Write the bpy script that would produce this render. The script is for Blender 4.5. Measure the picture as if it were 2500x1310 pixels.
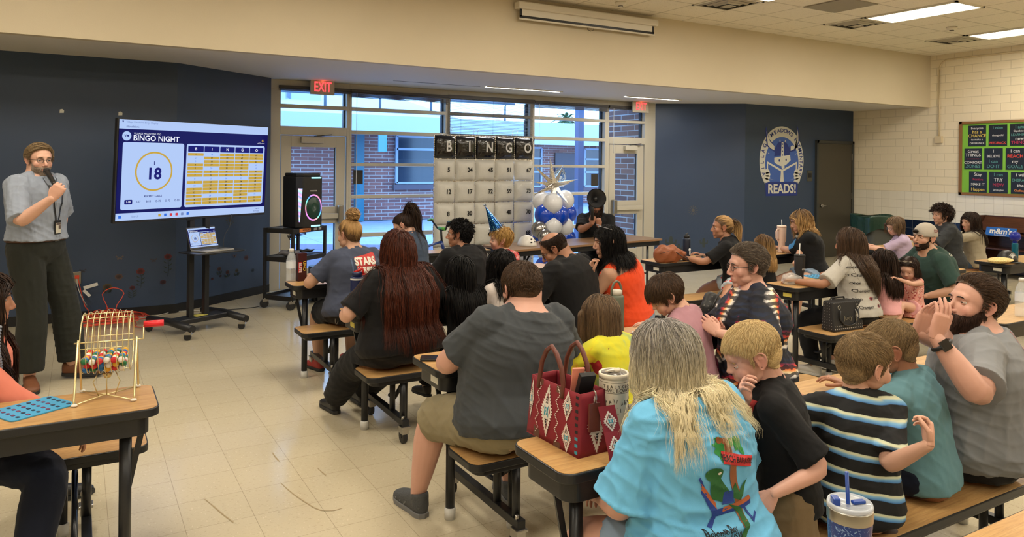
EXPOSURE=1.0; SKY=3.3; TROFW=15.; LENS=5.
import bpy, bmesh, math, random
import numpy as np
from mathutils import Vector, Matrix, Quaternion, noise
from mathutils.bvhtree import BVHTree
random.seed(7); rng=np.random.default_rng(7)
for o in list(bpy.data.objects): bpy.data.objects.remove(o,do_unlink=True)
SC=bpy.context.scene; COL=SC.collection
PI=math.pi; R=math.radians
# ---------------- camera (room frame: X along the soffit, Y towards the windows, Z up) ---------------
FPX=1813.; YAW=R(30.3); ROLL=.0101; EYE=1.70
cd=bpy.data.cameras.new('camera'); cam=bpy.data.objects.new('camera',cd); COL.objects.link(cam)
cd.sensor_width=36; cd.sensor_fit='HORIZONTAL'; cd.lens=FPX/2500*36; cd.shift_y=-255/2500; cd.clip_end=300; cd.clip_start=.05
cam.matrix_world=Matrix.Translation((0,0,EYE))@Matrix.Rotation(-YAW,4,'Z')@Matrix.Rotation(R(90),4,'X')@Matrix.Rotation(ROLL,4,'Z')
SC.camera=cam
VS=SC.view_settings; VS.view_transform='Standard'; VS.look='None'; VS.gamma=1; VS.use_curve_mapping=False; VS.exposure=EXPOSURE
_F=np.array([math.sin(YAW),math.cos(YAW),0]);_R=np.array([math.cos(YAW),-math.sin(YAW),0]);_C=np.array([0,0,EYE])
def _ray(x,y):
    dx,dy=x-1250,y-400
    u=(dx*math.cos(ROLL)+dy*math.sin(ROLL))/FPX; w=(-dx*math.sin(ROLL)+dy*math.cos(ROLL))/FPX
    return _F+_R*u+np.array([0,0,-w])
def atZ(x,y,z=0.): d=_ray(x,y); return Vector(_C+d*((z-EYE)/d[2]))
def atY(x,y,Y): d=_ray(x,y); return Vector(_C+d*(Y/d[1]))
def atX(x,y,X): d=_ray(x,y); return Vector(_C+d*(X/d[0]))
def atD(x,y,dep): return Vector(_C+_ray(x,y)*dep)
# ---------------- world: overcast bluish evening sky -------------------------------------------------
W=bpy.data.worlds.new('world'); SC.world=W; W.use_nodes=True; nt=W.node_tree; nt.nodes.clear()
_o=nt.nodes.new('ShaderNodeOutputWorld'); _b=nt.nodes.new('ShaderNodeBackground'); _r=nt.nodes.new('ShaderNodeValToRGB')
_t=nt.nodes.new('ShaderNodeTexCoord'); _s=nt.nodes.new('ShaderNodeSeparateXYZ'); _n=nt.nodes.new('ShaderNodeTexNoise'); _m=nt.nodes.new('ShaderNodeMath')
_n.inputs['Scale'].default_value=3; _m.operation='MULTIPLY_ADD'; _m.inputs[1].default_value=.25
nt.links.new(_t.outputs['Generated'],_s.inputs[0]); nt.links.new(_t.outputs['Generated'],_n.inputs['Vector'])
nt.links.new(_n.outputs['Fac'],_m.inputs[0]); nt.links.new(_s.outputs['Z'],_m.inputs[2]); nt.links.new(_m.outputs[0],_r.inputs['Fac'])
_r.color_ramp.elements[0].color=(.42,.70,1.,1); _r.color_ramp.elements[0].position=.05
_r.color_ramp.elements[1].color=(.24,.44,.85,1); _r.color_ramp.elements[1].position=.9
nt.links.new(_r.outputs['Color'],_b.inputs['Color']); _b.inputs['Strength'].default_value=SKY; nt.links.new(_b.outputs[0],_o.inputs[0])
# ---------------- ceiling lamps: area lights inside the troffers -------------------------------------
def area(name,loc,sx,sy,power,col,rz=0,rx=0):
    l=bpy.data.lights.new(name,'AREA'); l.shape='RECTANGLE'; l.size=sx; l.size_y=sy; l.energy=power; l.color=col
    o=bpy.data.objects.new(name,l); COL.objects.link(o); o.location=loc; o.rotation_euler=(rx,0,rz); return o
WARM=(1.,.92,.80)
# visible troffers first (their far-left corners measured in the photo), then the ones overhead out of frame
TROF=[(x,y) for y in (5.52,1.9,-1.7) for x in (9.23,11.65,6.8,4.4,2.0,-.4,-2.8)]
for i,(x,y) in enumerate(TROF):
    area("troffer_lamp",(x,y,3.655),.54,1.14,TROFW,WARM)
SLOT=[]
# ---------------- materials --------------------------------------------------------------------------
MATS={}
def mat(name,col=(.5,.5,.5),rough=.6,metal=0,emit=None,es=1,alpha=1,trans=0,ior=1.45,spec=.5,noise_=0,nscale=20,bump=0,bscale=60,coat=0,sheen=0):
    if name in MATS: return MATS[name]
    m=bpy.data.materials.new(name); m.use_nodes=True; nt=m.node_tree; b=nt.nodes['Principled BSDF']
    b.inputs['Base Color'].default_value=(*col,1); b.inputs['Roughness'].default_value=rough; b.inputs['Metallic'].default_value=metal
    b.inputs['IOR'].default_value=ior; b.inputs['Specular IOR Level'].default_value=spec
    if trans: b.inputs['Transmission Weight'].default_value=trans
    if coat: b.inputs['Coat Weight'].default_value=coat; b.inputs['Coat Roughness'].default_value=.1
    if sheen: b.inputs['Sheen Weight'].default_value=sheen
    if alpha<1: b.inputs['Alpha'].default_value=alpha
    if emit: b.inputs['Emission Color'].default_value=(*emit,1); b.inputs['Emission Strength'].default_value=es
    if noise_ or bump:
        tc=nt.nodes.new('ShaderNodeTexCoord'); n=nt.nodes.new('ShaderNodeTexNoise'); n.inputs['Scale'].default_value=nscale; n.inputs['Detail'].default_value=4
        nt.links.new(tc.outputs['Object'],n.inputs['Vector'])
        if noise_:
            mx=nt.nodes.new('ShaderNodeMix'); mx.data_type='RGBA'
            mx.inputs[6].default_value=(*[c*(1-noise_) for c in col],1); mx.inputs[7].default_value=(*[min(1,c*(1+noise_)) for c in col],1)
            nt.links.new(n.outputs['Fac'],mx.inputs[0]); nt.links.new(mx.outputs[2],b.inputs['Base Color'])
        if bump:
            n2=nt.nodes.new('ShaderNodeTexNoise'); n2.inputs['Scale'].default_value=bscale; n2.inputs['Detail'].default_value=3
            nt.links.new(tc.outputs['Object'],n2.inputs['Vector'])
            bp=nt.nodes.new('ShaderNodeBump'); bp.inputs['Strength'].default_value=bump; bp.inputs['Distance'].default_value=.01
            nt.links.new(n2.outputs['Fac'],bp.inputs['Height']); nt.links.new(bp.outputs[0],b.inputs['Normal'])
    m.diffuse_color=(*col,1); MATS[name]=m; return m
def srgb(r,g,b):
    f=lambda c:(c/255/12.92 if c/255<=.04045 else ((c/255+.055)/1.055)**2.4); return (f(r),f(g),f(b))
class NT:
    """tiny node helper"""
    def __init__(s,name,rough=.6,**k): s.m=mat(name,(.5,.5,.5),rough,**k); s.nt=s.m.node_tree; s.b=s.nt.nodes['Principled BSDF']
    def n(s,t,**k):
        x=s.nt.nodes.new('ShaderNode'+t)
        for a,v in k.items(): setattr(x,a,v)
        return x
    def l(s,a,b): s.nt.links.new(a,b)
    def math(s,op,a,b=None,c=None):
        x=s.n('Math',operation=op)
        for i,v in enumerate((a,b,c)):
            if v is None: continue
            if isinstance(v,(int,float)): x.inputs[i].default_value=v
            else: s.l(v,x.inputs[i])
        return x.outputs[0]
    def ramp(s,fac,els,interp='LINEAR'):
        x=s.n('ValToRGB'); r=x.color_ramp; r.interpolation=interp
        while len(r.elements)<len(els): r.elements.new(.5)
        for e,(p,c) in zip(r.elements,els): e.position=p; e.color=(*c,1)
        s.l(fac,x.inputs[0]); return x.outputs[0]
    def mix(s,f,a,b):
        x=s.n('Mix',data_type='RGBA')
        for i,v in ((0,f),(6,a),(7,b)):
            if isinstance(v,(int,float)): x.inputs[i].default_value=v
            elif isinstance(v,tuple): x.inputs[i].default_value=(*v,1)
            else: s.l(v,x.inputs[i])
        return x.outputs[2]
    def noise(s,vec,scale,detail=3,rough=.5,dist=0):
        x=s.n('TexNoise'); x.inputs['Scale'].default_value=scale; x.inputs['Detail'].default_value=detail; x.inputs['Roughness'].default_value=rough; x.inputs['Distortion'].default_value=dist
        if vec is not None: s.l(vec,x.inputs['Vector'])
        return x.outputs['Fac']
    def coord(s,k='Object',scale=None,rot=None,loc=None):
        t=s.n('TexCoord').outputs[k]
        if scale or rot or loc:
            mp=s.n('Mapping'); s.l(t,mp.inputs[0])
            if scale: mp.inputs['Scale'].default_value=scale
            if rot: mp.inputs['Rotation'].default_value=rot
            if loc: mp.inputs['Location'].default_value=loc
            return mp.outputs[0]
        return t
    def bump(s,h,st=.3,dist=.01):
        x=s.n('Bump'); x.inputs['Strength'].default_value=st; x.inputs['Distance'].default_value=dist; s.l(h,x.inputs['Height']); s.l(x.outputs[0],s.b.inputs['Normal'])
    def col(s,c): s.l(c,s.b.inputs['Base Color'])
# ---------------- mesh builder -----------------------------------------------------------------------
class MB:
    def __init__(s): s.v=[]; s.f=[]; s.m=[]; s.sm=[]; s.n=0
    def add(s,vs,fs,mi=0,smooth=False,M=None):
        vs=np.asarray(vs,float).reshape(-1,3)
        if M is not None:
            A=np.array(M); vs=vs@A[:3,:3].T+A[:3,3]
        s.v.append(vs); o=s.n
        for f in fs: s.f.append([i+o for i in f]); s.m.append(mi); s.sm.append(smooth)
        s.n+=len(vs); return s
    def box(s,c,d,mi=0,M=None,rz=0):
        x,y,z=[k/2 for k in d]; vs=[(i,j,k) for i in(-x,x) for j in(-y,y) for k in(-z,z)]
        T=Matrix.Translation(c)@Matrix.Rotation(rz,4,'Z')
        if M is not None: T=M@T
        return s.add(vs,[(0,1,3,2),(4,6,7,5),(0,4,5,1),(2,3,7,6),(0,2,6,4),(1,5,7,3)],mi,False,T)
    def bb(s,a,b,mi=0,M=None):
        a=Vector(a);b=Vector(b); return s.box((a+b)/2,[abs(k) for k in (b-a)],mi,M)
    def beam(s,p,q,w,h,mi=0,up=(0,0,1)):
        p=Vector(p);q=Vector(q);d=q-p;L=d.length;d.normalize();u=Vector(up)
        if abs(u.dot(d))>.98:u=Vector((1,0,0))
        x=d.cross(u).normalized();z=x.cross(d)
        M=Matrix((x,d,z)).transposed().to_4x4(); M.translation=(p+q)/2
        return s.box((0,0,0),(w,L,h),mi,M)
    def tube(s,pts,r,n=10,mi=0,caps=True,smooth=True,closed=False):
        pts=[Vector(p) for p in pts]; k=len(pts); rs=r if hasattr(r,'__len__') else [r]*k
        vs=[];T=[]
        for i in range(k):
            a=pts[(i-1)%k] if (i or closed) else pts[i]; b=pts[(i+1)%k] if (i<k-1 or closed) else pts[i]
            t=(b-a); t=t.normalized() if t.length>1e-9 else Vector((0,0,1)); T.append(t)
        u=T[0].orthogonal().normalized()
        for i in range(k):
            u=(u-T[i]*u.dot(T[i])); u=u.normalized() if u.length>1e-6 else T[i].orthogonal().normalized(); w=T[i].cross(u)
            for j in range(n):
                a=2*PI*j/n; vs.append(pts[i]+(u*math.cos(a)+w*math.sin(a))*rs[i])
        fs=[]
        for i in range(k if closed else k-1):
            for j in range(n):
                a=i*n+j;b=i*n+(j+1)%n;c=((i+1)%k)*n+(j+1)%n;d=((i+1)%k)*n+j; fs.append((a,b,c,d))
        s.add(vs,fs,mi,smooth)
        if caps and not closed:
            o=s.n-len(vs); s.f+= [[o+j for j in range(n)][::-1],[o+(k-1)*n+j for j in range(n)]]; s.m+=[mi,mi]; s.sm+=[False,False]
        return s
    def cyl(s,p,q,r,r2=None,n=16,mi=0): return s.tube([p,q],[r,r if r2 is None else r2],n,mi)
    def lathe(s,prof,n=24,mi=0,M=None,smooth=True,cap=True):
        vs=[];fs=[]
        for (r,z) in prof:
            for j in range(n): a=2*PI*j/n; vs.append((r*math.cos(a),r*math.sin(a),z))
        k=len(prof)
        for i in range(k-1):
            for j in range(n): fs.append((i*n+j,i*n+(j+1)%n,(i+1)*n+(j+1)%n,(i+1)*n+j))
        if cap: fs.append(list(range(n))[::-1]); fs.append([(k-1)*n+j for j in range(n)])
        return s.add(vs,fs,mi,smooth,M)
    def ell(s,c,r,mi=0,M=None,nu=20,nv=12,rot=None):
        vs=[(0,0,-1)];fs=[]
        for i in range(1,nv):
            a=-PI/2+PI*i/nv
            for j in range(nu): b=2*PI*j/nu; vs.append((math.cos(a)*math.cos(b),math.cos(a)*math.sin(b),math.sin(a)))
        vs.append((0,0,1)); top=len(vs)-1
        for j in range(nu): fs.append((0,1+(j+1)%nu,1+j)); fs.append((top,1+(nv-2)*nu+j,1+(nv-2)*nu+(j+1)%nu))
        for i in range(nv-2):
            for j in range(nu): a=1+i*nu; fs.append((a+j,a+(j+1)%nu,a+nu+(j+1)%nu,a+nu+j))
        r=r if hasattr(r,'__len__') else (r,r,r)
        T=Matrix.Translation(c)@(rot.to_4x4() if rot is not None else Matrix.Identity(4))@Matrix.Diagonal((*r,1))
        if M is not None:T=M@T
        return s.add(vs,fs,mi,True,T)
    def prism(s,out,z0,z1,mi=0,M=None,side=None):
        """out: list of (x,y) counter-clockwise; extruded between z0 and z1"""
        n=len(out); vs=[(x,y,z0) for x,y in out]+[(x,y,z1) for x,y in out]
        s.add(vs,[list(range(n))[::-1],[n+i for i in range(n)]],mi,False,M)
        o=s.n-2*n
        for i in range(n): s.f.append([o+i,o+(i+1)%n,o+n+(i+1)%n,o+n+i]); s.m.append(mi if side is None else side); s.sm.append(False)
        return s
    def text(s,t,size,M,mi=0,ext=0.,align='CENTER',bold=0.,sx=1.):
        vs,fs=text_mesh(t,ext/size if size else 0,align,bold)
        vs=np.array(vs)*size; vs[:,0]*=sx
        return s.add(vs,fs,mi,False,M)
    def build(s,name,mats,parent=None,bevel=0,M=None):
        me=bpy.data.meshes.new(name); v=np.concatenate(s.v) if s.v else np.zeros((0,3))
        me.from_pydata(v.tolist(),[],s.f)
        if not isinstance(mats,(list,tuple)): mats=[mats]
        for m in mats: me.materials.append(m)
        me.polygons.foreach_set('material_index',s.m); me.polygons.foreach_set('use_smooth',s.sm); me.update()
        return link(name,me,parent,bevel)
def link(name,me,parent=None,bevel=0):
    o=bpy.data.objects.new(name,me); COL.objects.link(o)
    if parent: o.parent=parent
    if bevel:
        b=o.modifiers.new('bevel','BEVEL'); b.width=bevel; b.segments=2; b.limit_method='ANGLE'; b.angle_limit=R(50)
    return o
_TC={}
def text_mesh(t,ext,align,bold):
    k=(t,round(ext,5),align,bold)
    if k in _TC: return _TC[k]
    c=bpy.data.curves.new('t','FONT'); c.body=t; c.size=1; c.extrude=ext; c.align_x=align; c.align_y='CENTER'; c.offset=bold; c.resolution_u=3
    o=bpy.data.objects.new('t',c); COL.objects.link(o); dg=bpy.context.evaluated_depsgraph_get(); me=bpy.data.meshes.new_from_object(o.evaluated_get(dg))
    vs=[tuple(v.co) for v in me.vertices]; fs=[list(p.vertices) for p in me.polygons]
    bpy.data.objects.remove(o,do_unlink=True); bpy.data.curves.remove(c); bpy.data.meshes.remove(me); _TC[k]=(vs,fs); return vs,fs
def frame(o,x,y):
    """matrix with origin o, local x and y axes given, z = x cross y"""
    x=Vector(x).normalized(); y=Vector(y); y=(y-x*y.dot(x)).normalized(); z=x.cross(y)
    M=Matrix((x,y,z)).transposed().to_4x4(); M.translation=Vector(o); return M
def rrect(w,h,r,n=4,cx=0,cy=0):
    out=[]
    for (sx,sy,a0) in ((1,1,0),(-1,1,90),(-1,-1,180),(1,-1,270)):
        for i in range(n+1): a=R(a0+90*i/n); out.append((cx+sx*(w/2-r)+r*math.cos(a),cy+sy*(h/2-r)+r*math.sin(a)))
    return out
def ellp(rx,ry,n=40,cx=0,cy=0): return [(cx+rx*math.cos(2*PI*i/n),cy+ry*math.sin(2*PI*i/n)) for i in range(n)]
def tag(o,label=None,cat=None,group=None,kind=None):
    if label:o['label']=label
    if cat:o['category']=cat
    if group:o['group']=group
    if kind:o['kind']=kind
    return o
def thing(name,loc=(0,0,0),rz=0,label=None,cat=None,group=None):
    o=bpy.data.objects.new(name,None); COL.objects.link(o); o.location=loc; o.rotation_euler=(0,0,rz); o.empty_display_size=.1
    return tag(o,label,cat,group)
def copy_tree(o,parent=None):
    c=o.copy(); COL.objects.link(c); c.parent=parent
    for ch in list(o.children): copy_tree(ch,c)
    return c
def struct(o): o['kind']='structure'; return o
# =====================================================================================================
# SETTING
# =====================================================================================================
WY=10.1; XR=13.0; ZC=3.68; ZS=2.79; SY=7.61; XL=-5.2; YB=-5.0
# floor: 12 in vinyl tiles
t=NT('vinyl_tile_floor',.16); P=t.coord('Object')
sx=t.n('SeparateXYZ'); t.l(P,sx.inputs[0])
def gridline(t,out,off,step,w):
    a=t.math('ADD',out,off); a=t.math('DIVIDE',a,step); a=t.math('FRACT',a); a=t.math('SUBTRACT',a,.5); a=t.math('ABSOLUTE',a); return t.math('GREATER_THAN',a,.5-w/step/2)
jx=gridline(t,sx.outputs[0],20-.02,.3048,.0022); jy=gridline(t,sx.outputs[1],20+.08,.3048,.0022); j=t.math('MAXIMUM',jx,jy)
wn=t.n('TexWhiteNoise'); cmb=t.n('CombineXYZ')
t.l(t.math('FLOOR',t.math('DIVIDE',t.math('ADD',sx.outputs[0],19.98),.3048)),cmb.inputs[0]); t.l(t.math('FLOOR',t.math('DIVIDE',t.math('ADD',sx.outputs[1],20.08),.3048)),cmb.inputs[1]); t.l(cmb.outputs[0],wn.inputs['Vector'])
base=t.mix(wn.outputs['Value'],srgb(193,182,156),srgb(196,185,160))
sp=t.noise(t.coord('Object',scale=(26,90,1)),1.6,3,.6); base=t.mix(t.math('MULTIPLY',t.math('GREATER_THAN',sp,.63),.5),base,srgb(150,136,110))
sp2=t.noise(t.coord('Object',scale=(60,30,1)),1.4,2,.6); base=t.mix(t.math('MULTIPLY',t.math('GREATER_THAN',sp2,.66),.45),base,srgb(222,212,188))
big=t.noise(P,.9,3); base=t.mix(t.math('MULTIPLY',big,.25),base,srgb(176,164,134))
base=t.mix(t.math('MULTIPLY',j,.6),base,srgb(110,98,76)); t.col(base)
rr=t.math('MULTIPLY_ADD',t.noise(P,3,4),.14,.10); t.l(rr,t.b.inputs['Roughness']); t.bump(t.noise(P,7,2),.06,.01)
m=MB(); m.bb((XL,YB,-.1),(XR,WY+.1,0)); struct(m.build('floor',t.m))
# scuffs on the floor
sc=mat('scuff_rubber',srgb(156,138,106),.5)
m=MB()
def ribbon(m,pts,w,z,mi=0):
    for k in range(len(pts)-1):
        a=Vector(pts[k]);b=Vector(pts[k+1]);d=(b-a).normalized();n=Vector((-d.y,d.x,0))
        wa=w*(.4+.6*math.sin(PI*(k+.5)/len(pts)));m.add([a-n*wa,b-n*wa,b+n*wa,a+n*wa],[(0,1,2,3)],mi)
def fl(x,y): p=atZ(x,y,0); p.z=.0012; return p
for pts in ([(685,1178),(700,1192),(718,1207),(740,1222),(765,1238),(785,1246),(815,1246),(835,1240)],[(500,1218),(520,1234),(545,1256),(570,1275)],[(665,1105),(673,1116),(682,1126)],[(775,1142),(786,1152),(796,1160)]):
    ribbon(m,[fl(*p) for p in pts],.004,.001)
tag(m.build('floor_scuff',sc),'thin brown scuff marks curving across the open floor tiles','scuff mark',kind='stuff')
# ceiling
t=NT('acoustic_ceiling_tile',.9); sx=t.n('SeparateXYZ'); P=t.coord('Object'); t.l(P,sx.inputs[0])
jx=gridline(t,sx.outputs[0],60.5-8.93,.605,.022); jy=gridline(t,sx.outputs[1],60.5-7.35,.605,.022)
c=t.mix(t.math('MULTIPLY',t.math('GREATER_THAN',t.noise(P,70,2),.62),.35),srgb(226,218,200),srgb(176,167,148))
c=t.mix(t.math('MAXIMUM',jx,jy),c,srgb(190,181,160)); t.col(c)
m=MB(); m.bb((XL,YB,ZC),(XR,SY,ZC+.1)); struct(m.build('ceiling',t.m))
white=mat('painted_white',srgb(214,208,192),.6,bump=.05,bscale=90)
alc=mat('alcove_ceiling_paint',srgb(214,210,202),.7,bump=.04,bscale=60)
cream=mat('cream_wall_paint',srgb(198,186,160),.65,bump=.08,bscale=120,noise_=.03,nscale=3)
m=MB(); m.bb((XL,SY+.1,ZS),(XR,WY+.3,ZS+.1)); o=struct(m.build('ceiling_alcove',alc)); 
m=MB(); m.bb((XL,SY,ZS-.02),(XR,SY+.1,ZC)); struct(m.build('wall_soffit',cream))
# dark slate blue painted walls of the alcove
slate=mat('slate_blue_paint',srgb(50,66,90),.42,bump=.05,bscale=150,noise_=.05,nscale=2)
def vwall(name,pts,z0,z1,m_,thick=.12,flip=1):
    m=MB()
    for a,b in zip(pts[:-1],pts[1:]):
        a=Vector((*a,0));b=Vector((*b,0));d=(b-a).normalized();n=Vector((-d.y,d.x,0))*thick*flip
        vs=[a,b,b+n,a+n]; v=[(p.x,p.y,z0) for p in vs]+[(p.x,p.y,z1) for p in vs]
        m.add(v,[(0,1,5,4),(1,2,6,5),(2,3,7,6),(3,0,4,7),(4,5,6,7),(3,2,1,0)])
    return m.build(name,m_)
LW=[(XL,9.05),(.95,9.05),(2.17,9.97)]; RW=[(8.80,10.04),(10.03,9.12),(XR,9.12)]
struct(vwall('wall_front_left',LW,0,ZS,slate)); struct(vwall('wall_front_right',RW,0,ZS,slate))
blk=mat('black_vinyl_base',(.008,.009,.011),.35)
struct(vwall('baseboard_left',[(x,y-.012) for x,y in LW],0,.10,blk,.011)); struct(vwall('baseboard_right',[(x,y-.012) for x,y in [(8.82,10.02),(10.03,9.12),(11.86,9.12)]],0,.10,blk,.011))
# block wall on the right, tiled lower part
t=NT('painted_block',.5)
def brickmat(t,P,w,h,mort,c1,c2,cm,bumpst,off=.5,dist=.008):
    b=t.n('TexBrick'); t.l(P,b.inputs['Vector']); b.offset=off; b.inputs['Scale'].default_value=1; b.inputs['Brick Width'].default_value=w; b.inputs['Row Height'].default_value=h; b.inputs['Mortar Size'].default_value=mort; b.inputs['Mortar Smooth'].default_value=.3
    b.inputs['Color1'].default_value=(*c1,1); b.inputs['Color2'].default_value=(*c2,1); b.inputs['Mortar'].default_value=(*cm,1)
    t.col(b.outputs['Color']); t.bump(t.math('SUBTRACT',1,b.outputs['Fac']),bumpst,dist); return b
def wallvec(t,swap='YZ',loc=(0,0,0)):
    s=t.n('SeparateXYZ'); c=t.n('CombineXYZ'); t.l(t.coord('Object'),s.inputs[0]); t.l(s.outputs['XYZ'.index(swap[0])],c.inputs[0]); t.l(s.outputs['XYZ'.index(swap[1])],c.inputs[1])
    mp=t.n('Mapping'); mp.inputs['Location'].default_value=loc; t.l(c.outputs[0],mp.inputs[0]); return mp.outputs[0]
brickmat(t,wallvec(t,'YZ',(0,-1.275,0)),.300,.1365,.005,srgb(228,216,190),srgb(225,213,186),srgb(206,194,168),.5)
m=MB(); m.bb((XR,YB,0),(XR+.15,WY+.2,ZC+.1)); struct(m.build('wall_right',t.m))
t=NT('white_wall_tile',.18); brickmat(t,wallvec(t,'YZ',(0,-1.275,0)),.152,.152,.0025,srgb(228,222,206),srgb(222,216,200),srgb(190,182,164),.25,0)
m=MB(); m.bb((XR-.008,YB,.77),(XR,9.12,1.275)); struct(m.build('trim_1',t.m))
m=MB(); m.bb((XR-.008,YB,.10),(XR,9.12,.465)); struct(m.build('trim_3',t.m))
t=NT('navy_wall_tile',.15); brickmat(t,wallvec(t,'YZ',(0,-.77,0)),.152,.152,.0025,srgb(18,30,52),srgb(14,25,46),srgb(90,96,104),.25,0)
m=MB(); m.bb((XR-.009,YB,.465),(XR,9.12,.77)); struct(m.build('trim_2',t.m))
m=MB(); m.bb((XR-.012,YB,0),(XR,9.12,.10)); struct(m.build('baseboard_far_right',mat('cove_base',srgb(60,62,66),.5)))
# unseen walls that close the room
m=MB(); m.bb((XL-.1,YB,0),(XL,WY,ZC)); struct(m.build('wall_left',cream)); m=MB(); m.bb((XL,YB-.1,0),(XR,YB,ZC)); struct(m.build('wall_back',cream))
m=MB(); m.bb((XL,SY,ZS+.1),(XR,WY+.3,ZC+.1)); 
# ---------------- glazed front: door bays at both ends, three window bays -----------------------------
alu=mat('putty_painted_frame',srgb(186,180,164),.38,bump=.02,bscale=200); dark=mat('dark_gasket',(.012,.013,.016),.5)
glass=mat('window_glass',(.93,.97,1),.0,alpha=1,trans=1,ior=1.01,spec=.5)
# thin sheet glass: mostly clear with a weak mirror
def sheetglass(name,tint,refl=.07,ro=0.0):
    if name in MATS:return MATS[name]
    m=bpy.data.materials.new(name);m.use_nodes=True;nt=m.node_tree;nt.nodes.clear();o=nt.nodes.new('ShaderNodeOutputMaterial');mx=nt.nodes.new('ShaderNodeMixShader');a=nt.nodes.new('ShaderNodeBsdfTransparent');b=nt.nodes.new('ShaderNodeBsdfGlossy')
    a.inputs[0].default_value=(*tint,1);b.inputs['Roughness'].default_value=ro;f=nt.nodes.new('ShaderNodeLayerWeight');f.inputs[0].default_value=.5;g=nt.nodes.new('ShaderNodeMath');g.operation='POWER';g.inputs[1].default_value=4;h=nt.nodes.new('ShaderNodeMath');h.operation='MULTIPLY_ADD';h.inputs[1].default_value=.6;h.inputs[2].default_value=.03;nt.links.new(f.outputs['Facing'],g.inputs[0]);nt.links.new(g.outputs[0],h.inputs[0]);nt.links.new(h.outputs[0],mx.inputs[0]);nt.links.new(a.outputs[0],mx.inputs[1]);nt.links.new(b.outputs[0],mx.inputs[2]);nt.links.new(mx.outputs[0],o.inputs[0]);MATS[name]=m;return m
pane=sheetglass('pane_glass',(.90,.95,1.))
BX=[(2.315,3.215),(3.285,4.72),(4.80,6.20),(6.286,7.69),(7.776,8.56)]
H=[2.42,2.47]
for k,(a,b) in enumerate(BX):
    w=thing('window_%d'%(k+1)); w['kind']='structure'; w['label']=['glazed panes above the left exit door','window bay beside the left exit door','window bay with the lowered blind','window bay with a white crest sticker','glazed panes above the right exit door'][k]
    f=MB(); d=(.11)
    def bar(x0,x1,z0,z1,y0=WY-.05,y1=WY+.06,mi=0,ff=None): (ff or f).bb((x0,y0,z0),(x1,y1,z1),mi)
    L=a-.035 if k else 2.17; Rr=b+.035 if k<4 else 8.80
    if k in(1,2,3): L={1:3.25,2:4.76,3:6.243}[k]; Rr={1:4.76,2:6.243,3:7.733}[k]
    if k==0: Rr=3.25
    if k==4: L=7.733
    zb=2.06 if k in(0,4) else 0
    bar(L,a,0,2.66); bar(b,Rr,0,2.66); bar(L,Rr,2.66,ZS)
    bar(a,b,2.42,2.47)
    if k in(0,4): bar(a,b,2.06,2.176)
    else:
        for z0,z1 in((2.095,2.147),(1.649,1.694),(1.196,1.244),(.652,.709),(0,.10)): bar(a,b,z0,z1)
    # dark reveal on the outer side of each pane
    zs=[2.66,2.47,2.42,2.176 if k in(0,4) else 2.147]+([] if k in(0,4) else [2.095,1.694,1.649,1.244,1.196,.709,.652,.10])
    f.build('window_frame',[alu],w,.004)
    g=MB(); r=MB()
    for z1,z0 in zip(zs[::2],zs[1::2]):
        g.bb((a,WY+.028,z0),(b,WY+.032,z1))
        r.bb((b-.02,WY+.033,z0),(b,WY+.10,z1));
    g.build('pane',pane,w); r.build('window_gasket',dark,w)
# two glazed exit doors
chrome=mat('brushed_steel',srgb(165,162,155),.28,metal=1); blackm=mat('black_plastic',(.012,.012,.013),.38)
def exit_door(name,a,b,barz,panic_left):
    d=thing(name); d['kind']='structure'; d['label']='glazed exit door with push bar, %s end of the window wall'%('left' if a<4 else 'right')
    f=MB(); y0,y1=WY-.03,WY+.02
    s=.13
    for x0,x1,z0,z1 in((a,a+s,0,2.05),(b-s,b,0,2.05),(a+s,b-s,1.90,2.05),(a+s,b-s,.86,1.09),(a+s,b-s,0,.26)): f.bb((x0,y0,z0),(x1,y1,z1))
    f.build('door_frame',alu,d,.003)
    g=MB(); g.bb((a+s,WY-.007,1.09),(b-s,WY-.003,1.9)); g.bb((a+s,WY-.007,.26),(b-s,WY-.003,.86)); g.build('pane',pane,d)
    k=MB(); k.bb((a+s+.001,WY+.005,1.09),(a+s+.012,WY+.03,1.9)); k.bb((b-s-.012,WY+.005,.26),(b-s,WY+.03,1.9)); k.build('door_gasket',dark,d)
    p=MB(); p.beam((a+.06,y0-.05,.965),(b-.06,y0-.05,.965),.05,.07); 
    ex=(b-.075) if not panic_left else (a+.075)
    p.build('push_bar',alu,d,.006); q=MB(); q.box((ex,y0-.05,.99),(.075,.09,.24)); q.build('latch_case',chrome,d,.012)
    c=MB(); c.bb((b-.62 if a<4 else a+.30,y0-.07,1.955),(b-.32 if a<4 else a+.56,y0,2.035)); c.build('door_closer',alu,d,.006)
    c=MB(); c.beam((b-.45 if a<4 else a+.4,y0-.05,2.045),(b-.2 if a<4 else a+.66,y0-.04,2.075),.02,.012); c.build('closer_arm',blackm,d)
exit_door('door_1',2.33,3.2,.965,False); exit_door('door_2',7.80,8.545,.965,True)
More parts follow.
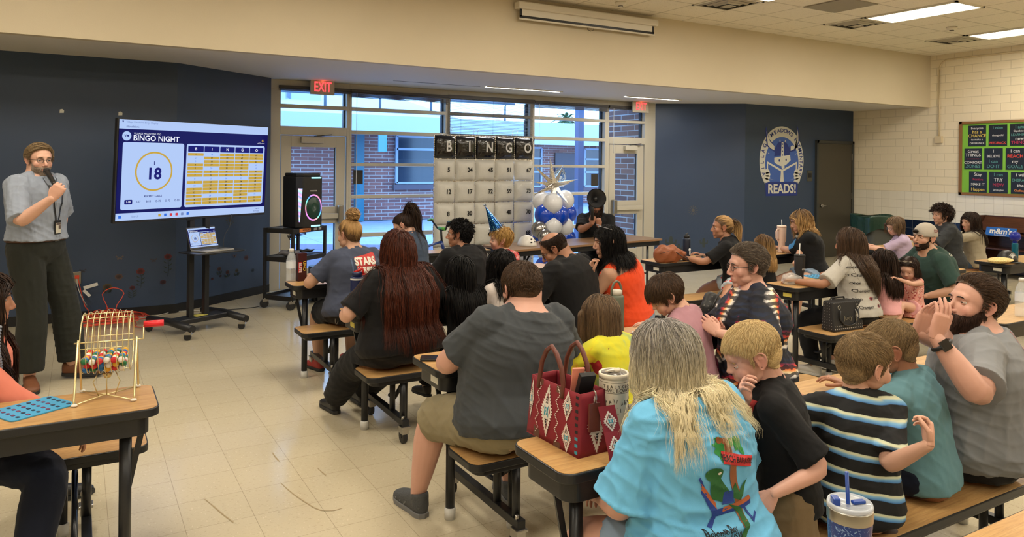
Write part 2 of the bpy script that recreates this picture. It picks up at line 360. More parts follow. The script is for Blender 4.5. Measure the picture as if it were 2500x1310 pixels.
# blinds: rolled up on four bays, lowered with open slats on the middle one
bl=mat('dark_blind_slat',srgb(66,62,58),.5); bl2=mat('blind_slat_light',srgb(150,156,160),.45)
for k,(a,b) in enumerate(BX):
    if k==2: continue
    m=MB(); z=2.60 if k in(1,3) else 2.645
    n=7 if k in(1,3) else 3
    for i in range(n): 
        zz=z+.011*i; m.add([(a-.03,WY-.10,zz+.012 if k==1 else zz),(b+.03,WY-.10,zz-.018 if k==1 else zz),(b+.03,WY-.055,zz-.018 if k==1 else zz),(a-.03,WY-.055,zz+.012 if k==1 else zz)],[(0,1,2,3)])
        m.bb((a-.03,WY-.10,zz-.002),(b+.03,WY-.099,zz+.006))
    m.bb((a-.03,WY-.11,2.675),(b+.03,WY-.055,2.71)); o=m.build('window_blind',bl)
    tag(o,['thin black blind rolled up above the left exit door','dark blind rolled up unevenly beside the left exit door','','dark blind rolled up over the window bay right of the silver balloon wall','thin dark blind rolled up above the right exit door'][k],'blind','rolled-up window blinds')
    if k in(0,):o
    if k in (1,3,4):
        w=MB(); w.cyl((a+.05,WY-.11,2.66),(a+.05,WY-.11,1.9 if k!=1 else .9),.004); w.build('blind_wand',mat('white_cord',(.7,.7,.68),.5),o)
b=thing('venetian_blind',(5.5,WY-.08,2.7),0,'open-slatted blind lowered over the upper panes behind the balloon wall','blind'); 
s=MB(); 
for i in range(24): z=-.04-.0225*i; s.add([(-.74,-.018,z-.004),(.74,-.018,z-.004),(.74,.018,z+.004),(-.74,.018,z+.004)],[(0,1,2,3)])
s.build('slat',bl2,b); s=MB(); s.bb((-.75,-.03,-.03),(.75,.03,.02)); s.build('head_rail',bl,b); s=MB(); s.bb((-.75,-.025,-.63),(.75,.025,-.585))
for i in range(4): s.bb((-.74,-.024,-.64-.0),(.74,.022,-.6))
s.build('bottom_rail',bl,b); s=MB()
for x in(-.55,0,.55): s.cyl((x,-.02,0),(x,-.02,-.6),.0015,n=6)
s.build('blind_cord',bl,b)
# dark brown door in the right blue wall
bd=mat('brown_painted_door',srgb(66,62,52),.4,bump=.03,bscale=80); 
d=thing('door_3'); d['kind']='structure'; d['label']='plain dark olive brown door in the blue wall'
m=MB(); m.bb((11.94,9.085,0.005),(12.915,9.125,2.14)); m.build('door_leaf',bd,d); m=MB()
m.bb((11.88,9.07,0),(11.935,9.13,2.2));m.bb((12.92,9.07,0),(12.975,9.13,2.2));m.bb((11.88,9.07,2.145),(12.975,9.13,2.2)); m.build('door_frame',mat('dark_door_frame',srgb(58,60,58),.45),d,.003)
m=MB(); m.cyl((12.02,9.085,.98),(12.02,9.05,.98),.03); m.tube([(12.02,9.05,.98),(12.02,9.03,.98),(12.06,9.025,.98),(12.13,9.025,.975)],.009); m.build('door_handle',chrome,d)
m=MB()
for z in(.3,1.15,1.9): m.bb((12.912,9.072,z-.06),(12.925,9.085,z+.06))
m.build('hinge',chrome,d)
# ceiling fixtures: troffers, vents, detectors, slot lights
lens=mat('troffer_lens',(.9,.87,.8),.4,emit=(1.,.9,.70),es=LENS)
for i,(x,y) in enumerate(TROF[:14] if False else TROF):
    o=thing('ceiling_light',(x,y,ZC),0,['lit rectangular ceiling light nearer the brick wall corner, second from the right','lit rectangular ceiling light at the right edge of the photo'][i] if i<2 else 'lit rectangular ceiling light overhead','ceiling light','lit ceiling troffers' if i<2 else 'overhead troffers out of frame')
    if i==0: o['label']='large lit ceiling light left of the round smoke detector'
    m=MB(); m.bb((-.27,-.57,-.012),(.27,.57,-.008)); m.build('diffuser',lens,o); m=MB()
    for a,b in(((-.3,-.6,-.02),(-.27,.6,.01)),((.27,-.6,-.02),(.3,.6,.01)),((-.3,-.6,-.02),(.3,-.57,.01)),((-.3,.57,-.02),(.3,.6,.01))): m.bb(a,b)
    m.build('light_frame',white,o)
def vent(x,y,lab):
    o=thing('ceiling_vent',(x,y,ZC),0,lab,'air vent','square ceiling air vents')
    m=MB()
    for a,b in(((-.3,-.3,-.012),(-.27,.3,.0)),((.27,-.3,-.012),(.3,.3,0)),((-.3,-.3,-.012),(.3,-.27,0)),((-.3,.27,-.012),(.3,.3,0))): m.bb(a,b)
    m.build('vent_frame',white,o); m=MB(); m.bb((-.27,-.27,-.004),(.27,.27,-.001)); m.build('vent_throat',dark,o); m=MB()
    for s,z in((.22,-.02),(.16,-.03),(.10,-.038)):
        w=.022
        for sx,sy,rz in((0,1,0),(0,-1,PI),(1,0,-PI/2),(-1,0,PI/2)):
            T=Matrix.Rotation(rz,4,'Z'); m.add([(-s,s,z),(s,s,z),(s+w,s+w,z+.018),(-s-w,s+w,z+.018)],[(0,1,2,3)],0,False,T)
    m.bb((-.07,-.07,-.045),(.07,.07,-.040)); m.build('vent_louvre',mat('vent_metal',srgb(168,160,142),.5),o)
vent(9.22,6.44,'dark-slotted square air vent left of the large ceiling light'); vent(11.64,6.44,'dark-slotted square air vent nearest the brick wall corner'); vent(6.8,6.48,'dark-slotted square air vent near the projector screen, cut by the top edge')
m=MB(); m.bb((7.73,5.52,ZC-.012),(8.32,6.12,ZC-.001)); tag(m.build('return_grille',mat('grille_grey',srgb(150,143,128),.7,bump=.5,bscale=300)),'grey perforated square return grille in the ceiling tiles','air vent')
for x,y,l in((10.56,5.89,'round white smoke detector between the two ceiling lights'),(5.68,7.14,'round cream smoke detector above the projector screen')):
    o=thing('smoke_detector',(x,y,ZC),0,l,'smoke detector','ceiling smoke detectors'); m=MB(); m.lathe([(.07,0),(.07,-.02),(.055,-.035),(.03,-.045),(.028,-.06),(.0,-.062)],24); m.build('detector_body',white,o); m=MB(); m.lathe([(.03,-.046),(.031,-.052),(.028,-.056)],16); m.build('sensor_ring',blackm,o)
slotm=mat('slot_light_lens',(1,1,1),.4,emit=(1.,.97,.92),es=9)
for (x0,y0),(x1,y1),l in(((4.976,9.225),(6.221,9.257),'slim lit slot light in the low ceiling above the balloon wall'),((7.474,9.26),(8.60,9.26),'slim lit slot light in the low ceiling beside the right exit sign')):
    o=thing('slot_light',((x0+x1)/2,9.24,ZS),0,l,'ceiling light','slim slot lights in the low ceiling'); h=(x1-x0)/2
    m=MB(); m.bb((-h,-.028,-.006),(h,.028,-.003)); m.build('diffuser',slotm,o); m=MB()
    m.bb((-h-.02,-.045,-.012),(h+.02,-.03,0));m.bb((-h-.02,.03,-.012),(h+.02,.045,0)); m.build('light_trim',white,o)
    area('slot_lamp',((x0+x1)/2,9.24,ZS-.02),x1-x0,.05,9,(1,.95,.88))
m=MB(); 
for a,b in (((3.6,9.30,ZS-.004),(4.9,9.308,ZS-.001)),): m.bb(a,b)
m.build('trim_4',mat('track_line',srgb(90,88,84),.6))['kind']='structure'
# exit signs
red=mat('exit_red',(1,.06,.06),.5,emit=(1.,.05,.06),es=1.1)
for x0,x1,l in((2.66,2.985,'lit red exit sign above the left glazed door'),(8.15,8.50,'lit red exit sign above the right glazed door')):
    o=thing('exit_sign',((x0+x1)/2,9.9,2.70),0,l,'exit sign','lit red exit signs'); m=MB(); m.box((0,0,0),(x1-x0,.045,.195)); m.build('sign_box',mat('exit_housing',srgb(176,168,148),.5),o,.006)
    m=MB(); m.text('EXIT',.185,frame((0,-.024,0),(1,0,0),(0,0,1)),0,.001,bold=.012,sx=.62); m.build('lettering',red,o); m=MB(); m.bb((-.06,-.03,.0975),(.06,.03,.11)); m.build('mounting_plate',white,o)
    l_=bpy.data.lights.new('exit_glow','POINT'); l_.energy=.12; l_.color=(1,.12,.08); l_.shadow_soft_size=.05; lo=bpy.data.objects.new('exit_glow',l_); COL.objects.link(lo); lo.location=((x0+x1)/2,9.86,2.775)
# projector screen hanging on the soffit
o=thing('projector_screen',(5.51,7.53,3.53),0,'rolled-up white projector screen mounted on the cream soffit','projector screen')
sw=mat('screen_white',srgb(205,198,182),.5); m=MB(); m.bb((-1.07,-.06,.0),(1.07,.06,.085)); m.build('screen_case',sw,o,.015)
m=MB(); m.bb((-1.0,-.012,-.075),(1.0,-.008,.0)); m.build('screen_fabric',mat('screen_fabric_white',srgb(214,208,194),.7),o)
m=MB(); 
for a,b in(((-1.03,-.014,-.09),(-1.0,-.006,0)),((1.0,-.014,-.09),(1.03,-.006,0)),((-1.03,-.014,-.105),(1.03,-.006,-.075))): m.bb(a,b)
m.build('screen_border',blackm,o); m=MB(); m.bb((-1.04,-.02,-.125),(1.04,0,-.105)); m.build('bottom_rail',sw,o,.004)
m=MB(); m.tube([(-.04,-.01,-.125),(-.05,-.01,-.145),(0,-.01,-.165),(.05,-.01,-.145),(.04,-.01,-.125)],.003,6); m.build('pull_handle',blackm,o)
# conduit and box on block wall
o=thing('electrical_conduit',(XR-.004,7.44,2.2),0,'painted conduit with junction box on the block wall','conduit'); pm=mat('painted_conduit',srgb(200,184,152),.5)
m=MB(); m.tube([(-.02,0,.05),(-.02,0,1.22)]+[(-.02,-.16+.16*math.cos(a),1.22+.16*math.sin(a)) for a in np.linspace(0,PI/2,7)]+[(-.02,-.5,1.38),(-.02,-3,1.38)],.014,10); m.build('pipe',pm,o)
m=MB(); m.box((-.025,0,0),(.05,.12,.12)); m.build('junction_box',pm,o,.004); m=MB(); m.box((-.01,0,.55),(.02,.05,.02)); m.build('pipe_clamp',pm,o)
# ---------------- courtyard outside -------------------------------------------------------------------
t=NT('courtyard_paving',.8); P=t.coord('Object'); sx=t.n('SeparateXYZ'); t.l(P,sx.inputs[0])
j=t.math('MAXIMUM',gridline(t,sx.outputs[0],60,1.5,.03),gridline(t,sx.outputs[1],60,1.5,.03))
c=t.mix(t.noise(P,1.2,4),srgb(150,160,178),srgb(176,186,204)); c=t.mix(t.math('MULTIPLY',j,.5),c,srgb(110,118,134)); t.col(c)
m=MB(); m.bb((-30,WY+.1,-.12),(60,60,-.02)); struct(m.build('ground_outside',t.m))
pat=mat('exposed_aggregate',srgb(122,116,128),.9,noise_=.3,nscale=60)
m=MB(); m.prism(ellp(1.0,1.0,40,2.9,12.6),-.02,-.012); m.add([(2.0,15.4,-.01),(9,12.0,-.01),(9,12.9,-.01),(2.0,16.6,-.01)],[(0,1,2,3)]); m.add([(3.2,14.0,-.01),(8,11.2,-.01),(8.4,11.6,-.01),(3.4,14.6,-.01)],[(0,1,2,3)])
o=m.build('paving_band',pat); struct(o); o.name='ground_paving_band'
t=NT('outer_brick',.85); brickmat(t,wallvec(t,'XZ'),.40,.102,.012,srgb(150,100,92),srgb(120,80,78),srgb(176,166,160),.3)
YF=21.
m=MB(); m.bb((-12,YF,0),(9.6,YF+.3,2.75)); m.bb((9.6,YF+6,0),(40,YF+6.3,2.75)); m.bb((9.5,YF,0),(9.8,YF+6,2.75)); o=struct(m.build('wall_courtyard',t.m))
fas=mat('pale_fascia',srgb(176,186,196),.6); m=MB(); m.bb((-12,YF-1.6,2.55),(9.6,YF-1.5,2.95)); m.bb((-12,YF-1.6,2.95),(9.6,YF+9,3.0)); m.bb((9.6,YF+4.6,2.5),(40,YF+4.7,3.4)); m.bb((9.6,YF+4.6,3.38),(40,YF+9,3.4));
m.bb((-12,YF+3,3.0),(9.6,YF+3.1,4.1)); struct(m.build('trim_5',fas))
roof=mat('pale_roof',srgb(196,204,210),.7,noise_=.06,nscale=.8); m=MB(); m.add([(-12,YF-1.5,3.0),(9.6,YF-1.5,3.0),(9.6,YF+3,3.9),(-12,YF+3,3.9)],[(0,1,2,3)]); struct(m.build('roof_courtyard',roof))
# rooftop ducts and railings
o=thing('rooftop_unit',(0,YF+1,3.4),0,'pale rooftop air unit seen through the panes above the left door','rooftop unit')
m=MB(); m.bb((2.2,0,.0),(5.2,.8,.75)); m.bb((5.4,.2,.1),(6.3,.9,.9)); m.build('unit_body',fas,o,.02); m=MB()
for x in(2.8,3.6,4.4): m.bb((x,-.02,.25),(x+.5,0,.5))
m.build('unit_louvre',mat('louvre_grey',srgb(110,120,130),.6),o)
o=thing('roof_pipe',(0,YF,3.25),0,'horizontal pipes on posts along the opposite roof','pipe')
m=MB()
for z in(.35,.55): m.cyl((-1,-.6,z),(12,-.6,z),.03,n=8)
m.build('pipe',mat('pipe_grey',srgb(70,86,100),.5),o); m=MB()
for x in np.arange(-.5,9.6,1.6): m.cyl((x,-.6,-.1),(x,-.6,.6),.04,n=8)
m.build('pipe_post',mat('pipe_grey'),o)
# windows of the building opposite
wf=mat('outer_window_frame',srgb(158,172,192),.5); wg=mat('outer_window_glass',(.02,.035,.06),.08,coat=.3)
def outwin(x0,x1,z0,z1,y,nx,lab):
    o=thing('courtyard_window',((x0+x1)/2,y,(z0+z1)/2),0,lab,'window','windows of the building across the courtyard'); w=(x1-x0)/2;h=(z1-z0)/2
    m=MB(); m.bb((-w,-.05,-h),(w,-.03,h)); m.build('pane',wg,o); m=MB()
    for i in range(nx+1): x=-w+2*w*i/nx; m.bb((x-.04,-.09,-h),(x+.04,-.03,h))
    for z in(-h,-h*.25,h*.45,h): m.bb((-w,-.09,z-.035),(w,-.03,z+.035))
    m.build('window_frame',wf,o); m=MB(); m.bb((-w-.1,-.12,-h-.2),(w+.1,0,-h-.05)); m.build('window_sill',mat('sill_brick',srgb(96,84,92),.8),o)
p=atY(967,345,YF); q=atY(1062,446,YF); outwin(p.x,p.x+3.2,q.z,2.5,YF,2,'pale-framed window of the brick building behind the balloon wall')
outwin(-.9+3.0,3.9-.05,.9,2.5,YF,1,'pale-framed window of the brick building seen through the left door')
outwin(14,17.2,.75,2.4,YF+6,2,'pale-framed window across the courtyard left of the round crest'); outwin(19.5,22.5,.75,2.4,YF+6,2,'pale-framed window across the courtyard right of the post')
m=MB(); m.bb((17.9,YF+5.9,0),(19.1,YF+5.97,2.2)); tag(m.build('courtyard_door',mat('dark_outer_door',srgb(46,56,74),.4)),'dark door of the building across the courtyard','door')
tealm=mat('teal_downpipe',srgb(40,110,130),.5); 
p=atY(877,410,YF-.2); m=MB(); m.bb((p.x-.12,YF-.3,0),(p.x+.12,YF-.1,2.55)); tag(m.build('downpipe',tealm),'teal square downpipe on the opposite brick wall','pipe')
p=atY(929,352,YF-1.4); m=MB(); m.bb((p.x-.12,YF-1.58,2.0),(p.x+.12,YF-1.52,2.56)); tag(m.build('hanging_sign',mat('pale_teal_sign',srgb(90,150,170),.6)),'small pale teal sign hanging under the roof edge opposite','sign')
p=atY(1418,400,13.0); m=MB(); m.bb((p.x-.065,13.0,-.02),(p.x+.075,13.14,3.2)); tag(m.build('canopy_post',mat('slate_post',srgb(84,98,130),.5)),'blue-grey square canopy post outside the window right of the balloon wall','post')
m=MB(); m.add([(3.0,13,3.0),(7.9,13,3.0),(8.9,WY+.2,3.05),(3.0,WY+.2,3.05)],[(0,1,2,3)]); m.bb((2.5,12.95,3.0),(7.9,13.3,3.2)); struct(m.build('ceiling_canopy',mat('canopy_soffit',srgb(120,130,150),.7)))
# brick wall that runs out from the right end of the glazing
t=NT('near_outer_brick',.85); brickmat(t,wallvec(t,'YZ'),.40,.102,.010,srgb(150,108,92),srgb(120,88,78),srgb(190,184,176),.35)
m=MB(); m.bb((8.95,WY+.1,-.02),(9.3,11.85,3.4)); struct(m.build('wall_outer_wing',t.m))
# palm
p=atY(1384,276,48.); o=thing('palm_tree',(p.x,48,0),0,'tall palm tree beyond the roofs right of the balloon wall','tree'); 
m=MB(); m.tube([(0,0,0),(.1,0,2.5),(0,0,p.z-.6)],.16,8); m.build('trunk',mat('palm_trunk',srgb(84,74,62),.9),o); m=MB()
for i in range(46):
    a=random.uniform(0,2*PI); e=random.uniform(-.7,1.2); L=random.uniform(1.0,1.5); d=Vector((math.cos(a)*math.cos(e),math.sin(a)*math.cos(e),math.sin(e))); b0=Vector((0,0,p.z-.5)); side=d.cross(Vector((0,0,1))).normalized()
    pts=[b0+d*L*t_+Vector((0,0,-.55*L*t_*t_)) for t_ in np.linspace(0,1,6)]; ws=[.03,.10,.14,.14,.10,.01]
    for s_ in(-1,1):
        vs=[];
        for q,w_ in zip(pts,ws): vs+= [q,q+side*w_*s_+Vector((0,0,-.05))]
        m.add(vs,[(2*i_,2*i_+1,2*i_+3,2*i_+2) for i_ in range(5)])
m.build('frond',mat('palm_frond',srgb(60,96,64),.7),o)
p=atY(1233,285,30.); o=thing('street_light',(p.x,30,0),0,'thin grey street light seen through the lowered blind','street light'); m=MB(); m.cyl((0,0,0),(0,0,p.z+.5),.06,.04); m.tube([(0,0,p.z+.5),(.2,0,p.z+.8),(.6,0,p.z+.8)],.03,6); m.build('pole',mat('pipe_grey'),o); m=MB(); m.box((.8,0,p.z+.78),(.5,.2,.08)); m.build('lamp_head',mat('pipe_grey'),o)
# =====================================================================================================
# PEOPLE BUILDER: lofted limbs fused into one surface, clothes grown over it, hair strands
# =====================================================================================================
def NV(*a): return np.array(a,float)
def nz(v): v=np.asarray(v,float); return v/(np.linalg.norm(v)+1e-12)
def vox(mb,size,smooth=3,fac=.5):
    me=bpy.data.meshes.new('v'); v=np.concatenate(mb.v); me.from_pydata(v.tolist(),[],mb.f)
    o=bpy.data.objects.new('v',me); COL.objects.link(o); r=o.modifiers.new('r','REMESH'); r.mode='VOXEL'; r.voxel_size=size; r.adaptivity=0
    if smooth: s=o.modifiers.new('s','SMOOTH'); s.iterations=smooth; s.factor=fac
    dg=bpy.context.evaluated_depsgraph_get(); m2=bpy.data.meshes.new_from_object(o.evaluated_get(dg))
    n=len(m2.vertices); vs=np.empty(n*3); m2.vertices.foreach_get('co',vs); vs=vs.reshape(-1,3)
    k=len(m2.polygons); li=np.empty(len(m2.loops),int); m2.loops.foreach_get('vertex_index',li); ls=np.empty(k,int); m2.polygons.foreach_get('loop_total',ls)
    fs=[]; p=0
    if (ls==4).all(): fs=li.reshape(-1,4)
    else:
        fl=[]
        for c in ls: fl.append(li[p:p+c].tolist()); p+=c
        fs=fl
    bpy.data.objects.remove(o,do_unlink=True); bpy.data.meshes.remove(me); bpy.data.meshes.remove(m2)
    return vs,fs
def vnormals(vs,fs):
    f=np.asarray(fs); a=vs[f[:,0]];b=vs[f[:,1]];c=vs[f[:,2]]; n=np.cross(b-a,c-a); out=np.zeros_like(vs)
    for k in range(f.shape[1]): np.add.at(out,f[:,k],n)
    return out/(np.linalg.norm(out,axis=1,keepdims=True)+1e-12)
def mesh_arr(name,vs,fs,mats,parent,smooth=True,attrs=None,mi=None):
    me=bpy.data.meshes.new(name); fs=np.asarray(fs); n=len(fs); k=fs.shape[1]
    me.vertices.add(len(vs)); me.vertices.foreach_set('co',np.asarray(vs,float).ravel()); me.loops.add(n*k); me.loops.foreach_set('vertex_index',fs.ravel().astype(np.int32))
    me.polygons.add(n); me.polygons.foreach_set('loop_start',(np.arange(n)*k).astype(np.int32)); me.polygons.foreach_set('loop_total',np.full(n,k,np.int32))
    if smooth: me.polygons.foreach_set('use_smooth',np.ones(n,bool))
    if mi is not None: me.polygons.foreach_set('material_index',np.asarray(mi,np.int32))
    for m in (mats if isinstance(mats,(list,tuple)) else [mats]): me.materials.append(m)
    me.update(calc_edges=True); me.validate()
    for a,v in (attrs or {}).items():
        at=me.attributes.new(a,'FLOAT','POINT'); at.data.foreach_set('value',np.asarray(v,np.float32))
    return link(name,me,parent)
def eloft(mb,C,Wd,Dp,Rt,n=20,pw=2.3):
    """closed elliptical loft: centres, half widths, half depths, right vectors"""
    C=[np.asarray(c,float) for c in C]; k=len(C); vs=[]
    for i in range(k):
        t=nz(C[min(i+1,k-1)]-C[max(i-1,0)]); r=np.asarray(Rt[i],float); r=nz(r-t*np.dot(r,t)); f=np.cross(t,r)
        for j in range(n):
            a=2*PI*j/n; ca,sa=math.cos(a),math.sin(a); e=2/pw
            x=abs(ca)**e*(1 if ca>=0 else -1); y=abs(sa)**e*(1 if sa>=0 else -1)
            vs.append(C[i]+r*Wd[i]*x+f*Dp[i]*y)
    fs=[(i*n+j,i*n+(j+1)%n,(i+1)*n+(j+1)%n,(i+1)*n+j) for i in range(k-1) for j in range(n)]+[tuple(range(n))[::-1],tuple((k-1)*n+j for j in range(n))]
    mb.add(vs,fs); return mb
def limb(mb,P,rad,e=0.,t0=0.,t1=1.,flare=0.,caps=(1,1),flat=1.,rt=(1,0,0),N=14):
    """tapering limb along a polyline P with radii given as (t,r) pairs; t in units of segments"""
    P=[np.asarray(p,float) for p in P]; k=len(P)-1; ts=np.linspace(t0,t1,max(4,int(abs(t1-t0)*9)))
    def pos(t):
        t=min(max(t,0),k-1e-6); i=int(t); return P[i]*(1-(t-i))+P[i+1]*(t-i)
    def sm(t): return (pos(t-.10)+pos(t)*2+pos(t+.10))/4 if 0<t<k else pos(t)
    C=[sm(t) for t in ts]; Rr=[np.interp(t,[a for a,_ in rad],[b for _,b in rad])+e for t in ts]
    if flare: Rr=[r+flare*((t-t0)/(t1-t0))**2 for r,t in zip(Rr,ts)]
    d0=nz(C[0]-C[1]); d1=nz(C[-1]-C[-2])
    if caps[0]: C=[C[0]+d0*Rr[0]*.8,C[0]+d0*Rr[0]*.5]+C; Rr=[Rr[0]*.35,Rr[0]*.83]+Rr
    if caps[1]: C=C+[C[-1]+d1*Rr[-1]*.5,C[-1]+d1*Rr[-1]*.8]; Rr=Rr+[Rr[-1]*.83,Rr[-1]*.35]
    eloft(mb,C,[r*flat for r in Rr],Rr,[rt]*len(C),N,2.0)
def ik(a,c,la,lb,pole):
    a=np.asarray(a,float);c=np.asarray(c,float); d=c-a; L=np.linalg.norm(d); mx=(la+lb)*.995
    if L>mx: c=a+d/L*mx; L=mx
    if L<abs(la-lb)*1.05: L=abs(la-lb)*1.05
    u=nz(d); x=(la*la-lb*lb+L*L)/(2*L); h=math.sqrt(max(la*la-x*x,0)); p=np.asarray(pole,float); p=nz(p-u*np.dot(p,u)); return a+u*x+p*h,c
# ---------------- head ---------------------------------------------------------------------------------
_HT={}
def head_template(kind,fine):
    k=(kind,fine)
    if k in _HT: return _HT[k]
    ch=kind in('child','toddler'); fe=kind=='female'; m=MB(); E=lambda c,r,rot=None: m.ell(c,r,nu=28,nv=18,rot=rot)
    E((0,-.012,.035),(.076,.096,.084)); E((0,-.045,.01),(.066,.062,.07))
    if ch:
        E((0,.032,-.012),(.062,.056,.07)); E((0,.028,-.05),(.05,.05,.04)); E((0,.062,-.072),(.019,.017,.016)); E((0,.068,.03),(.05,.022,.03))
        for s in(-1,1): E((s*.034,.056,-.03),(.028,.028,.028))
        E((0,.094,-.016),(.010,.012,.010)); m.tube([(0,.084,.012),(0,.092,-.008),(0,.096,-.018)],[.008,.008,.008],10)
        mz=-.045; cy=.083
    else:
        jw=.050 if fe else .056
        E((0,.03,-.02),(.06,.06,.085)); E((0,.022,-.068),(jw,.052,.036)); E((0,.068,-.094),(.020 if fe else .024,.018,.017)); E((0,.068,.026),(.05,.022,.03))
        E((0,.079,.022),(.042,.012,.009)) if not fe else None
        for s in(-1,1): E((s*.038,.054,-.024),(.026,.022,.026)); E((s*.042,.02,-.058),(.018,.034,.026))
        nl=.114 if not fe else .109
        m.tube([(0,.086,.018),(0,.096,-.004),(0,nl-.004,-.022),(0,nl-.004,-.03)],[.0075,.0085,.0105,.0105],12); E((0,nl-.004,-.028),(.0115,.010,.009))
        mz=-.062; cy=.086
    for s in(-1,1): E((s*.012,(.088 if ch else .095),(-.02 if ch else -.034)),(.008,.010,.0065))
    E((0,cy-.008,mz),(.030,.015,.024)); E((0,cy+.001,mz+.005),(.021,.007,.004)); E((0,cy+.001,mz-.006),(.018,.007,.0048))
    # ears
    ex=.073; ez=-.004 if not ch else -.002
    for s in(-1,1):
        c=lambda y,z,o: (s*(ex+o),-.008+y,ez+z)
        out=[c(.012,.004,.002),c(.016,.016,.004),c(.010,.029,.008),c(-.002,.034,.012),c(-.014,.030,.016),c(-.021,.018,.018),c(-.021,.004,.017),c(-.015,-.010,.013),c(-.005,-.022,.008),c(.004,-.029,.005),c(.010,-.024,.003),c(.010,-.012,.002)]
        m.tube(out,.0042,8); m.ell(c(-.003,.004,.004),(.004,.017,.027),rot=Matrix.Rotation(s*.35,3,'Z'))
        m.ell(c(.012,-.004,.003),(.004,.004,.006)); m.tube([c(.004,.012,.006),c(-.008,.014,.011),c(-.012,.002,.011),c(-.004,-.010,.006)],.0034,6)
    # neck stump
    m.tube([(0,-.035,-.015),(0,-.037,-.07),(0,-.045,-.12)],[.050 if not fe else .046]*3 if not ch else [.042,.038,.038],20)
    vs,fs=vox(m,.0034 if fine else .006,7 if fine else 2); fs=np.asarray(fs)
    n=vnormals(vs,fs)
    g=lambda c,s: np.exp(-(((vs-NV(*c))/NV(*s))**2).sum(1))
    ey=.072 if not ch else .068; exx=.0315; ezz=.008 if not ch else .0
    for s in(-1,1):
        w=g((s*exx,ey+.01,ezz),(.019,.03,.0125)); vs[:,1]-=w*(.0065 if not ch else .005)
        w=g((s*.012,.094 if not ch else .09,(-.040 if not ch else -.0255)),(.004,.008,.003)); vs[:,2]+=w*.004
    w=g((0,cy+.01,mz+.0002),(.024,.02,.0022)); vs[:,1]-=w*.005
    w=g((0,cy+.01,mz-.019),(.018,.02,.006)); vs[:,1]-=w*.0025
    msk=np.clip(g((0,cy+.01,mz+.005),(.0215,.014,.0045))+g((0,cy+.01,mz-.006),(.0195,.014,.0058)),0,1)
    msk=np.clip(msk*1.3,0,1)
    red=sum(g((s*.042,.06,-.025),(.022,.03,.02))*.35 for s in(-1,1))+g((0,.11,-.03),(.016,.02,.016))*.35+sum(g((s*.085,-.01,0),(.015,.03,.04))*.45 for s in(-1,1))
    msk=np.clip(np.maximum(msk,red),0,1)
    if kind=='toddler': pass
    H=dict(v=vs,f=fs,msk=msk,n=n,ey=ey,ex=exx,ez=ezz,mz=mz,cy=cy,ch=ch); _HT[k]=H; return H
# ---------------- hand ---------------------------------------------------------------------------------
_HD={}
def hand_template(pose,left,fine):
    k=(pose,left,fine)
    if k in _HD:return _HD[k]
    m=MB(); curl={'relax':(.35,.5,.35),'flat':(.08,.12,.1),'grip':(1.1,1.35,.8),'pinch':(.75,.9,.5),'steeple':(.15,.3,.2),'open':(.2,.25,.2)}[pose]
    spread={'flat':.08,'steeple':.05,'open':.2}.get(pose,.04)
    eloft(m,[(0,-.01,0),(0,.02,0),(0,.05,.001),(0,.085,.001),(0,.094,0)],[.025,.034,.040,.041,.036],[.019,.0165,.0155,.013,.009],[(1,0,0)]*5,16,2.6)
    L=[.070,.079,.073,.057]
    for i,(x,l) in enumerate(zip((-.029,-.010,.010,.028),L)):
        a=(i-1.5)*spread; p=NV(x,.084 if i in(1,2) else .079,.001); ang=0; pts=[p-NV(0,.02,0),p]
        for q,(cf,fr) in enumerate(zip(curl,(.46,.30,.24))):
            ang+=cf*(1+.08*(i-1.5)); d=NV(math.sin(a)*math.cos(ang),math.cos(a)*math.cos(ang),-math.sin(ang)); pts.append(pts[-1]+d*l*fr)
        rr=[.0095,.0093,.0083,.0074,.0060]; 
        if i==3: rr=[r*.86 for r in rr]
        P2=[];R2=[]
        for j in range(len(pts)-1):
            for u in(0,.5): P2.append(pts[j]*(1-u)+pts[j+1]*u); R2.append(rr[j]*(1-u)+rr[j+1]*u)
        P2.append(pts[-1]);R2.append(rr[-1]); P2.append(pts[-1]+nz(pts[-1]-pts[-2])*.004); R2.append(.0035)
        m.tube(P2,R2,10)
    tc={'grip':1.0,'pinch':.9,'relax':.55,'flat':.3,'steeple':.2,'open':.25}[pose]
    p=NV(-.022,.015,-.004); d1=nz(NV(-.75+.3*tc,.8,-.35*tc-.1)); p1=p+d1*.040; d2=nz(NV(-.45+.55*tc,.85,-.6*tc-.05)); p2=p1+d2*.032; d3=nz(NV(-.25+.6*tc,.85,-.5*tc)); p3=p2+d3*.026
    m.tube([p,(p+p1)/2,p1,(p1+p2)/2,p2,(p2+p3)/2,p3,p3+d3*.005],[.014,.0135,.0115,.0105,.0100,.0095,.008,.004],12)
    vs,fs=vox(m,.0026 if fine else .0042,2); fs=np.asarray(fs)
    if left: vs=vs*NV(-1,1,1); fs=fs[:,::-1]
    _HD[k]=(vs,fs); return _HD[k]
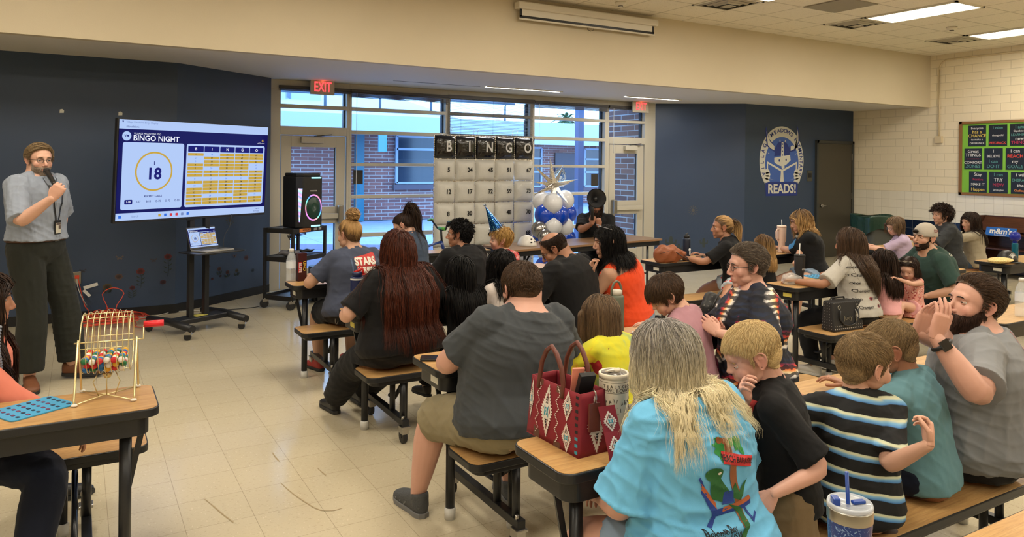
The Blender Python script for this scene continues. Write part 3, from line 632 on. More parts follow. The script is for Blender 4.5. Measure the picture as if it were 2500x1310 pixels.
# ---------------- materials for people -------------------------------------------------------------------
def skin(name,col,red=None):
    if name in MATS:return MATS[name]
    t=NT(name,.46); a=t.n('Attribute',attribute_name='msk'); red=red or (min(1,col[0]*.82),col[1]*.45,col[2]*.48)
    P=t.coord('Object'); c=t.mix(t.math('MULTIPLY',t.noise(P,14,3),.5),tuple(x*.88 for x in col),tuple(min(1,x*1.1) for x in col)); c=t.mix(a.outputs['Fac'],c,red); t.col(c); t.bump(t.noise(P,320,2),.10,.002)
    t.b.inputs['Subsurface Weight'].default_value=.0; t.b.inputs['Specular IOR Level'].default_value=.4; return t.m
def hairmat(name,c1,c2,tip=None,rough=.36,spec=.5):
    if name in MATS:return MATS[name]
    t=NT(name,rough); a=t.n('Attribute',attribute_name='rnd').outputs['Fac']; b=t.n('Attribute',attribute_name='along').outputs['Fac']
    c=t.mix(a,c1,c2)
    if tip: c=t.mix(t.ramp(b,[(.1,(0,0,0)),(.55,(1,1,1))]),c,t.mix(a,tuple(x*.75 for x in tip),tip))
    t.col(c); t.b.inputs['Specular IOR Level'].default_value=spec; return t.m
def cloth(name,col,rough=.85,var=.06,weave=900,fold=.0):
    if name in MATS:return MATS[name]
    t=NT(name,rough); P=t.coord('Object'); c=t.mix(t.noise(P,5,4),tuple(x*(1-var) for x in col),tuple(min(1,x*(1+var)) for x in col)); t.col(c)
    h=t.math('MULTIPLY_ADD',t.noise(P,9,3),1.0,t.math('MULTIPLY',t.noise(P,weave,1),.06)); t.bump(h,.35,.02); t.b.inputs['Sheen Weight'].default_value=.05; t.b.inputs['Specular IOR Level'].default_value=.25; return t.m
EYEM=[mat('eye_white',(.55,.52,.49),.2),mat('iris_brown',(.05,.025,.012),.15),mat('iris_blue',(.10,.17,.22),.15)]
# ---------------- torso profile ----------------------------------------------------------------------------
def torso_prof(sex,g,bust=0):
    S=[-.24,-.12,0,.14,.28,.45,.62,.76,.88,.96,1.02,1.08,1.2]
    if sex=='f': Wd=[.11,.165,.182,.168,.148,.148,.158,.164,.142,.094,.070,.054,.050]; D=[.09,.125,.13,.118,.102,.108,.122+bust,.118+bust*.6,.092,.078,.062,.052,.05]
    elif sex=='c': Wd=[.10,.15,.158,.152,.145,.150,.158,.160,.140,.090,.064,.050,.046]; D=[.09,.115,.118,.112,.108,.110,.112,.108,.09,.075,.058,.047,.045]
    else: Wd=[.10,.155,.168,.162,.156,.165,.180,.184,.158,.106,.078,.063,.060]; D=[.09,.12,.125,.118,.112,.116,.125,.125,.105,.088,.072,.062,.06]
    W2=[];D2=[];O=[]
    for s,w,d in zip(S,Wd,D):
        k=np.interp(s,[-.24,.0,.3,.7,.95,1.08],[.8,1,1.1,.7,.45,.25]); W2.append(w*(1+(g-1)*k)); D2.append(d*(1+(g-1)*k*1.15)); O.append((g-1)*.075*np.interp(s,[-.2,.1,.35,.7,.9],[.1,.7,1,.4,0]))
    return S,W2,D2,O
class Person: pass
def fold_disp(vs,n,amp,seed,kind='shirt'):
    r=np.random.default_rng(seed); out=np.zeros(len(vs)); wz=np.zeros(len(vs))
    for _ in range(4): k=r.normal(size=3)*9; wz+=np.sin(vs@k+r.uniform(0,6))*.5
    for _ in range(5):
        k=r.normal(size=3); k=nz(k*NV(1,1,.8))*r.uniform(26,52); s=np.sin(vs@k+wz*1.5+r.uniform(0,6)); m=.5+.5*np.sin(vs@(r.normal(size=3)*7)+r.uniform(0,6)); out+=(1-np.abs(s))**2*m*.7
    for _ in range(3):
        k=r.normal(size=3)*NV(.25,.25,1); k=nz(k)*r.uniform(45,75); s=np.sin(vs@k+wz*1.2+r.uniform(0,6)); m=np.clip(np.sin(vs@(r.normal(size=3)*8)+r.uniform(0,6)),0,1); out+=(1-np.abs(s))**2*m*.8
    return vs+n*((out-.8)*amp)[:,None]
def person(name_label,loc,yaw,S=1.,sex='m',g=1.,seat=.45,lean=8,side=0,twist=0,head=(0,0,0),hs=1.,kind=None,skin_=None,fine=True,
           hands=None,poles=None,hpose=('relax','relax'),hdir=(None,None),hpalm=(None,None),feet=None,knees=None,fdir=(None,None),
           shirt=None,pants=None,shoes=None,bust=0,hair=None,eyes='brown',face=True,brow=None,neckf=.0,stand=False,hipz=None,vs_=.0088,group=None,beard=None,socks=None,legs=True,slx=.0,nl=.05):
    """yaw: facing direction, 0 = +Y (windows), counter-clockwise in degrees. hands/feet in room coordinates."""
    root=thing('person',(loc[0],loc[1],0),R(yaw),name_label,'person',group); Q=Person(); Q.root=root
    Mi=np.array((Matrix.Translation((loc[0],loc[1],0))@Matrix.Rotation(R(yaw),4,'Z')).inverted())
    def lo(p): p=np.asarray(p,float); return Mi[:3,:3]@p+Mi[:3,3]
    def ld(d): return Mi[:3,:3]@np.asarray(d,float)
    Q.lo=lo; Q.ld=ld
    hz=hipz if hipz else (.93*S if stand else seat+.092*S*(g**.7)); pel=NV(0,0,hz); Ls=.472*S; prof=torso_prof(sex,g,bust)
    # spine curve
    def spine(s):
        n=12; p=pel.copy(); ss=0; step=s/n
        for i in range(n):
            u=(i+.5)*step; a=R(lean)*(.45+.95*np.clip(u,0,1.1)); b=R(side)*(.6+.7*np.clip(u,0,1)); p=p+NV(math.sin(b)*math.cos(a),math.sin(a)*math.cos(b),math.cos(a)*math.cos(b))*step*Ls
        return p
    def rt(s): a=R(twist)*np.clip(s,0,1); b=R(side)*(.6+.7*np.clip(s,0,1))*.8; v=NV(math.cos(a)*math.cos(b),math.sin(a),-math.sin(b)); return nz(v)
    Sx,Wp,Dp,Of=prof; C=[spine(s) for s in Sx]; Rt=[rt(s) for s in Sx]
    Tn=[nz(C[min(i+1,len(C)-1)]-C[max(i-1,0)]) for i in range(len(C))]; Fw=[np.cross(t,r)*1. for t,r in zip(Tn,Rt)]
    C2=[c+f*o*S for c,f,o in zip(C,Fw,Of)]
    def torso(mb,e,s0,s1,flare=0):
        ss=[s0]+[s for s in Sx if s0<s<s1]+[s1]
        cc=[NV(*[np.interp(s,Sx,[c[k] for c in C2]) for k in range(3)]) for s in ss]
        ww=[np.interp(s,Sx,Wp)*S+e+flare*max(0,(.2-s)/(.2-s0)) for s in ss]; dd=[np.interp(s,Sx,Dp)*S+e+flare*max(0,(.2-s)/(.2-s0)) for s in ss]
        eloft(mb,cc,ww,dd,[rt(s) for s in ss],28,2.35)
    # head
    nb=spine(1.0); tz=nz(spine(1.0)-spine(.9)); hy,hp,hr=[R(a) for a in head]
    HM=Matrix.Rotation(hy,3,'Z')@Matrix.Rotation(-hp,3,'X')@Matrix.Rotation(hr,3,'Y'); HM=np.array(HM)
    up=HM@NV(0,0,1); fw=HM@NV(0,1,0); nd=nz(tz*.6+up*.5+NV(0,neckf,0)); hc=nb+nd*nl*S+(HM@NV(0,.027,.068))*hs
    kd=kind or {'m':'male','f':'female','c':'child'}[sex]; HT=head_template(kd,fine); hv=(HT['v']*hs)@HM.T+hc
    Q.hc=hc;Q.HM=HM;Q.hs=hs; Q.S=S
    sh=[]; el=[];wr=[];hp_=[];kn=[];an=[]
    shw=(.168 if sex=='m' else .150 if sex=='f' else .150)*S+(g-1)*.03
    lg=1+(g-1)*.55; tf=1 if sex=='m' else .9
    ru=[(0,.056*S*tf*lg),(.5,.046*S*tf*lg),(1,.040*S*tf*lg),(1.25,.041*S*tf*lg),(1.6,.034*S*tf*lg),(2,.026*S*tf)]
    rl=[(0,.088*S*lg),(.5,.076*S*lg),(1,.056*S*lg),(1.3,.057*S*lg),(1.7,.042*S*lg),(2,.036*S)]
    feet=feet or (None,None); hands=hands or (None,None); poles=poles or (None,None); knees=knees or (None,None)
    for i,sg in enumerate((-1,1)):   # 0 = left (x<0), 1 = right
        c=spine(.865); s_=c+rt(.9)*sg*shw+NV(0,.0,0)+Fw[8]*slx; sh.append(s_)
        tgt=lo(hands[i]) if hands[i] is not None else s_+NV(sg*.02,.30*S,-.38*S)
        pl=ld(poles[i]) if poles[i] is not None else NV(sg*.7,-.35,-.8); e_,w_=ik(s_,tgt,.285*S,.25*S,pl); el.append(e_);wr.append(w_)
        h_=pel+rt(0)*sg*.088*S*(1+(g-1)*.6)+NV(0,.0,-.01*S); hp_.append(h_)
        ft=lo(feet[i]) if feet[i] is not None else (NV(sg*.11*S,0,.085*S) if stand else NV(sg*.14*S,.40*S,.085*S))
        pk=ld(knees[i]) if knees[i] is not None else NV(sg*.12,1,.5 if not stand else .0); k_,a_=ik(h_,ft,.43*S,.41*S,pk); kn.append(k_);an.append(a_)
    Q.sh,Q.el,Q.wr,Q.kn,Q.an=sh,el,wr,kn,an
    # --- skin surface
    mb=MB(); torso(mb,0,-.24,1.2); skn=skin_
    for i,sg in enumerate((-1,1)):
        limb(mb,[sh[i],el[i],wr[i]],ru,0,0,2); mb.ell(sh[i]-NV(0,0,.004),(.058*S*tf*lg,)*3)
        if legs: limb(mb,[hp_[i],kn[i],an[i]],rl,0,0,2)
        limb(mb,[nb-NV(0,0,.005)+Fw[9]*(-.01),sh[i]+NV(0,0,.012)],[(0,.040*S),(1,.036*S)],0,0,1)
    NR=(.060 if sex=='m' else .052 if sex=='f' else .046)*S*(1+(g-1)*.12); NT_=hc+HM@NV(0,-.036,-.05)*hs; limb(mb,[nb-tz*.06,nb*.6+NT_*.4,NT_],[(0,NR*1.12),(.5,NR*1.0),(1,NR*.95),(2,(.052 if sex=='m' else .047)*hs*(1 if sex!='c' else .85))],0,0,2,caps=(1,1))
    bv,bf=vox(mb,vs_,3); bf=np.asarray(bf)
    V=[bv,hv]; Fs=[bf,HT['f']+len(bv)]; K=[np.zeros(len(bv)),HT['msk']]; off=len(bv)+len(hv)
    Q.hand=[]
    for i,sg in enumerate((-1,1)):
        d=nz(ld(hdir[i])) if hdir[i] is not None else nz(wr[i]-el[i]); pn=nz(ld(hpalm[i])) if hpalm[i] is not None else NV(0,0,-1)
        pn=nz(pn-d*np.dot(pn,d)); z=-pn; x=np.cross(d,z); A=np.array([x,d,z]).T; tv,tf_=hand_template(hpose[i],i==0,fine)
        q=(tv*(S*.98 if sex=='m' else S*.93))@A.T+wr[i]; V.append(q); Fs.append(tf_+off); off+=len(q); K.append(np.full(len(q),.08)); Q.hand.append((wr[i],A))
    Q.body=mesh_arr('body',np.concatenate(V),np.concatenate(Fs),skn,root,attrs={'msk':np.concatenate(K)})
    # --- eyes, brows
    if face:
        for sg in(-1,1):
            m=MB(); c=NV(sg*HT['ex'],HT['ey']-(.0022 if HT['ch'] else .0032),HT['ez']); r=.0120
            m.ell((0,0,0),(r,r,r),nu=24,nv=16); m.add(*_disc(r,.0064,.0004,18),1); m.add(*_disc(r,.0030,.0008,14),2)
            Mm=np.eye(4); Mm[:3,:3]=HM*hs; Mm[:3,3]=hc+HM@c*hs; m.v=[a@Mm[:3,:3].T+Mm[:3,3] for a in m.v]
            m.build('eye',[EYEM[0],EYEM[1] if eyes=='brown' else EYEM[2],mat('pupil',(.004,.004,.004),.1)],root)
            m=MB(); lids(m,c,r,sg); m.v=[a@Mm[:3,:3].T+hc for a in [np.asarray(q) for q in m.v]] if False else [(a*hs)@HM.T+hc for a in m.v]
            m.build('eyelid',skn,root)
            if brow:
                m=MB(); pts=[(sg*x,HT['ey']+.0195-.9*max(0,x-.02)**1.25-(.004 if HT['ch'] else 0),HT['ez']+.0165+z) for x,z in((.013,.0),(.022,.0035),(.032,.0045),(.042,.002),(.048,-.002))]
                m.tube(pts,[.0018,.0032,.003,.0024,.001],6); m.v=[(a*hs)@HM.T+hc for a in m.v]; m.build('eyebrow',brow,root)
    # --- clothes
    Q.cloth=[]
    if shirt:
        sl=shirt.get('sleeve',.62); e=shirt.get('e',.014)*max(S,.8); mb=MB(); hem=shirt.get('hem',-.16); top=shirt.get('top',1.0)
        torso(mb,e,hem,top,shirt.get('flare',.012))
        for i,sg in enumerate((-1,1)):
            if sl>0:
                mb.ell(sh[i]-NV(0,0,.004),(.058*S*tf*lg+e,)*3); limb(mb,[sh[i],el[i],wr[i]],ru,e,0,sl,shirt.get('sflare',.016),caps=(1,0))
            if sl>0 or shirt.get('strap'): limb(mb,[nb-NV(0,0,.012)+Fw[9]*(-.01),sh[i]+NV(0,0,.008)],[(0,.046*S),(1,.040*S)],e*.9,.0 if sl>0 else .3,1,caps=(0,1))
        if sl>0:
            cn=shirt.get('collar',.42); limb(mb,[nb-tz*.07,nb*(1-cn)+NT_*cn],[(0,NR*1.62),(.5,NR*1.22),(1,NR*1.08)],.010,0,1,caps=(1,0))
        cv,cf=vox(mb,shirt.get('vox',vs_),2); cf=np.asarray(cf); n=vnormals(cv,cf); cv=fold_disp(cv,n,shirt.get('fold',.0045)*S,int(abs(loc[0]*100+loc[1]*37))+3)
        if shirt.get('floor') is not None: cv[:,2]=np.maximum(cv[:,2],shirt['floor'])
        o=mesh_arr(shirt.get('name','shirt'),cv,cf,shirt['mat'],root); Q.shirt=o; Q.cloth.append(o)
    if pants:
        e=pants.get('e',.014)*max(S,.8); ln=pants.get('len',1.9); mb=MB(); torso(mb,e*.35,-.24,pants.get('waist',.12),0)
        for i,sg in enumerate((-1,1)): limb(mb,[hp_[i],kn[i],an[i]],rl,e,0,ln,pants.get('flare',.015),caps=(1,0))
        if stand: mb.ell(pel+NV(0,0,-.05*S),(.13*g*S,.11*g*S,.11*S))
        if not stand: mb.ell(pel+NV(0,-.02*S,-.04*S),((.140*g)*S+e*.6,.10*g*S+e*.6,.075*S))
        cv,cf=vox(mb,pants.get('vox',vs_*1.1),2); cf=np.asarray(cf); n=vnormals(cv,cf); cv=fold_disp(cv,n,pants.get('fold',.004)*S,int(abs(loc[0]*100+loc[1]*57))+11)
        if not stand and hipz is None:
            cv[:,2]=np.where((cv[:,2]<seat+.004)&(np.abs(cv[:,1])<.16)&(cv[:,2]>seat-.12),seat+.004,cv[:,2])
        Q.pants=mesh_arr(pants.get('name','trousers'),cv,cf,pants['mat'],root)
    if shoes:
        for i,sg in enumerate((-1,1)):
            d=ld(fdir[i]) if fdir[i] is not None else NV(sg*.12,1,0); shoe(root,an[i],d,S*shoes.get('k',1.),shoes)
    elif pants or True:
        pass
    if hair: build_hair(Q,HT,hair,root,C2,Wp,Dp,S,sh,fine)
    if beard: build_hair(Q,HT,beard,root,C2,Wp,Dp,S,sh,fine,True)
    return Q
def _disc(r,rr,lift,n):
    vs=[(0,r+lift,0)]
    for k in(.5,1.0):
        for j in range(n): a=2*PI*j/n; x=rr*k*math.cos(a);z=rr*k*math.sin(a); vs.append((x,math.sqrt(max(r*r-x*x-z*z,0))+lift,z))
    fs=[(0,1+(j+1)%n,1+j) for j in range(n)]+[(1+j,1+(j+1)%n,1+n+(j+1)%n,1+n+j) for j in range(n)]; return vs,fs
def lids(m,c,r,sg):
    R_=r*1.09
    for a0,a1 in((14 if sg*0 else 12,80),(-75,-15)):
        vs=[];n=12;k=6
        for i in range(k+1):
            for j in range(n+1):
                az=R(-75+150*j/n); s=max(0,math.cos(az*1.12))**.6
                e0=a0*s if a0>0 else a1*s; e1=a1 if a0>0 else a0; e=R(e0+(e1-e0)*i/k); vs.append((c[0]+R_*math.cos(e)*math.sin(az),c[1]+R_*math.cos(e)*math.cos(az),c[2]+R_*math.sin(e)))
        m.add(vs,[(i*(n+1)+j,i*(n+1)+j+1,(i+1)*(n+1)+j+1,(i+1)*(n+1)+j) for i in range(k) for j in range(n)],0,True)
def shoe(root,an,d,S,sp):
    d=NV(d[0],d[1],0); d=nz(d); x=np.cross(d,NV(0,0,1)); z0=an[2]-.085*S; L=.27*S
    up=MB(); P=lambda t,h: NV(an[0],an[1],z0)+d*t*S+NV(0,0,h*S)
    eloft(up,[P(-.062,.05),P(-.05,.05),P(-.02,.055),P(.03,.05),P(.08,.042),P(.13,.036),P(.17,.030),P(.195,.026)],[.016*S,.030*S,.036*S,.038*S,.043*S,.046*S,.040*S,.018*S],[.03*S,.045*S,.05*S,.045*S,.034*S,.028*S,.022*S,.012*S],[x]*8,18,2.3)
    if sp.get('high',1): eloft(up,[P(-.02,.05),P(-.018,.09),P(-.016,.10)],[.038*S,.040*S,.040*S],[.043*S,.044*S,.042*S],[x]*3,16,2.)
    cv,cf=vox(up,.007,2); cf=np.asarray(cf); cv[:,2]=np.maximum(cv[:,2],z0+.014*S); o=mesh_arr('shoe',cv,cf,sp['mat'],root)
    m=MB(); out=[(-.068,0),(-.058,.026),(-.03,.036),(.03,.037),(.09,.045),(.14,.047),(.18,.034),(.203,.0)]; out=out+[(a,-b) for a,b in out[-2:0:-1]]
    M=Matrix(((d[0],x[0],0,an[0]),(d[1],x[1],0,an[1]),(0,0,1,z0),(0,0,0,1))); out=[(a*S,b*S) for a,b in out]
    m.prism(out[::-1],.001,.024*S,0,M); q=m.build('shoe_sole',sp['sole'],o,.004)
    if sp.get('extra'): sp['extra'](o,P,x,d,S)
# ---------------- hair ----------------------------------------------------------------------------------------
HB_Y=[-.2,-.075,-.05,-.033,-.022,-.008,.006,.014,.020,.034,.050,.066,.2]; HB_Z=[-.062,-.062,-.050,-.022,.012,.032,.014,-.012,.030,.052,.066,.074,.078]
def build_hair(Q,HT,hp,root,C2,Wp,Dp,S,sh,fine,beard=False):
    st=hp['style']; m_=hp['mat']; hs=Q.hs; HM=Q.HM; hc=Q.hc; r=np.random.default_rng(hp.get('seed',5)); v=HT['v']; f=HT['f']; n=vnormals(v,f); fc=v[f].mean(1)
    nk=hp.get('nape',0.)
    if beard:
        msk=(fc[:,1]>-.012)&(fc[:,2]<np.interp(fc[:,1],[-.01,.02,.05,.075,.1],[.0,-.02,-.04,-.045,-.043]))&(fc[:,2]>-.135+.5*np.maximum(0,.06-fc[:,1]))&(np.abs(fc[:,0])<.075)
        cyy=HT['cy']; mzz=HT['mz']; lip=((np.abs(fc[:,0])<.021)&(np.abs(fc[:,2]-mzz)<.0095)); msk&=~lip; msk&=fc[:,2]>-.118
    else:
        zb=np.interp(fc[:,1],HB_Y,HB_Z); zb=zb+(nk*(fc[:,1]<-.03))
        if hp.get('recede'): zb=zb+hp['recede']*np.clip((fc[:,1]-.01)/.05,0,1)
        if hp.get('bangs'): zb=zb-.004
        msk=fc[:,2]>zb
        ear=(np.abs(fc[:,0])>.0765)&(np.abs(fc[:,1]+.008)<.03)&(np.abs(fc[:,2]+.0)<.036); msk&=~ear
        if hp.get('bald'): 
            bc=NV(*hp['bald'][:3]); msk&=(np.linalg.norm(fc-bc,axis=1)>hp['bald'][3])
    idx=np.nonzero(msk)[0]
    th=hp.get('cap',.006)
    # cap shell
    used=np.unique(f[idx]); rm=-np.ones(len(v),int); rm[used]=np.arange(len(used)); cvs=v[used]+n[used]*th; cfs=rm[f[idx]]
    capv=(cvs*hs)@HM.T+hc; hv=[capv];hf=[cfs]; rn=[r.random(len(capv))*.8]; al=[np.full(len(capv),.05)]
    # roots
    ar=np.linalg.norm(np.cross(v[f[idx,1]]-v[f[idx,0]],v[f[idx,2]]-v[f[idx,0]]),axis=1); N=int(hp.get('n',2500)*(1 if fine else .5)); ci=idx[r.choice(len(idx),N,p=ar/ar.sum())]
    w=r.dirichlet([1,1,1],N); p=(v[f[ci,0]]*w[:,:1]+v[f[ci,1]]*w[:,1:2]+v[f[ci,2]]*w[:,2:]); nn=(n[f[ci]].mean(1)); nn/=np.linalg.norm(nn,axis=1,keepdims=True)+1e-9
    root0=p.copy(); p=p+nn*th*.5; crown=NV(*hp.get('crown',(.01,-.045,.12))); L=hp.get('len',.04)*(1-hp.get('lvar',.35)*r.random(N)); seg=hp.get('seg',6)
    if hp.get('fade'): L=L*np.interp(root0[:,2]+.0*root0[:,1],[-.06,.035,.085],[hp['fade']*.7,hp['fade'],1.])
    cc=NV(0,-.012,.035); cr=NV(.080,.099,.086)
    lift=hp.get('lift',.25); P=[p]; dirn=None; grav_l=(HM.T@NV(0,0,-1))
    par=hp.get('part')   # parting: hair flows away from the sagittal plane
    coll=hp.get('body',False); hang=hp.get('hang',.11)
    tie=NV(*hp['tie']) if hp.get('tie') else None
    cj_=r.normal(size=(N,3))*.014; c_acc=np.zeros(N); phase=(root0@NV(90,60,50))+r.normal(size=N)*.5; side=np.sign(root0[:,0]+.001*r.normal(size=N)-(hp.get('partx',0)))
    E=[]
    cnn=np.zeros((N,3))
    if coll: T=bvh_of(Q.shirt if hp.get('onshirt',1) else Q.body); mr=.003+.022*r.random(N)**1.5
    inside_w=lambda W: W
    if coll: L=L*np.interp(root0[:,2],[-.06,.12],[hp.get('low',.66),1.])
    ls=L/seg
    for k in range(seg):
        q=P[-1]; rad=(q-cc)/cr; ndir=rad/cr; ndir/=np.linalg.norm(ndir,axis=1,keepdims=True)
        if beard: d=NV(0,.25,-1)[None]*1.+ndir*.35+r.normal(size=(N,3))*.15
        elif tie is not None and (np.linalg.norm(q-tie,axis=1).min()>=0): 
            d=tie-q; d=d-ndir*(d*ndir).sum(1,keepdims=True)*.8
        else:
            away=q-crown+cj_
            if par: away=np.stack([side*.8+0*q[:,0],(-.25+hp.get('fwd',0))*np.ones(N)+np.where(q[:,1]>.03,-.5,0),-.35*np.ones(N)],1)+away*2
            if hp.get('comb'): away=NV(*hp['comb'])[None]*(.06+.12*np.clip((root0[:,1:2]+.06)*8,0,1))+away*.5
            away=away-ndir*(away*ndir).sum(1,keepdims=True); away/=np.linalg.norm(away,axis=1,keepdims=True)+1e-6
            gk=np.clip((c_acc-hang*.3)/hang,0,1)[:,None] if coll or hp.get('fall') else hp.get('grav',.25)
            d=away*(1-gk*.97)+grav_l[None]*gk*1.2+ndir*lift*(.6 if k==0 else .15)
            if hp.get('swoop') is not None: d=d+NV(*hp['swoop'])[None]*np.clip(root0[:,2:3]*8,0,1)
            if hp.get('back'): d=d+(-NV(0,1,0))[None]*hp['back']*(1-np.clip(c_acc/.2,0,1))[:,None]
        d/=np.linalg.norm(d,axis=1,keepdims=True)+1e-9
        wv=hp.get('wave',0)
        if wv: 
            ph=phase+c_acc*hp.get('wf',60); d=d+np.stack([np.sin(ph),np.cos(ph*1.1)*.6,0*ph],1)*wv
        cl=hp.get('curl',0)
        if cl: ph=r.uniform(0,6.28,N) if k==0 else ph0+k*1.9; ph0=ph; d=d*(1-cl)+np.stack([np.sin(ph),np.cos(ph),np.sin(ph*.7+1)],1)*cl+ndir*.3
        d=d+r.normal(size=(N,3))*hp.get('fuzz',.06); d/=np.linalg.norm(d,axis=1,keepdims=True)+1e-9
        if coll:
            dn_=np.minimum((d*cnn).sum(1,keepdims=True),0); d=d-cnn*dn_; d/=np.linalg.norm(d,axis=1,keepdims=True)+1e-6
        nq=q+d*ls[:,None]
        t=(k+1)/seg; off=1+(hp.get('vol',.10))*min(1,t*2)*(.6+.8*((root0@NV(37,91,53))%1)); x=(nq-cc)/(cr*off[:,None]); xl=np.linalg.norm(x,axis=1); ins=(xl<1)
        if not beard: nq=np.where((ins&(nq[:,2]>-.07))[:,None],cc+x/np.maximum(xl,1e-6)[:,None]*cr*off[:,None],nq)
        if hp.get('fall') or coll:
            # keep the hair out of the face and neck
            fy=(nq[:,1]>.03)&(np.abs(nq[:,0])<.075)&(nq[:,2]<.06)&(root0[:,1]<.2)
            if not hp.get('facehair'): nq[:,0]=np.where(fy,side*.078,nq[:,0]); nq[:,1]=np.where(fy,nq[:,1]*.8,nq[:,1])
            x=(nq-NV(0,-.03,-.08))/NV(.062,.062,.1); xl=np.linalg.norm(x,axis=1); nq=np.where((xl<1)[:,None],NV(0,-.03,-.08)+x/np.maximum(xl,1e-6)[:,None]*NV(.062,.062,.1),nq)
        if coll:
            W=(nq*hs)@HM.T+hc; W0=(q*hs)@HM.T+hc
            if hp.get('gather'): gk_=hp['gather']; fz=np.clip((hc[2]-.10-W[:,2])*6,0,1)*(1-gk_[0]); W[:,0]=W[:,0]+(hc[0]+gk_[1]-W[:,0])*fz*.22
            if hp.get('behind') is not None: bl_=C2[9][1]+hp['behind']-.01; W[:,1]=np.where((W[:,2]<hc[2]-.10)&(W[:,1]>bl_),W[:,1]-np.minimum(W[:,1]-bl_,.03),W[:,1])
            cnn[:]=0
            for i in np.nonzero(W[:,2]<hc[2]-.06)[0]:
                p_=Vector(W[i]); h=T.find_nearest(p_,.3)
                if h[0] is not None and (p_-h[0]).dot(h[1])<mr[i]: W[i]=h[0]+h[1]*mr[i]; cnn[i]=HM.T@np.array(h[1])
            dv_=W-W0; ln_=np.linalg.norm(dv_,axis=1,keepdims=True); W=W0+dv_/np.maximum(ln_,1e-6)*np.minimum(ln_,ls[:,None]*hs*1.1)
            W[:,2]=np.maximum(W[:,2],hp.get('zmin',-9)); nq=((W-hc)@HM)/hs
        P.append(nq); c_acc=c_acc+ls
    P=np.array(P)            # seg+1,N,3
    if tie is not None:
        tv=(np.array(tie)); 
    PW=(P*hs)@HM.T+hc
    wd=hp.get('w',.0011); _strands(hv,hf,rn,al,PW,wd*(1 if fine else 1.5),r)
    if tie is not None and hp.get('tail'):
        T=hp['tail']; N2=int(T.get('n',900)*(1 if fine else .5)); sg=12; base=(tie*hs)@HM.T+hc; d0=HM@NV(*T.get('dir',(0,-.7,.5))); pt=base+r.normal(size=(N2,3))*T.get('r0',.012); Lk=T['len']*(1-.3*r.random(N2)); PP=[pt]; off=r.normal(size=(N2,3)); 
        for k in range(sg):
            t=k/sg; d=d0*(max(0,1-t*T.get('bend',3.2)))+NV(0,0,-1)*min(1,t*3.2+.1)+off*T.get('spread',.10)*(1 if t<.4 else .2)+NV(*T.get('drift',(0,0,0)))
            wv=T.get('wave',.12); d=d+np.stack([np.sin(off[:,0]*.6+t*9),np.cos(off[:,0]+t*8),0*off[:,0]],1)*wv; d/=np.linalg.norm(d,axis=1,keepdims=True); nq=PP[-1]+d*(Lk/sg)[:,None]
            for c,rr in [(C2[s],NV(Wp[s]*S+.02,Dp[s]*S+.02,.12*S)) for s in(5,6,7,8,9)]:
                x=(nq-c)/rr; xl=np.linalg.norm(x,axis=1); nq=np.where((xl<1)[:,None],c+x/np.maximum(xl,1e-6)[:,None]*rr,nq)
            PP.append(nq)
        _strands(hv,hf,rn,al,np.array(PP),wd*1.2,r)
    if tie is not None and hp.get('bun'):
        B=hp['bun']; N2=B.get('n',500); c=NV(*B['c']); rr=B['r']; a=r.uniform(0,6.28,N2); b=r.uniform(-1,1,N2); sg=14; PP=[]
        ax=r.normal(size=(N2,3))*.5+NV(0,-.5,.8); ax/=np.linalg.norm(ax,axis=1,keepdims=True); u=np.cross(ax,NV(1,0,0)); u/=np.linalg.norm(u,axis=1,keepdims=True); w2=np.cross(ax,u); lay=r.uniform(.55,1.0,N2); fz=r.normal(size=(N2,3))*.12
        for k in range(sg+1):
            t=a+k/sg*4.2*(.6+.4*lay); q=c+(u*np.cos(t)[:,None]+w2*np.sin(t)[:,None])*(rr*lay)[:,None]*(1+.25*np.maximum(0,k/sg-.75)*4*(r.random(N2)>.8))[:,None]+ax*(b*rr*.55)[:,None]+fz*rr*(k/sg); PP.append((q*hs)@HM.T+hc)
        _strands(hv,hf,rn,al,np.array(PP),wd*1.2,r)
    tri=[np.asarray(x) for x in hf]; o=0; FF=[]
    for vv,ff in zip(hv,tri): FF.append(ff+o); o+=len(vv)
    # triangles and quads both stored as quads: strands are 4-sided faces, cap is quads
    mesh_arr('beard' if beard else 'hair',np.concatenate(hv),np.concatenate(FF),m_,root,attrs={'rnd':np.concatenate(rn),'along':np.concatenate(al)})
def _strands(hv,hf,rn,al,P,w,r):
    K,N,_=P.shape; T=np.gradient(P,axis=0); T/=np.linalg.norm(T,axis=2,keepdims=True)+1e-9; ref=r.normal(size=(N,3)); u=np.cross(T,ref[None]); u/=np.linalg.norm(u,axis=2,keepdims=True)+1e-9; b=np.cross(T,u)
    tt=np.linspace(0,1,K); ww=w*np.minimum(1,(1-tt)*3.0+.10)*(.7+.6*r.random((1,N)).T)[None,:,0] if False else (w*np.minimum(1,(1-tt)*3+.12))[:,None]*(.7+.6*r.random(N))[None]
    ring=[]
    for j in range(3): a=2*PI*j/3; ring.append(P+(u*math.cos(a)+b*math.sin(a))*ww[:,:,None])
    V=np.stack(ring,2)   # K,N,3,3
    V=V.reshape(-1,3); ids=np.arange(K*N*3).reshape(K,N,3); F=[]
    for j in range(3):
        a=ids[:-1,:,j];b_=ids[:-1,:,(j+1)%3];c=ids[1:,:,(j+1)%3];d=ids[1:,:,j]; F.append(np.stack([a,b_,c,d],-1).reshape(-1,4))
    hv.append(V);hf.append(np.concatenate(F)); rr=np.clip(r.normal(.5,.28,N),0,1); rn.append(np.broadcast_to(rr[None,:,None],(K,N,3)).ravel()); al.append(np.broadcast_to(tt[:,None,None],(K,N,3)).ravel())
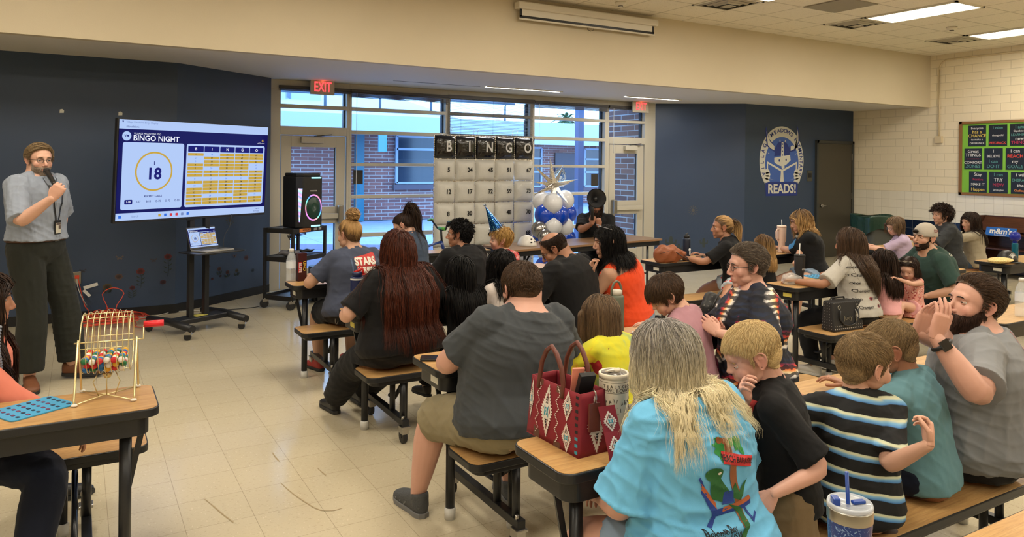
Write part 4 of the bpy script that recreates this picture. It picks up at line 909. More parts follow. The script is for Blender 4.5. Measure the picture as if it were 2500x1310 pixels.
# ---------------- prints that follow a garment -----------------------------------------------------------------
def bvh_of(o):
    me=o.data; return BVHTree.FromPolygons([v.co[:] for v in me.vertices],[p.vertices[:] for p in me.polygons])
def decal(name,target,M,build,mats,parent,off=.0016,maxe=.012,depth=.5):
    """build(mb) draws flat shapes in the local xy plane of M (z towards the viewer); they are laid onto the target surface"""
    mb=MB(); build(mb); bm=bmesh.new(); v=np.concatenate(mb.v); vv=[bm.verts.new(x) for x in v.tolist()]
    for f,mi in zip(mb.f,mb.m):
        try: q=bm.faces.new([vv[i] for i in f]); q.material_index=mi
        except ValueError: pass
    bmesh.ops.triangulate(bm,faces=bm.faces[:])
    for _ in range(4):
        es=[e for e in bm.edges if e.calc_length()>maxe]
        if not es: break
        bmesh.ops.subdivide_edges(bm,edges=es,cuts=1); bmesh.ops.triangulate(bm,faces=[f for f in bm.faces if len(f.verts)>3])
    T=bvh_of(target); A=Matrix(M); z=A.to_3x3()@Vector((0,0,1)); dead=[]
    for x in bm.verts:
        l=x.co.z; p=A@Vector((x.co.x,x.co.y,0)); h=T.ray_cast(p+z*depth,-z,depth*2)
        if h[0] is None: dead.append(x); continue
        x.co=h[0]+z*(off+l)
    bmesh.ops.delete(bm,geom=dead,context='VERTS'); me=bpy.data.meshes.new(name); bm.to_mesh(me); bm.free()
    for m in mats: me.materials.append(m)
    return link(name,me,parent)
# =====================================================================================================
# FURNITURE AND THINGS
# =====================================================================================================
def woodmat(name,c1,c2,c3):
    t=NT(name,.32); P=t.coord('Object',scale=(1.2,16,16)); n=t.noise(P,4,6,.6,.8); n2=t.noise(t.coord('Object',scale=(2.5,110,60)),2,3)
    c=t.ramp(n,[(.3,c1),(.5,c2),(.7,c3)]); c=t.mix(t.math('MULTIPLY',t.math('GREATER_THAN',n2,.58),.25),c,tuple(x*.6 for x in c1)); t.col(c); t.b.inputs['Specular IOR Level'].default_value=.4; return t.m
oak=woodmat('oak_laminate',srgb(164,124,76),srgb(184,144,92),srgb(196,158,106)); edge=mat('black_vinyl_edge',(.010,.011,.013),.4); steel=mat('black_enamel_steel',(.022,.023,.026),.32,metal=.3)
capm=mat('white_foot_cap',(.62,.62,.60),.5); rub=mat('caster_rubber',(.015,.015,.016),.5); zinc=mat('zinc',(.45,.44,.42),.3,metal=1)
def caster(x,y,par,top=.125,r=.042,name='caster',rz=0):
    M=Matrix.Translation((x,y,0))@Matrix.Rotation(rz,4,'Z'); m=MB(); m.bb((-.022,-.02,r+.02),(.022,.045,top-.012),0,M); m.bb((-.03,-.03,top-.014),(.03,.03,top),0,M)
    o=m.build(name,zinc,par,.003); w=MB(); w.cyl(M@Vector((-.014,.022,r)),M@Vector((.014,.022,r)),r,n=24); w.cyl(M@Vector((-.018,.022,r)),M@Vector((.018,.022,r)),r*.3,n=12); w.build('wheel',rub,o,.004); return o
def lunch_unit(x0,x1,b0,b1,t0,t1,lab,flip=False,zt=.74,zb=.43,sticker=None):
    """bench from b0 to b1, table top from t0 to t1 (room Y)"""
    cx=(x0+x1)/2; o=thing('bench_table',(cx,(b0+t1)/2,0),0,lab,'cafeteria table','rows of folding bench tables'); oy=(b0+t1)/2; L=x1-x0
    def slab(nm,y0,y1,z,ap):
        m=MB(); m.prism(rrect(L-.012,y1-y0-.012,.045,10,0,(y0+y1)/2-oy),z-.004,z); q=m.build(nm,oak,o)
        e=MB(); e.prism(rrect(L,y1-y0,.05,10,0,(y0+y1)/2-oy),z-.034,z-.0015); e.build('edge_band',edge,q,.004)
        a=MB(); a.prism(rrect(L-.07,y1-y0-.06,.05,10,0,(y0+y1)/2-oy),z-.034-ap,z-.03); a.build('apron',steel,q,.003)
    slab('table_top',t0,t1,zt,.075); slab('bench_seat',b0,b1,zb,.03)
    mid_t=(t0+t1)/2-oy; mid_b=(b0+b1)/2-oy; far=(t1-oy) if not flip else (t0-oy); near=(b0-oy) if not flip else (b1-oy)
    for sx in(-1,1):
        x=sx*(L/2-.24); ins=-sx*.09
        m=MB(); m.beam((x,near+.0*1,.13),(x,far,.13),.04,.04); m.build('base_rail',steel,o,.003)
        for y in(near+ (.02 if not flip else -.02),far-(.02 if not flip else -.02)): caster(x,y,o,.112)
        for y in(mid_b-.09,mid_b+.08):
            m=MB(); m.cyl((x,y,.13),(x,y,zb-.05),.0185,n=14); m.build('leg',steel,o)
        m=MB(); m.cyl((x-ins*1.4,mid_t-.07,.045),(x-ins*1.4,mid_t-.07,zt-.1),.0225,n=14); l=m.build('leg',steel,o); m=MB(); m.lathe([(.026,0),(.027,.05),(.023,.055)],16,0,Matrix.Translation((x-ins*1.4,mid_t-.07,0))); m.build('foot_cap',capm,l)
        m=MB(); m.cyl((x+ins,mid_b+.1,.045),(x+ins,mid_b+.1,zb-.05),.0185,n=14); l=m.build('leg',steel,o); m=MB(); m.lathe([(.024,0),(.025,.05),(.021,.055)],16,0,Matrix.Translation((x+ins,mid_b+.1,0))); m.build('foot_cap',capm,l)
        m=MB(); m.tube([(x+ins*.5,mid_b+.05,.30),(x+ins*.5,(mid_b+mid_t)/2,.20),(x+ins*.5,mid_t-.06,.19)],.013,8); m.build('link_arm',steel,o)
        m=MB(); m.beam((x-ins*1.4,mid_t-.045,.34),(x-ins*2.1,mid_t-.045,zt-.1),.010,.022); m.build('brace',steel,o)
        m=MB(); m.cyl((x-.012,near+(.02 if not flip else -.02),.15),(x-.012,near+(.02 if not flip else -.02),.17),.01,n=8); m.build('bolt',zinc,o)
    if sticker:
        m=MB(); m.bb((-L/2+.034-.001,mid_t-.09,zt-.085),(-L/2+.035,mid_t-.01,zt-.055)); m.build('sticker',sticker,o)
    return o
stk=mat('paper_sticker',srgb(214,210,196),.6); stky=mat('yellow_sticker',srgb(206,190,90),.6)
lunch_unit(1.30,3.80,1.53,1.82,1.885,2.22,'bench table in the foreground carrying the red patterned handbag')
lunch_unit(1.44,3.88,2.76,3.04,3.11,3.46,'bench table with a black phone at its end, man in dark grey sits here',sticker=stk)
lunch_unit(1.48,3.90,4.18,4.47,4.46,4.80,'bench table in front of the woman with very long auburn hair',sticker=stky)
lunch_unit(1.44,3.90,5.50,5.79,5.79,6.10,'bench table with a water bottle and card box at its end',sticker=stk)
lunch_unit(2.45,4.0,6.95,7.22,7.25,7.55,'mostly hidden bench table in front of the balloon wall')
lunch_unit(4.90,7.35,3.60,3.93,3.92,4.25,'bench table with the black tumbler, girl in printed tee sits here',sticker=stky)
lunch_unit(4.95,7.40,5.18,5.48,5.53,5.89,'bench table with the brown leather bag and navy bottle',sticker=stk)
lunch_unit(4.95,7.40,2.05,2.34,2.42,2.76,'bench table at the right edge behind the bearded man',sticker=None)
lunch_unit(8.10,10.5,3.58,3.87,3.92,4.28,'bench table at the right with the black cap and popcorn bag',sticker=stk)
lunch_unit(8.00,10.5,4.95,5.25,5.32,5.66,'far bench table in front of the girl in lilac',sticker=None)
lunch_unit(1.45,3.80,.40,.69,.74,1.08,'nearest bench table, corner at the bottom right of the photo')
lunch_unit(-2.4,.285,3.67,3.97,3.18,3.54,'bench table at the left carrying the golden bingo cage',flip=True)
# long folding table at the back
o=thing('folding_table',(5.36,7.55,0),R(6),'long brown folding table under the person with the megaphone','table'); ft=woodmat('brown_laminate',srgb(112,84,58),srgb(126,96,68),srgb(138,106,76))
m=MB(); m.prism(rrect(2.44,.62,.03),.72,.745); q=m.build('table_top',ft,o,.003); m=MB(); m.prism(rrect(2.40,.56,.03),.66,.72); m.build('apron',steel,q)
for sx in(-1,1):
    for sy in(-.24,.24): m=MB(); m.cyl((sx*1.0,sy,0),(sx*1.0,sy,.67),.016); m.build('leg',steel,o)
    m=MB(); m.cyl((sx*1.0,0,.25),(sx*.72,0,.66),.01); m.build('brace',steel,o); m=MB(); m.cyl((sx*1.0,-.24,.3),(sx*1.0,.24,.3),.012); m.build('cross_bar',steel,o)
# ---------------- TV on its rolling stand ---------------------------------------------------------------------
_e=lambda n,c: mat('screen_'+n,(0,0,0),.6,emit=tuple(x*.5 for x in srgb(*c)),es=1.,spec=.1)
NAVY=_e('navy',(12,12,88)); LT=_e('light',(178,202,246)); GOLD=_e('gold',(200,164,58)); NVT=_e('navy_text',(14,14,110)); WHT=_e('white_text',(236,240,255)); DKT=_e('dark_text',(30,24,20)); GREY=_e('grey',(120,140,190)); RED_=_e('red',(210,60,70)); BLU=_e('blue',(50,110,220))
SM=[NAVY,LT,GOLD,NVT,WHT,DKT,GREY,RED_,BLU]
def bingo_screen(W_,H_,detail=True):
    """the bingo display, drawn in the xy plane, centred"""
    m=MB(); k=W_/100.; h=H_/2/k; w=50.
    def rc(x0,y0,x1,y1,mi,z): m.add([(x0*k,y0*k,z),(x1*k,y0*k,z),(x1*k,y1*k,z),(x0*k,y1*k,z)],[(0,1,2,3)],mi)
    def rr(x0,y0,x1,y1,mi,z,r=1.): m.add([(a*k,b*k,z) for a,b in rrect(x1-x0,y1-y0,r,3,(x0+x1)/2,(y0+y1)/2)],[list(range(16))],mi)
    def tx(s,x,y,sz,mi,z,al='CENTER',b=.0): m.text(s,sz*k,Matrix.Translation((x*k,y*k,z)),mi,0,al,b)
    Z=[.0004*i for i in range(6)]
    rc(-w,-h,w,h,0,Z[0]); rc(-w,h-5.2,w,h,1,Z[1]); rc(-w,-h,w,-h+4.2,1,Z[1])
    tx('Village Meadows Bingo Display',-46,h-1.4,1.5,6,Z[2],'LEFT'); tx('about:blank',-46,h-3.9,1.6,3,Z[2],'LEFT')
    m.add([(-48.4*k,(h-.8)*k,Z[2]),(-47.9*k,(h-2)*k,Z[2]),(-47.4*k,(h-.8)*k,Z[2])],[(0,1,2)],3)
    m.add([((-45.5+2.6*math.cos(a))*k,(h-9.2+2.6*math.sin(a))*k,Z[1]) for a in np.linspace(0,2*PI,24,endpoint=False)],[list(range(24))],1); tx('VM',-45.5,h-9.2,2.,3,Z[2],b=.02)
    tx('VILLAGE MEADOWS PTO',-41.5,h-7.7,1.45,4,Z[2],'LEFT'); tx('BINGO NIGHT',-41.8,h-10.3,4.3,4,Z[2],'LEFT',.02); tx('61',47.6,h-9.2,2.3,2,Z[2],'RIGHT',.02); tx('of 75 called',47.6,h-10.9,1.2,4,Z[2],'RIGHT')
    rr(-47.5,-h+6,-10.3,h-12.6,1,Z[1],1.2); rr(-8.6,-h+6,48,h-12.6,1,Z[1],1.2)
    cx,cy=-28.5,(h-12.6-h+6)/2+2.6
    for r0,r1,mi in((10.4,11.4,2),):
        vs=[];n=48
        for i in range(n): a=2*PI*i/n; vs+= [((cx+r0*math.cos(a))*k,(cy+r0*math.sin(a))*k,Z[2]),((cx+r1*math.cos(a))*k,(cy+r1*math.sin(a))*k,Z[2])]
        m.add(vs,[(2*i,2*i+1,(2*i+3)%(2*n),(2*i+2)%(2*n)) for i in range(n)],mi)
    tx('I',cx,cy+4.6,3,3,Z[2],b=.03); tx('18',cx,cy-1.6,9.2,3,Z[2],b=.03); tx('RECENT CALLS',cx,cy-14.3,1.6,3,Z[2],b=.02)
    for i,s in enumerate(('I-18','I-27','B-15','O-75','O-72','G-53')):
        x=-43+5.9*i; rr(x-2.3,cy-18.6,x+2.3,cy-16.0,3 if i==0 else 6 if 0 else (3 if i==0 else 1),Z[2],.5); tx(s,x,cy-17.3,1.6,4 if i==0 else 3,Z[3],b=.01)
    un={(0,1),(0,2),(0,7),(0,9),(1,0),(1,4),(1,7),(1,12),(2,7),(2,12),(3,7),(4,3),(4,4),(4,12)}; top=h-13.8; rowh=(top-4.2-(-h+7))/15
    for c in range(5):
        x0=-7.6+11*c; x1=x0+10.5; rr(x0,top-3.5,x1,top,3,Z[2],.4); tx('BINGO'[c],(x0+x1)/2,top-1.75,2.4,4,Z[3],b=.02)
        for r_ in range(15):
            y1=top-4.2-rowh*r_; y0=y1-rowh+.42; u=(c,r_) in un
            if not u: rr(x0,y0,x1,y1,2,Z[2],.25)
            tx(str(c*15+r_+1),(x0+x1)/2,(y0+y1)/2,1.45,8 if u else 5,Z[3],b=.02 if not u else 0)
    rc(-48.4,-h+1.3,-46.8,-h+2.9,8,Z[2]); tx('Search',-41,-h+2.1,1.6,6,Z[2],'LEFT')
    for x,c in((-24,2),(-20.4,8),(-16.8,7),(-13.2,7),(-9.6,6),(-6,8)): rr(x-.8,-h+1.3,x+.8,-h+2.9,c,Z[2],.3)
    tx('3:46 PM',46,-h+2.9,1.1,3,Z[2],'RIGHT'); tx('9/17/2025',46,-h+1.3,1.1,3,Z[2],'RIGHT'); return m
tv0=Vector((.265,7.56,0)); tv1=Vector((1.80,8.33,0)); TC=(tv0+tv1)/2; ta=math.atan2(tv1.y-tv0.y,tv1.x-tv0.x)
o=thing('tv_stand',(TC.x+.02,TC.y+.07,0),ta,'black rolling stand that carries the large television','tv stand')
m=MB(); m.bb((-.30,-.09,.10),(.30,.09,.15)); m.build('base_plate',steel,o,.008)
for sx in(-1,1):
    m=MB(); m.tube([(sx*.30,.36,.12),(sx*.30,.0,.135),(sx*.30,-.36,.11)],.036,12); m.build('foot_tube',steel,o)
    for y in(-.32,.32): caster(sx*.30,y,o,.09,.034,rz=.6)
    m=MB(); m.bb((sx*.085-.025,-.02,.13),(sx*.085+.025,.03,1.75)); m.build('upright',steel,o,.003)
m=MB(); m.bb((-.3,.02,1.15),(.3,.05,1.25)); m.bb((-.3,.02,1.75),(.3,.05,1.85)); m.build('mount_bar',steel,o)
m=MB(); m.prism(rrect(.56,.36,.06,5,.02,-.20),.80,.812); m.bb((-.06,-.2,.77),(.06,.02,.80)); m.build('shelf',steel,o,.003)
m=MB(); m.bb((-.05,-.05,.151),(.08,.05,.153)); m.build('warning_label',mat('label_yellow',srgb(190,180,90),.6),o)
tv=thing('television',(TC.x,TC.y,1.60),ta,'large flat television showing the bingo night board','television'); tv.rotation_euler=(R(3.5),0,ta)
m=MB(); m.bb((-.83,-.0,-.478),(.83,.045,.478)); m.bb((-.5,.045,-.35),(.5,.09,.2)); m.build('tv_case',blackm,tv,.006)
m=bingo_screen(1.63,.925); A=frame((0,-.004,.008),(1,0,0),(0,0,1)); m.v=[(np.array(A)[:3,:3]@v.T).T+np.array(A)[:3,3] for v in m.v]; m.build('screen',SM,tv)
m=MB(); m.bb((-.1,-.006,-.49),(-.02,.01,-.474)); m.build('sensor_bump',blackm,tv)
area('tv_glow',tv.location+Vector((math.sin(ta)*.06,-math.cos(ta)*.06,0)),1.55,.85,5.,(.35,.52,1.),0).rotation_euler=(R(90),0,ta)
# laptop on the stand's shelf
lp=thing('laptop',o.matrix_basis@Vector((.02,-.20,.813)),ta+R(4),'open silver laptop on the shelf of the television stand','laptop'); al_=mat('laptop_silver',srgb(168,166,160),.35,metal=.5)
m=MB(); m.prism(rrect(.34,.23,.012),0,.014); m.build('keyboard_base',al_,lp,.003); m=MB(); m.bb((-.15,-.02,.0145),(.15,.09,.0155)); m.build('keyboard',blackm,lp)
M=Matrix.Translation((0,.115,.014))@Matrix.Rotation(R(-18),4,'X'); m=MB(); m.bb((-.17,0,0),(.17,.008,.225),0,M); l=m.build('screen_lid',blackm,lp,.003)
m=bingo_screen(.325,.195); A=np.array(M@frame((0,-.0015,.115),(1,0,0),(0,0,1))); m.v=[v@A[:3,:3].T+A[:3,3] for v in m.v]; m.build('display',SM,lp)
# cables
def cable(name,pts,r,m_,lab,cat='cable',sm=4,group=None,par=None):
    pts=[Vector(p) for p in pts]; out=[]
    n=len(pts)
    for i in range(n-1):
        p0=pts[max(i-1,0)];p1=pts[i];p2=pts[i+1];p3=pts[min(i+2,n-1)]
        for j in range(sm):
            t=j/sm; out.append(.5*((2*p1)+(-p0+p2)*t+(2*p0-5*p1+4*p2-p3)*t*t+(-p0+3*p1-3*p2+p3)*t**3))
    out.append(pts[-1]); m=MB(); m.tube(out,r,7); q=m.build(name,m_,par)
    if lab: tag(q,lab,cat,group)
    return q
orange=mat('orange_cord',srgb(205,70,45),.5); whitec=mat('white_cord2',(.55,.53,.48),.5); blackc=mat('black_cord',(.01,.01,.01),.5)
po=atZ(250,795,0); pts=[atY(190,676,9.03),atY(193,690,9.0),atY(200,720,9.0),atY(208,748,8.95)]; 
pts+=[(po.x-.12,po.y+.12,.12),(po.x-.25,po.y-.05,.02)]
r_=np.random.default_rng(2)
for i in range(150):
    a=i*.62; k=.17+.13*math.sin(i*.37)+r_.normal()*.025; zz=.012+.09*abs(math.sin(i*.21))*max(0,1-k/.33); pts.append((po.x+.04+.05*math.sin(i*.11)+k*1.2*math.cos(a),po.y+.02+k*.85*math.sin(a),zz*1.3+.012+i*.0003))
pts+=[(po.x+.05,po.y+.1,.15),(po.x+.0,po.y+.15,.30),(po.x+.1,po.y+.15,.36),(po.x+.2,po.y+.12,.30),(po.x+.12,po.y+.05,.14),(po.x+.3,po.y-.05,.02)]
p=atZ(330,797,.012); pts+=[p,atZ(370,796,.012),Vector(atZ(372,780,.05)),Vector(atZ(380,776,.10))]
cable('extension_cord',pts,.0045,orange,'bright orange extension cord in a tangled coil on the floor under the outlet','cord',3)
cable('power_strip_cord',[atY(188,680,9.02),atY(190,700,8.98),atY(205,735,8.95),atZ(235,765,.02),atZ(300,778,.01),atZ(370,772,.01),atZ(430,760,.01),atZ(520,757,.01)],.0035,whitec,'white cord from the wall outlet running along the floor behind the orange coil','cord')
m=MB(); p=atY(204,703,8.96); m.beam(p,p+Vector((.13,0,.035)),.002,.035); m.beam(p-Vector((0,0,.02)),p+Vector((.06,0,-.09)),.002,.03); tag(m.build('cord_tag',mat('paper_white',(.6,.6,.57),.6)),'white printed warning tags hanging on the cord at the outlet','cord tag')
cable('black_floor_cable',[atZ(520,757,.012),atZ(560,755,.008),atZ(600,752,.008),atZ(630,748,.008),atZ(640,742,.06)],.004,blackc,'thin black cable on the floor between the television stand and the cart','cable')
cable('laptop_cable',[lp.location+Vector((.12,.12,.01)),lp.location+Vector((.14,.2,.12)),lp.location+Vector((.2,.25,.22)),tv.location+Vector((.35,.2,-.45))],.003,blackc,'black cable hanging from the television down to the laptop','cable')
m=MB(); p=atY(187.5,678,9.04); m.bb((p.x-.04,9.036,p.z-.065),(p.x+.04,9.045,p.z+.065)); ou=m.build('wall_outlet',chrome,None,.003); tag(ou,'steel wall outlet with an orange plug behind the presenter','wall outlet')
m=MB(); m.box((p.x+.002,9.025,p.z+.012),(.04,.03,.035)); m.build('plug',orange,ou,.004)
# ---------------- AV cart with glowing party speaker -------------------------------------------------------------
ca=R(37); cart=thing('av_cart',(2.245,8.93,0),ca,'black three-shelf AV cart beside the left exit door','cart')
for z,nm in((.93,'top_shelf'),(.60,'middle_shelf'),(.155,'bottom_shelf')):
    m=MB(); m.bb((-.31,-.215,z-.055),(.31,-.205,z)); m.bb((-.31,.205,z-.055),(.31,.215,z)); m.bb((-.31,-.215,z-.055),(-.30,.215,z)); m.bb((.30,-.215,z-.055),(.31,.215,z)); m.bb((-.31,-.215,z-.012 if z>.5 else z-.04),(.31,.215,z-.006 if z>.5 else z-.03)); m.build(nm,blackm,cart,.003)
for sx in(-1,1):
    for sy in(-1,1): m=MB(); m.bb((sx*.295-.02,sy*.20-.012,.11),(sx*.295+.02,sy*.20+.012,.93)); m.build('post',blackm,cart,.003); caster(sx*.28,sy*.19,cart,.115,.05,rz=1.)
m=MB(); m.bb((-.20,-.2175,.885),(.0,-.2155,.925)); m.build('orange_label',mat('label_orange',srgb(200,120,60),.6),cart); m=MB(); m.text('HOLIDAY',.03,frame((-.08,-.219,.905),(1,0,0),(0,0,1)),0,.0005); m.build('label_lettering',blackm,cart)
m=MB(); m.bb((.06,-.2175,.89),(.12,-.2155,.92)); m.bb((.15,-.2175,.89),(.2,-.2155,.92)); m.build('cart_sticker',mat('label_grey',srgb(170,170,170),.6),cart)
def led(name,cs,sc=4):
    if name in MATS:return MATS[name]
    t=NT(name,.4); s=t.n('SeparateXYZ'); t.l(t.coord('Object'),s.inputs[0]); f=t.math('FRACT',t.math('MULTIPLY',t.math('ADD',s.outputs[2],s.outputs[0]),sc)); c=t.ramp(f,cs); t.l(c,t.b.inputs['Emission Color']); t.b.inputs['Emission Strength'].default_value=.6; t.b.inputs['Base Color'].default_value=(0,0,0,1); return t.m
ledm=led('rainbow_led',[(0,(.1,.35,1)),(.25,(.8,.3,.9)),(.5,(1,.35,.45)),(.7,(.3,1,.7)),(1,(.1,.5,1))],3.2)
sp=thing('party_speaker',(2.30,8.86,.93),R(22),'tall black party speaker with glowing rainbow ring on the cart','speaker')
out=[(-.165,-.17),(.165,-.17),(.165,.10),(.10,.17),(-.10,.17),(-.165,.10)]
m=MB(); m.prism([(-.165,-.10),(-.11,-.17),(.155,-.17),(.165,-.155),(.165,.15),(-.165,.15)],.0,.60); m.prism([(-.15,-.09),(-.10,-.155),(.145,-.155),(.15,.14),(-.15,.14)],.60,.64); m.build('speaker_cabinet',blackm,sp,.012)
m=MB(); 
vs=[]; n=48
for i in range(n): a=2*PI*i/n; vs+= [(.03+.118*math.cos(a),-.176,.235+.155*math.sin(a)),(.03+.103*math.cos(a),-.176,.235+.137*math.sin(a))]
m.add(vs,[(2*i,2*i+1,(2*i+3)%(2*n),(2*i+2)%(2*n)) for i in range(n)]); m.build('light_ring',ledm,sp)
m=MB(); m.lathe([(.103,0),(.085,-.004),(.05,-.02),(.035,-.02),(.0,-.008)],36,0,frame((.03,-.1735,.235),(1,0,0),(0,0,1))@Matrix.Diagonal((1,1.32,-1,1))); m.build('woofer_cone',mat('woofer_cone',(.01,.04,.03),.25),sp)
m=MB(); m.bb((.0,-.1725,.575),(.14,-.1705,.592)); m.bb((.0,-.1725,.01),(.13,-.1705,.028)); m.build('light_bar',mat('led_cyan',(0,0,0),.4,emit=(.35,.95,1.),es=.9),sp)
m=MB(); A=frame((-.1375,-.136,.27),(.055,-.07,0),(0,0,1)); m.add([(-.006,-.20,.002),(.006,-.20,.002),(.034,.19,.002),(-.020,.19,.002)],[(0,1,2,3)],0,False,A); m.build('side_light',led('side_led',[(0,(.2,.5,1)),(.2,(1,.5,.9)),(.4,(.6,.4,1)),(.6,(.4,1,.9)),(.8,(1,.6,.7)),(1,(.2,.5,1))],9),sp)
m=MB(); m.text('MONSTER',.022,frame((.03,-.1745,.43),(1,0,0),(0,0,1)),0,.0005); m.build('speaker_lettering',capm,sp)
Lc=Matrix.Translation((2.245,8.93,0))@Matrix.Rotation(ca,4,'Z')
for i in range(4): cable('coiled_cable' ,[Lc@Vector((-.14+.14*math.cos(a)+.01*i,-.12+.03*math.sin(a*2),.885-.05*(1-abs(math.cos(a/2)))-.012*i)) for a in np.linspace(0,2*PI,10)],.004,blackc,'loop of black cable hanging under the top shelf of the cart','cable',3,'cable loops under the cart top')
t=NT('crumpled_fabric',.8); t.col(t.mix(t.noise(t.coord('Object'),14,4),srgb(80,78,82),srgb(120,118,120)))
m=MB(); m.ell((0,0,.03),(.13,.08,.035),nu=28,nv=14); v=m.v[0]; m.v[0]=v+np.sin(v[:,[1,2,0]]*60)*.008; q=m.build('folded_cloth',t.m); q.location=Lc@Vector((-.14,-.02,.605)); tag(q,'crumpled grey cloth on the middle shelf of the cart','cloth')
m=MB(); m.ell((0,0,.025),(.12,.05,.02),nu=24,nv=12); v=m.v[0]; m.v[0]=v+np.sin(v[:,[1,2,0]]*70)*.006; q=m.build('black_bag',blackm); q.location=Lc@Vector((.14,-.03,.605)); tag(q,'flat black bag on the middle shelf of the cart','bag')
m=MB(); m.prism(rrect(.3,.22,.04),0,.42); q=m.build('equipment_case',blackm,None,.02); q.location=(2.62,9.12,.0); tag(q,'black soft equipment case on the floor behind the cart','case')
# ---------------- balloon bingo board -------------------------------------------------------------------------------
t=NT('white_foil_balloon',.30); t.col(srgb(206,204,196)) if False else None; t.b.inputs['Base Color'].default_value=(*srgb(196,194,186),1); t.b.inputs['Specular IOR Level'].default_value=.5
t.bump(t.noise(t.coord('Object',scale=(1,1,1)),16,3,.6,1.2),.25,.02); foilw=t.m
t=NT('black_foil_balloon',.12); t.b.inputs['Base Color'].default_value=(.006,.006,.007,1); t.b.inputs['Coat Weight'].default_value=.6; t.bump(t.noise(t.coord('Object'),14,3,.6,1.2),.3,.02); foilb=t.m
silver=mat('silver_foil',(.75,.76,.78),.16,metal=1,bump=.3,bscale=40)
def pillow(w,h,d,n=14):
    vs=[];fs=[]
    for sgn in(-1,1):
        for i in range(n+1):
            for j in range(n+1):
                u=-1+2*i/n;v=-1+2*j/n; e=(1-abs(u)**3.2)*(1-abs(v)**3.2); e=max(e,0)**.5; pin=1-.06*(1-abs(v))*abs(u)**4*0; vs.append((u*w/2*(1-.05*(1-v*v)*abs(u)**2*0),sgn*d/2*e*(1+.02*math.sin(9*u+5*v)),v*h/2))
        o_=(n+1)**2*(0 if sgn==-1 else 1)
        for i in range(n):
            for j in range(n): a=o_+i*(n+1)+j; q=(a,a+n+1,a+n+2,a+1); fs.append(q if sgn==-1 else q[::-1])
    return vs,fs
grid=[['B','I','N','G','O'],['5','24','45','51','67'],['12','17','32','59','73'],['8','30','','48','70'],['3','9','41','54','68'],['7','22','38','58','63']]
bw=thing('balloon_bingo_board',(4.935,9.2,0),0,'giant bingo board made of white foil balloons under a black letter row','balloon board')
ink=mat('black_ink',(.004,.004,.004),.5); inkw=mat('white_letter',(.62,.62,.62),.4); cw=.313; ch_=.299; ztop=2.085
for r_i,row in enumerate(grid):
    for c_i,s in enumerate(row):
        hh=.325 if r_i==0 else ch_; zc=ztop-.1625 if r_i==0 else ztop-.325-ch_*(r_i-.5)
        m=MB(); m.add(*pillow(cw*1.0,hh*1.0,.15),0,True); q=m.build('foil_balloon',foilb if r_i==0 else foilw,bw); q.location=((c_i-2)*cw,0,zc); q.rotation_euler=(0,R([1.2,-.8,.5,-.6,.9][c_i]),0)
        if s:
            jx=[.03,.04,.05,.04,.05][c_i]; m=MB(); m.text(s,.19 if r_i==0 else .085,frame((jx if r_i else .03,-.081,0),(1,0,0),(0,0,1)),0,.001,bold=.022 if r_i==0 else .03,sx=.8 if r_i==0 else .9); t_=m.build('balloon_letter' if r_i==0 else 'balloon_number',inkw if r_i==0 else ink,q)
m=MB(); rng2=np.random.default_rng(3)
for r_i in range(7):
    z=ztop if r_i==0 else ztop-.325-ch_*(r_i-1)
    for k in range(110): 
        x=-.785+1.57*k/110; m.bb((x,-.012+rng2.normal()*.004,z-.008+rng2.normal()*.002),(x+.012,.004,z+.006+rng2.normal()*.003))
for c_i in range(6):
    x=(c_i-2.5)*cw
    for k in range(60): z=ztop-k*.0295; m.bb((x-.006+rng2.normal()*.002,-.01,z-.024),(x+.006,.004,z-.002))
m.build('silver_seam',silver,bw)['kind']='stuff'
for x in(-.55,-.2,-.14,.42,.5): m=MB(); m.cyl((x,-.01,ztop-.02),(x+.03,-.01,ztop+.10),.003,n=6); m.build('tie_ribbon',mat('tie_white',(.6,.58,.5),.6),bw)
m=MB(); 
for x in(-.75,.75): m.bb((x-.012,.03,0),(x+.012,.05,2.08))
m.bb((-.75,.03,2.06),(.75,.05,2.08)); m.bb((-.78,-.1,0),(-.72,.2,.02)); m.bb((.72,-.1,0),(.78,.2,.02)); m.build('support_frame',steel,bw)
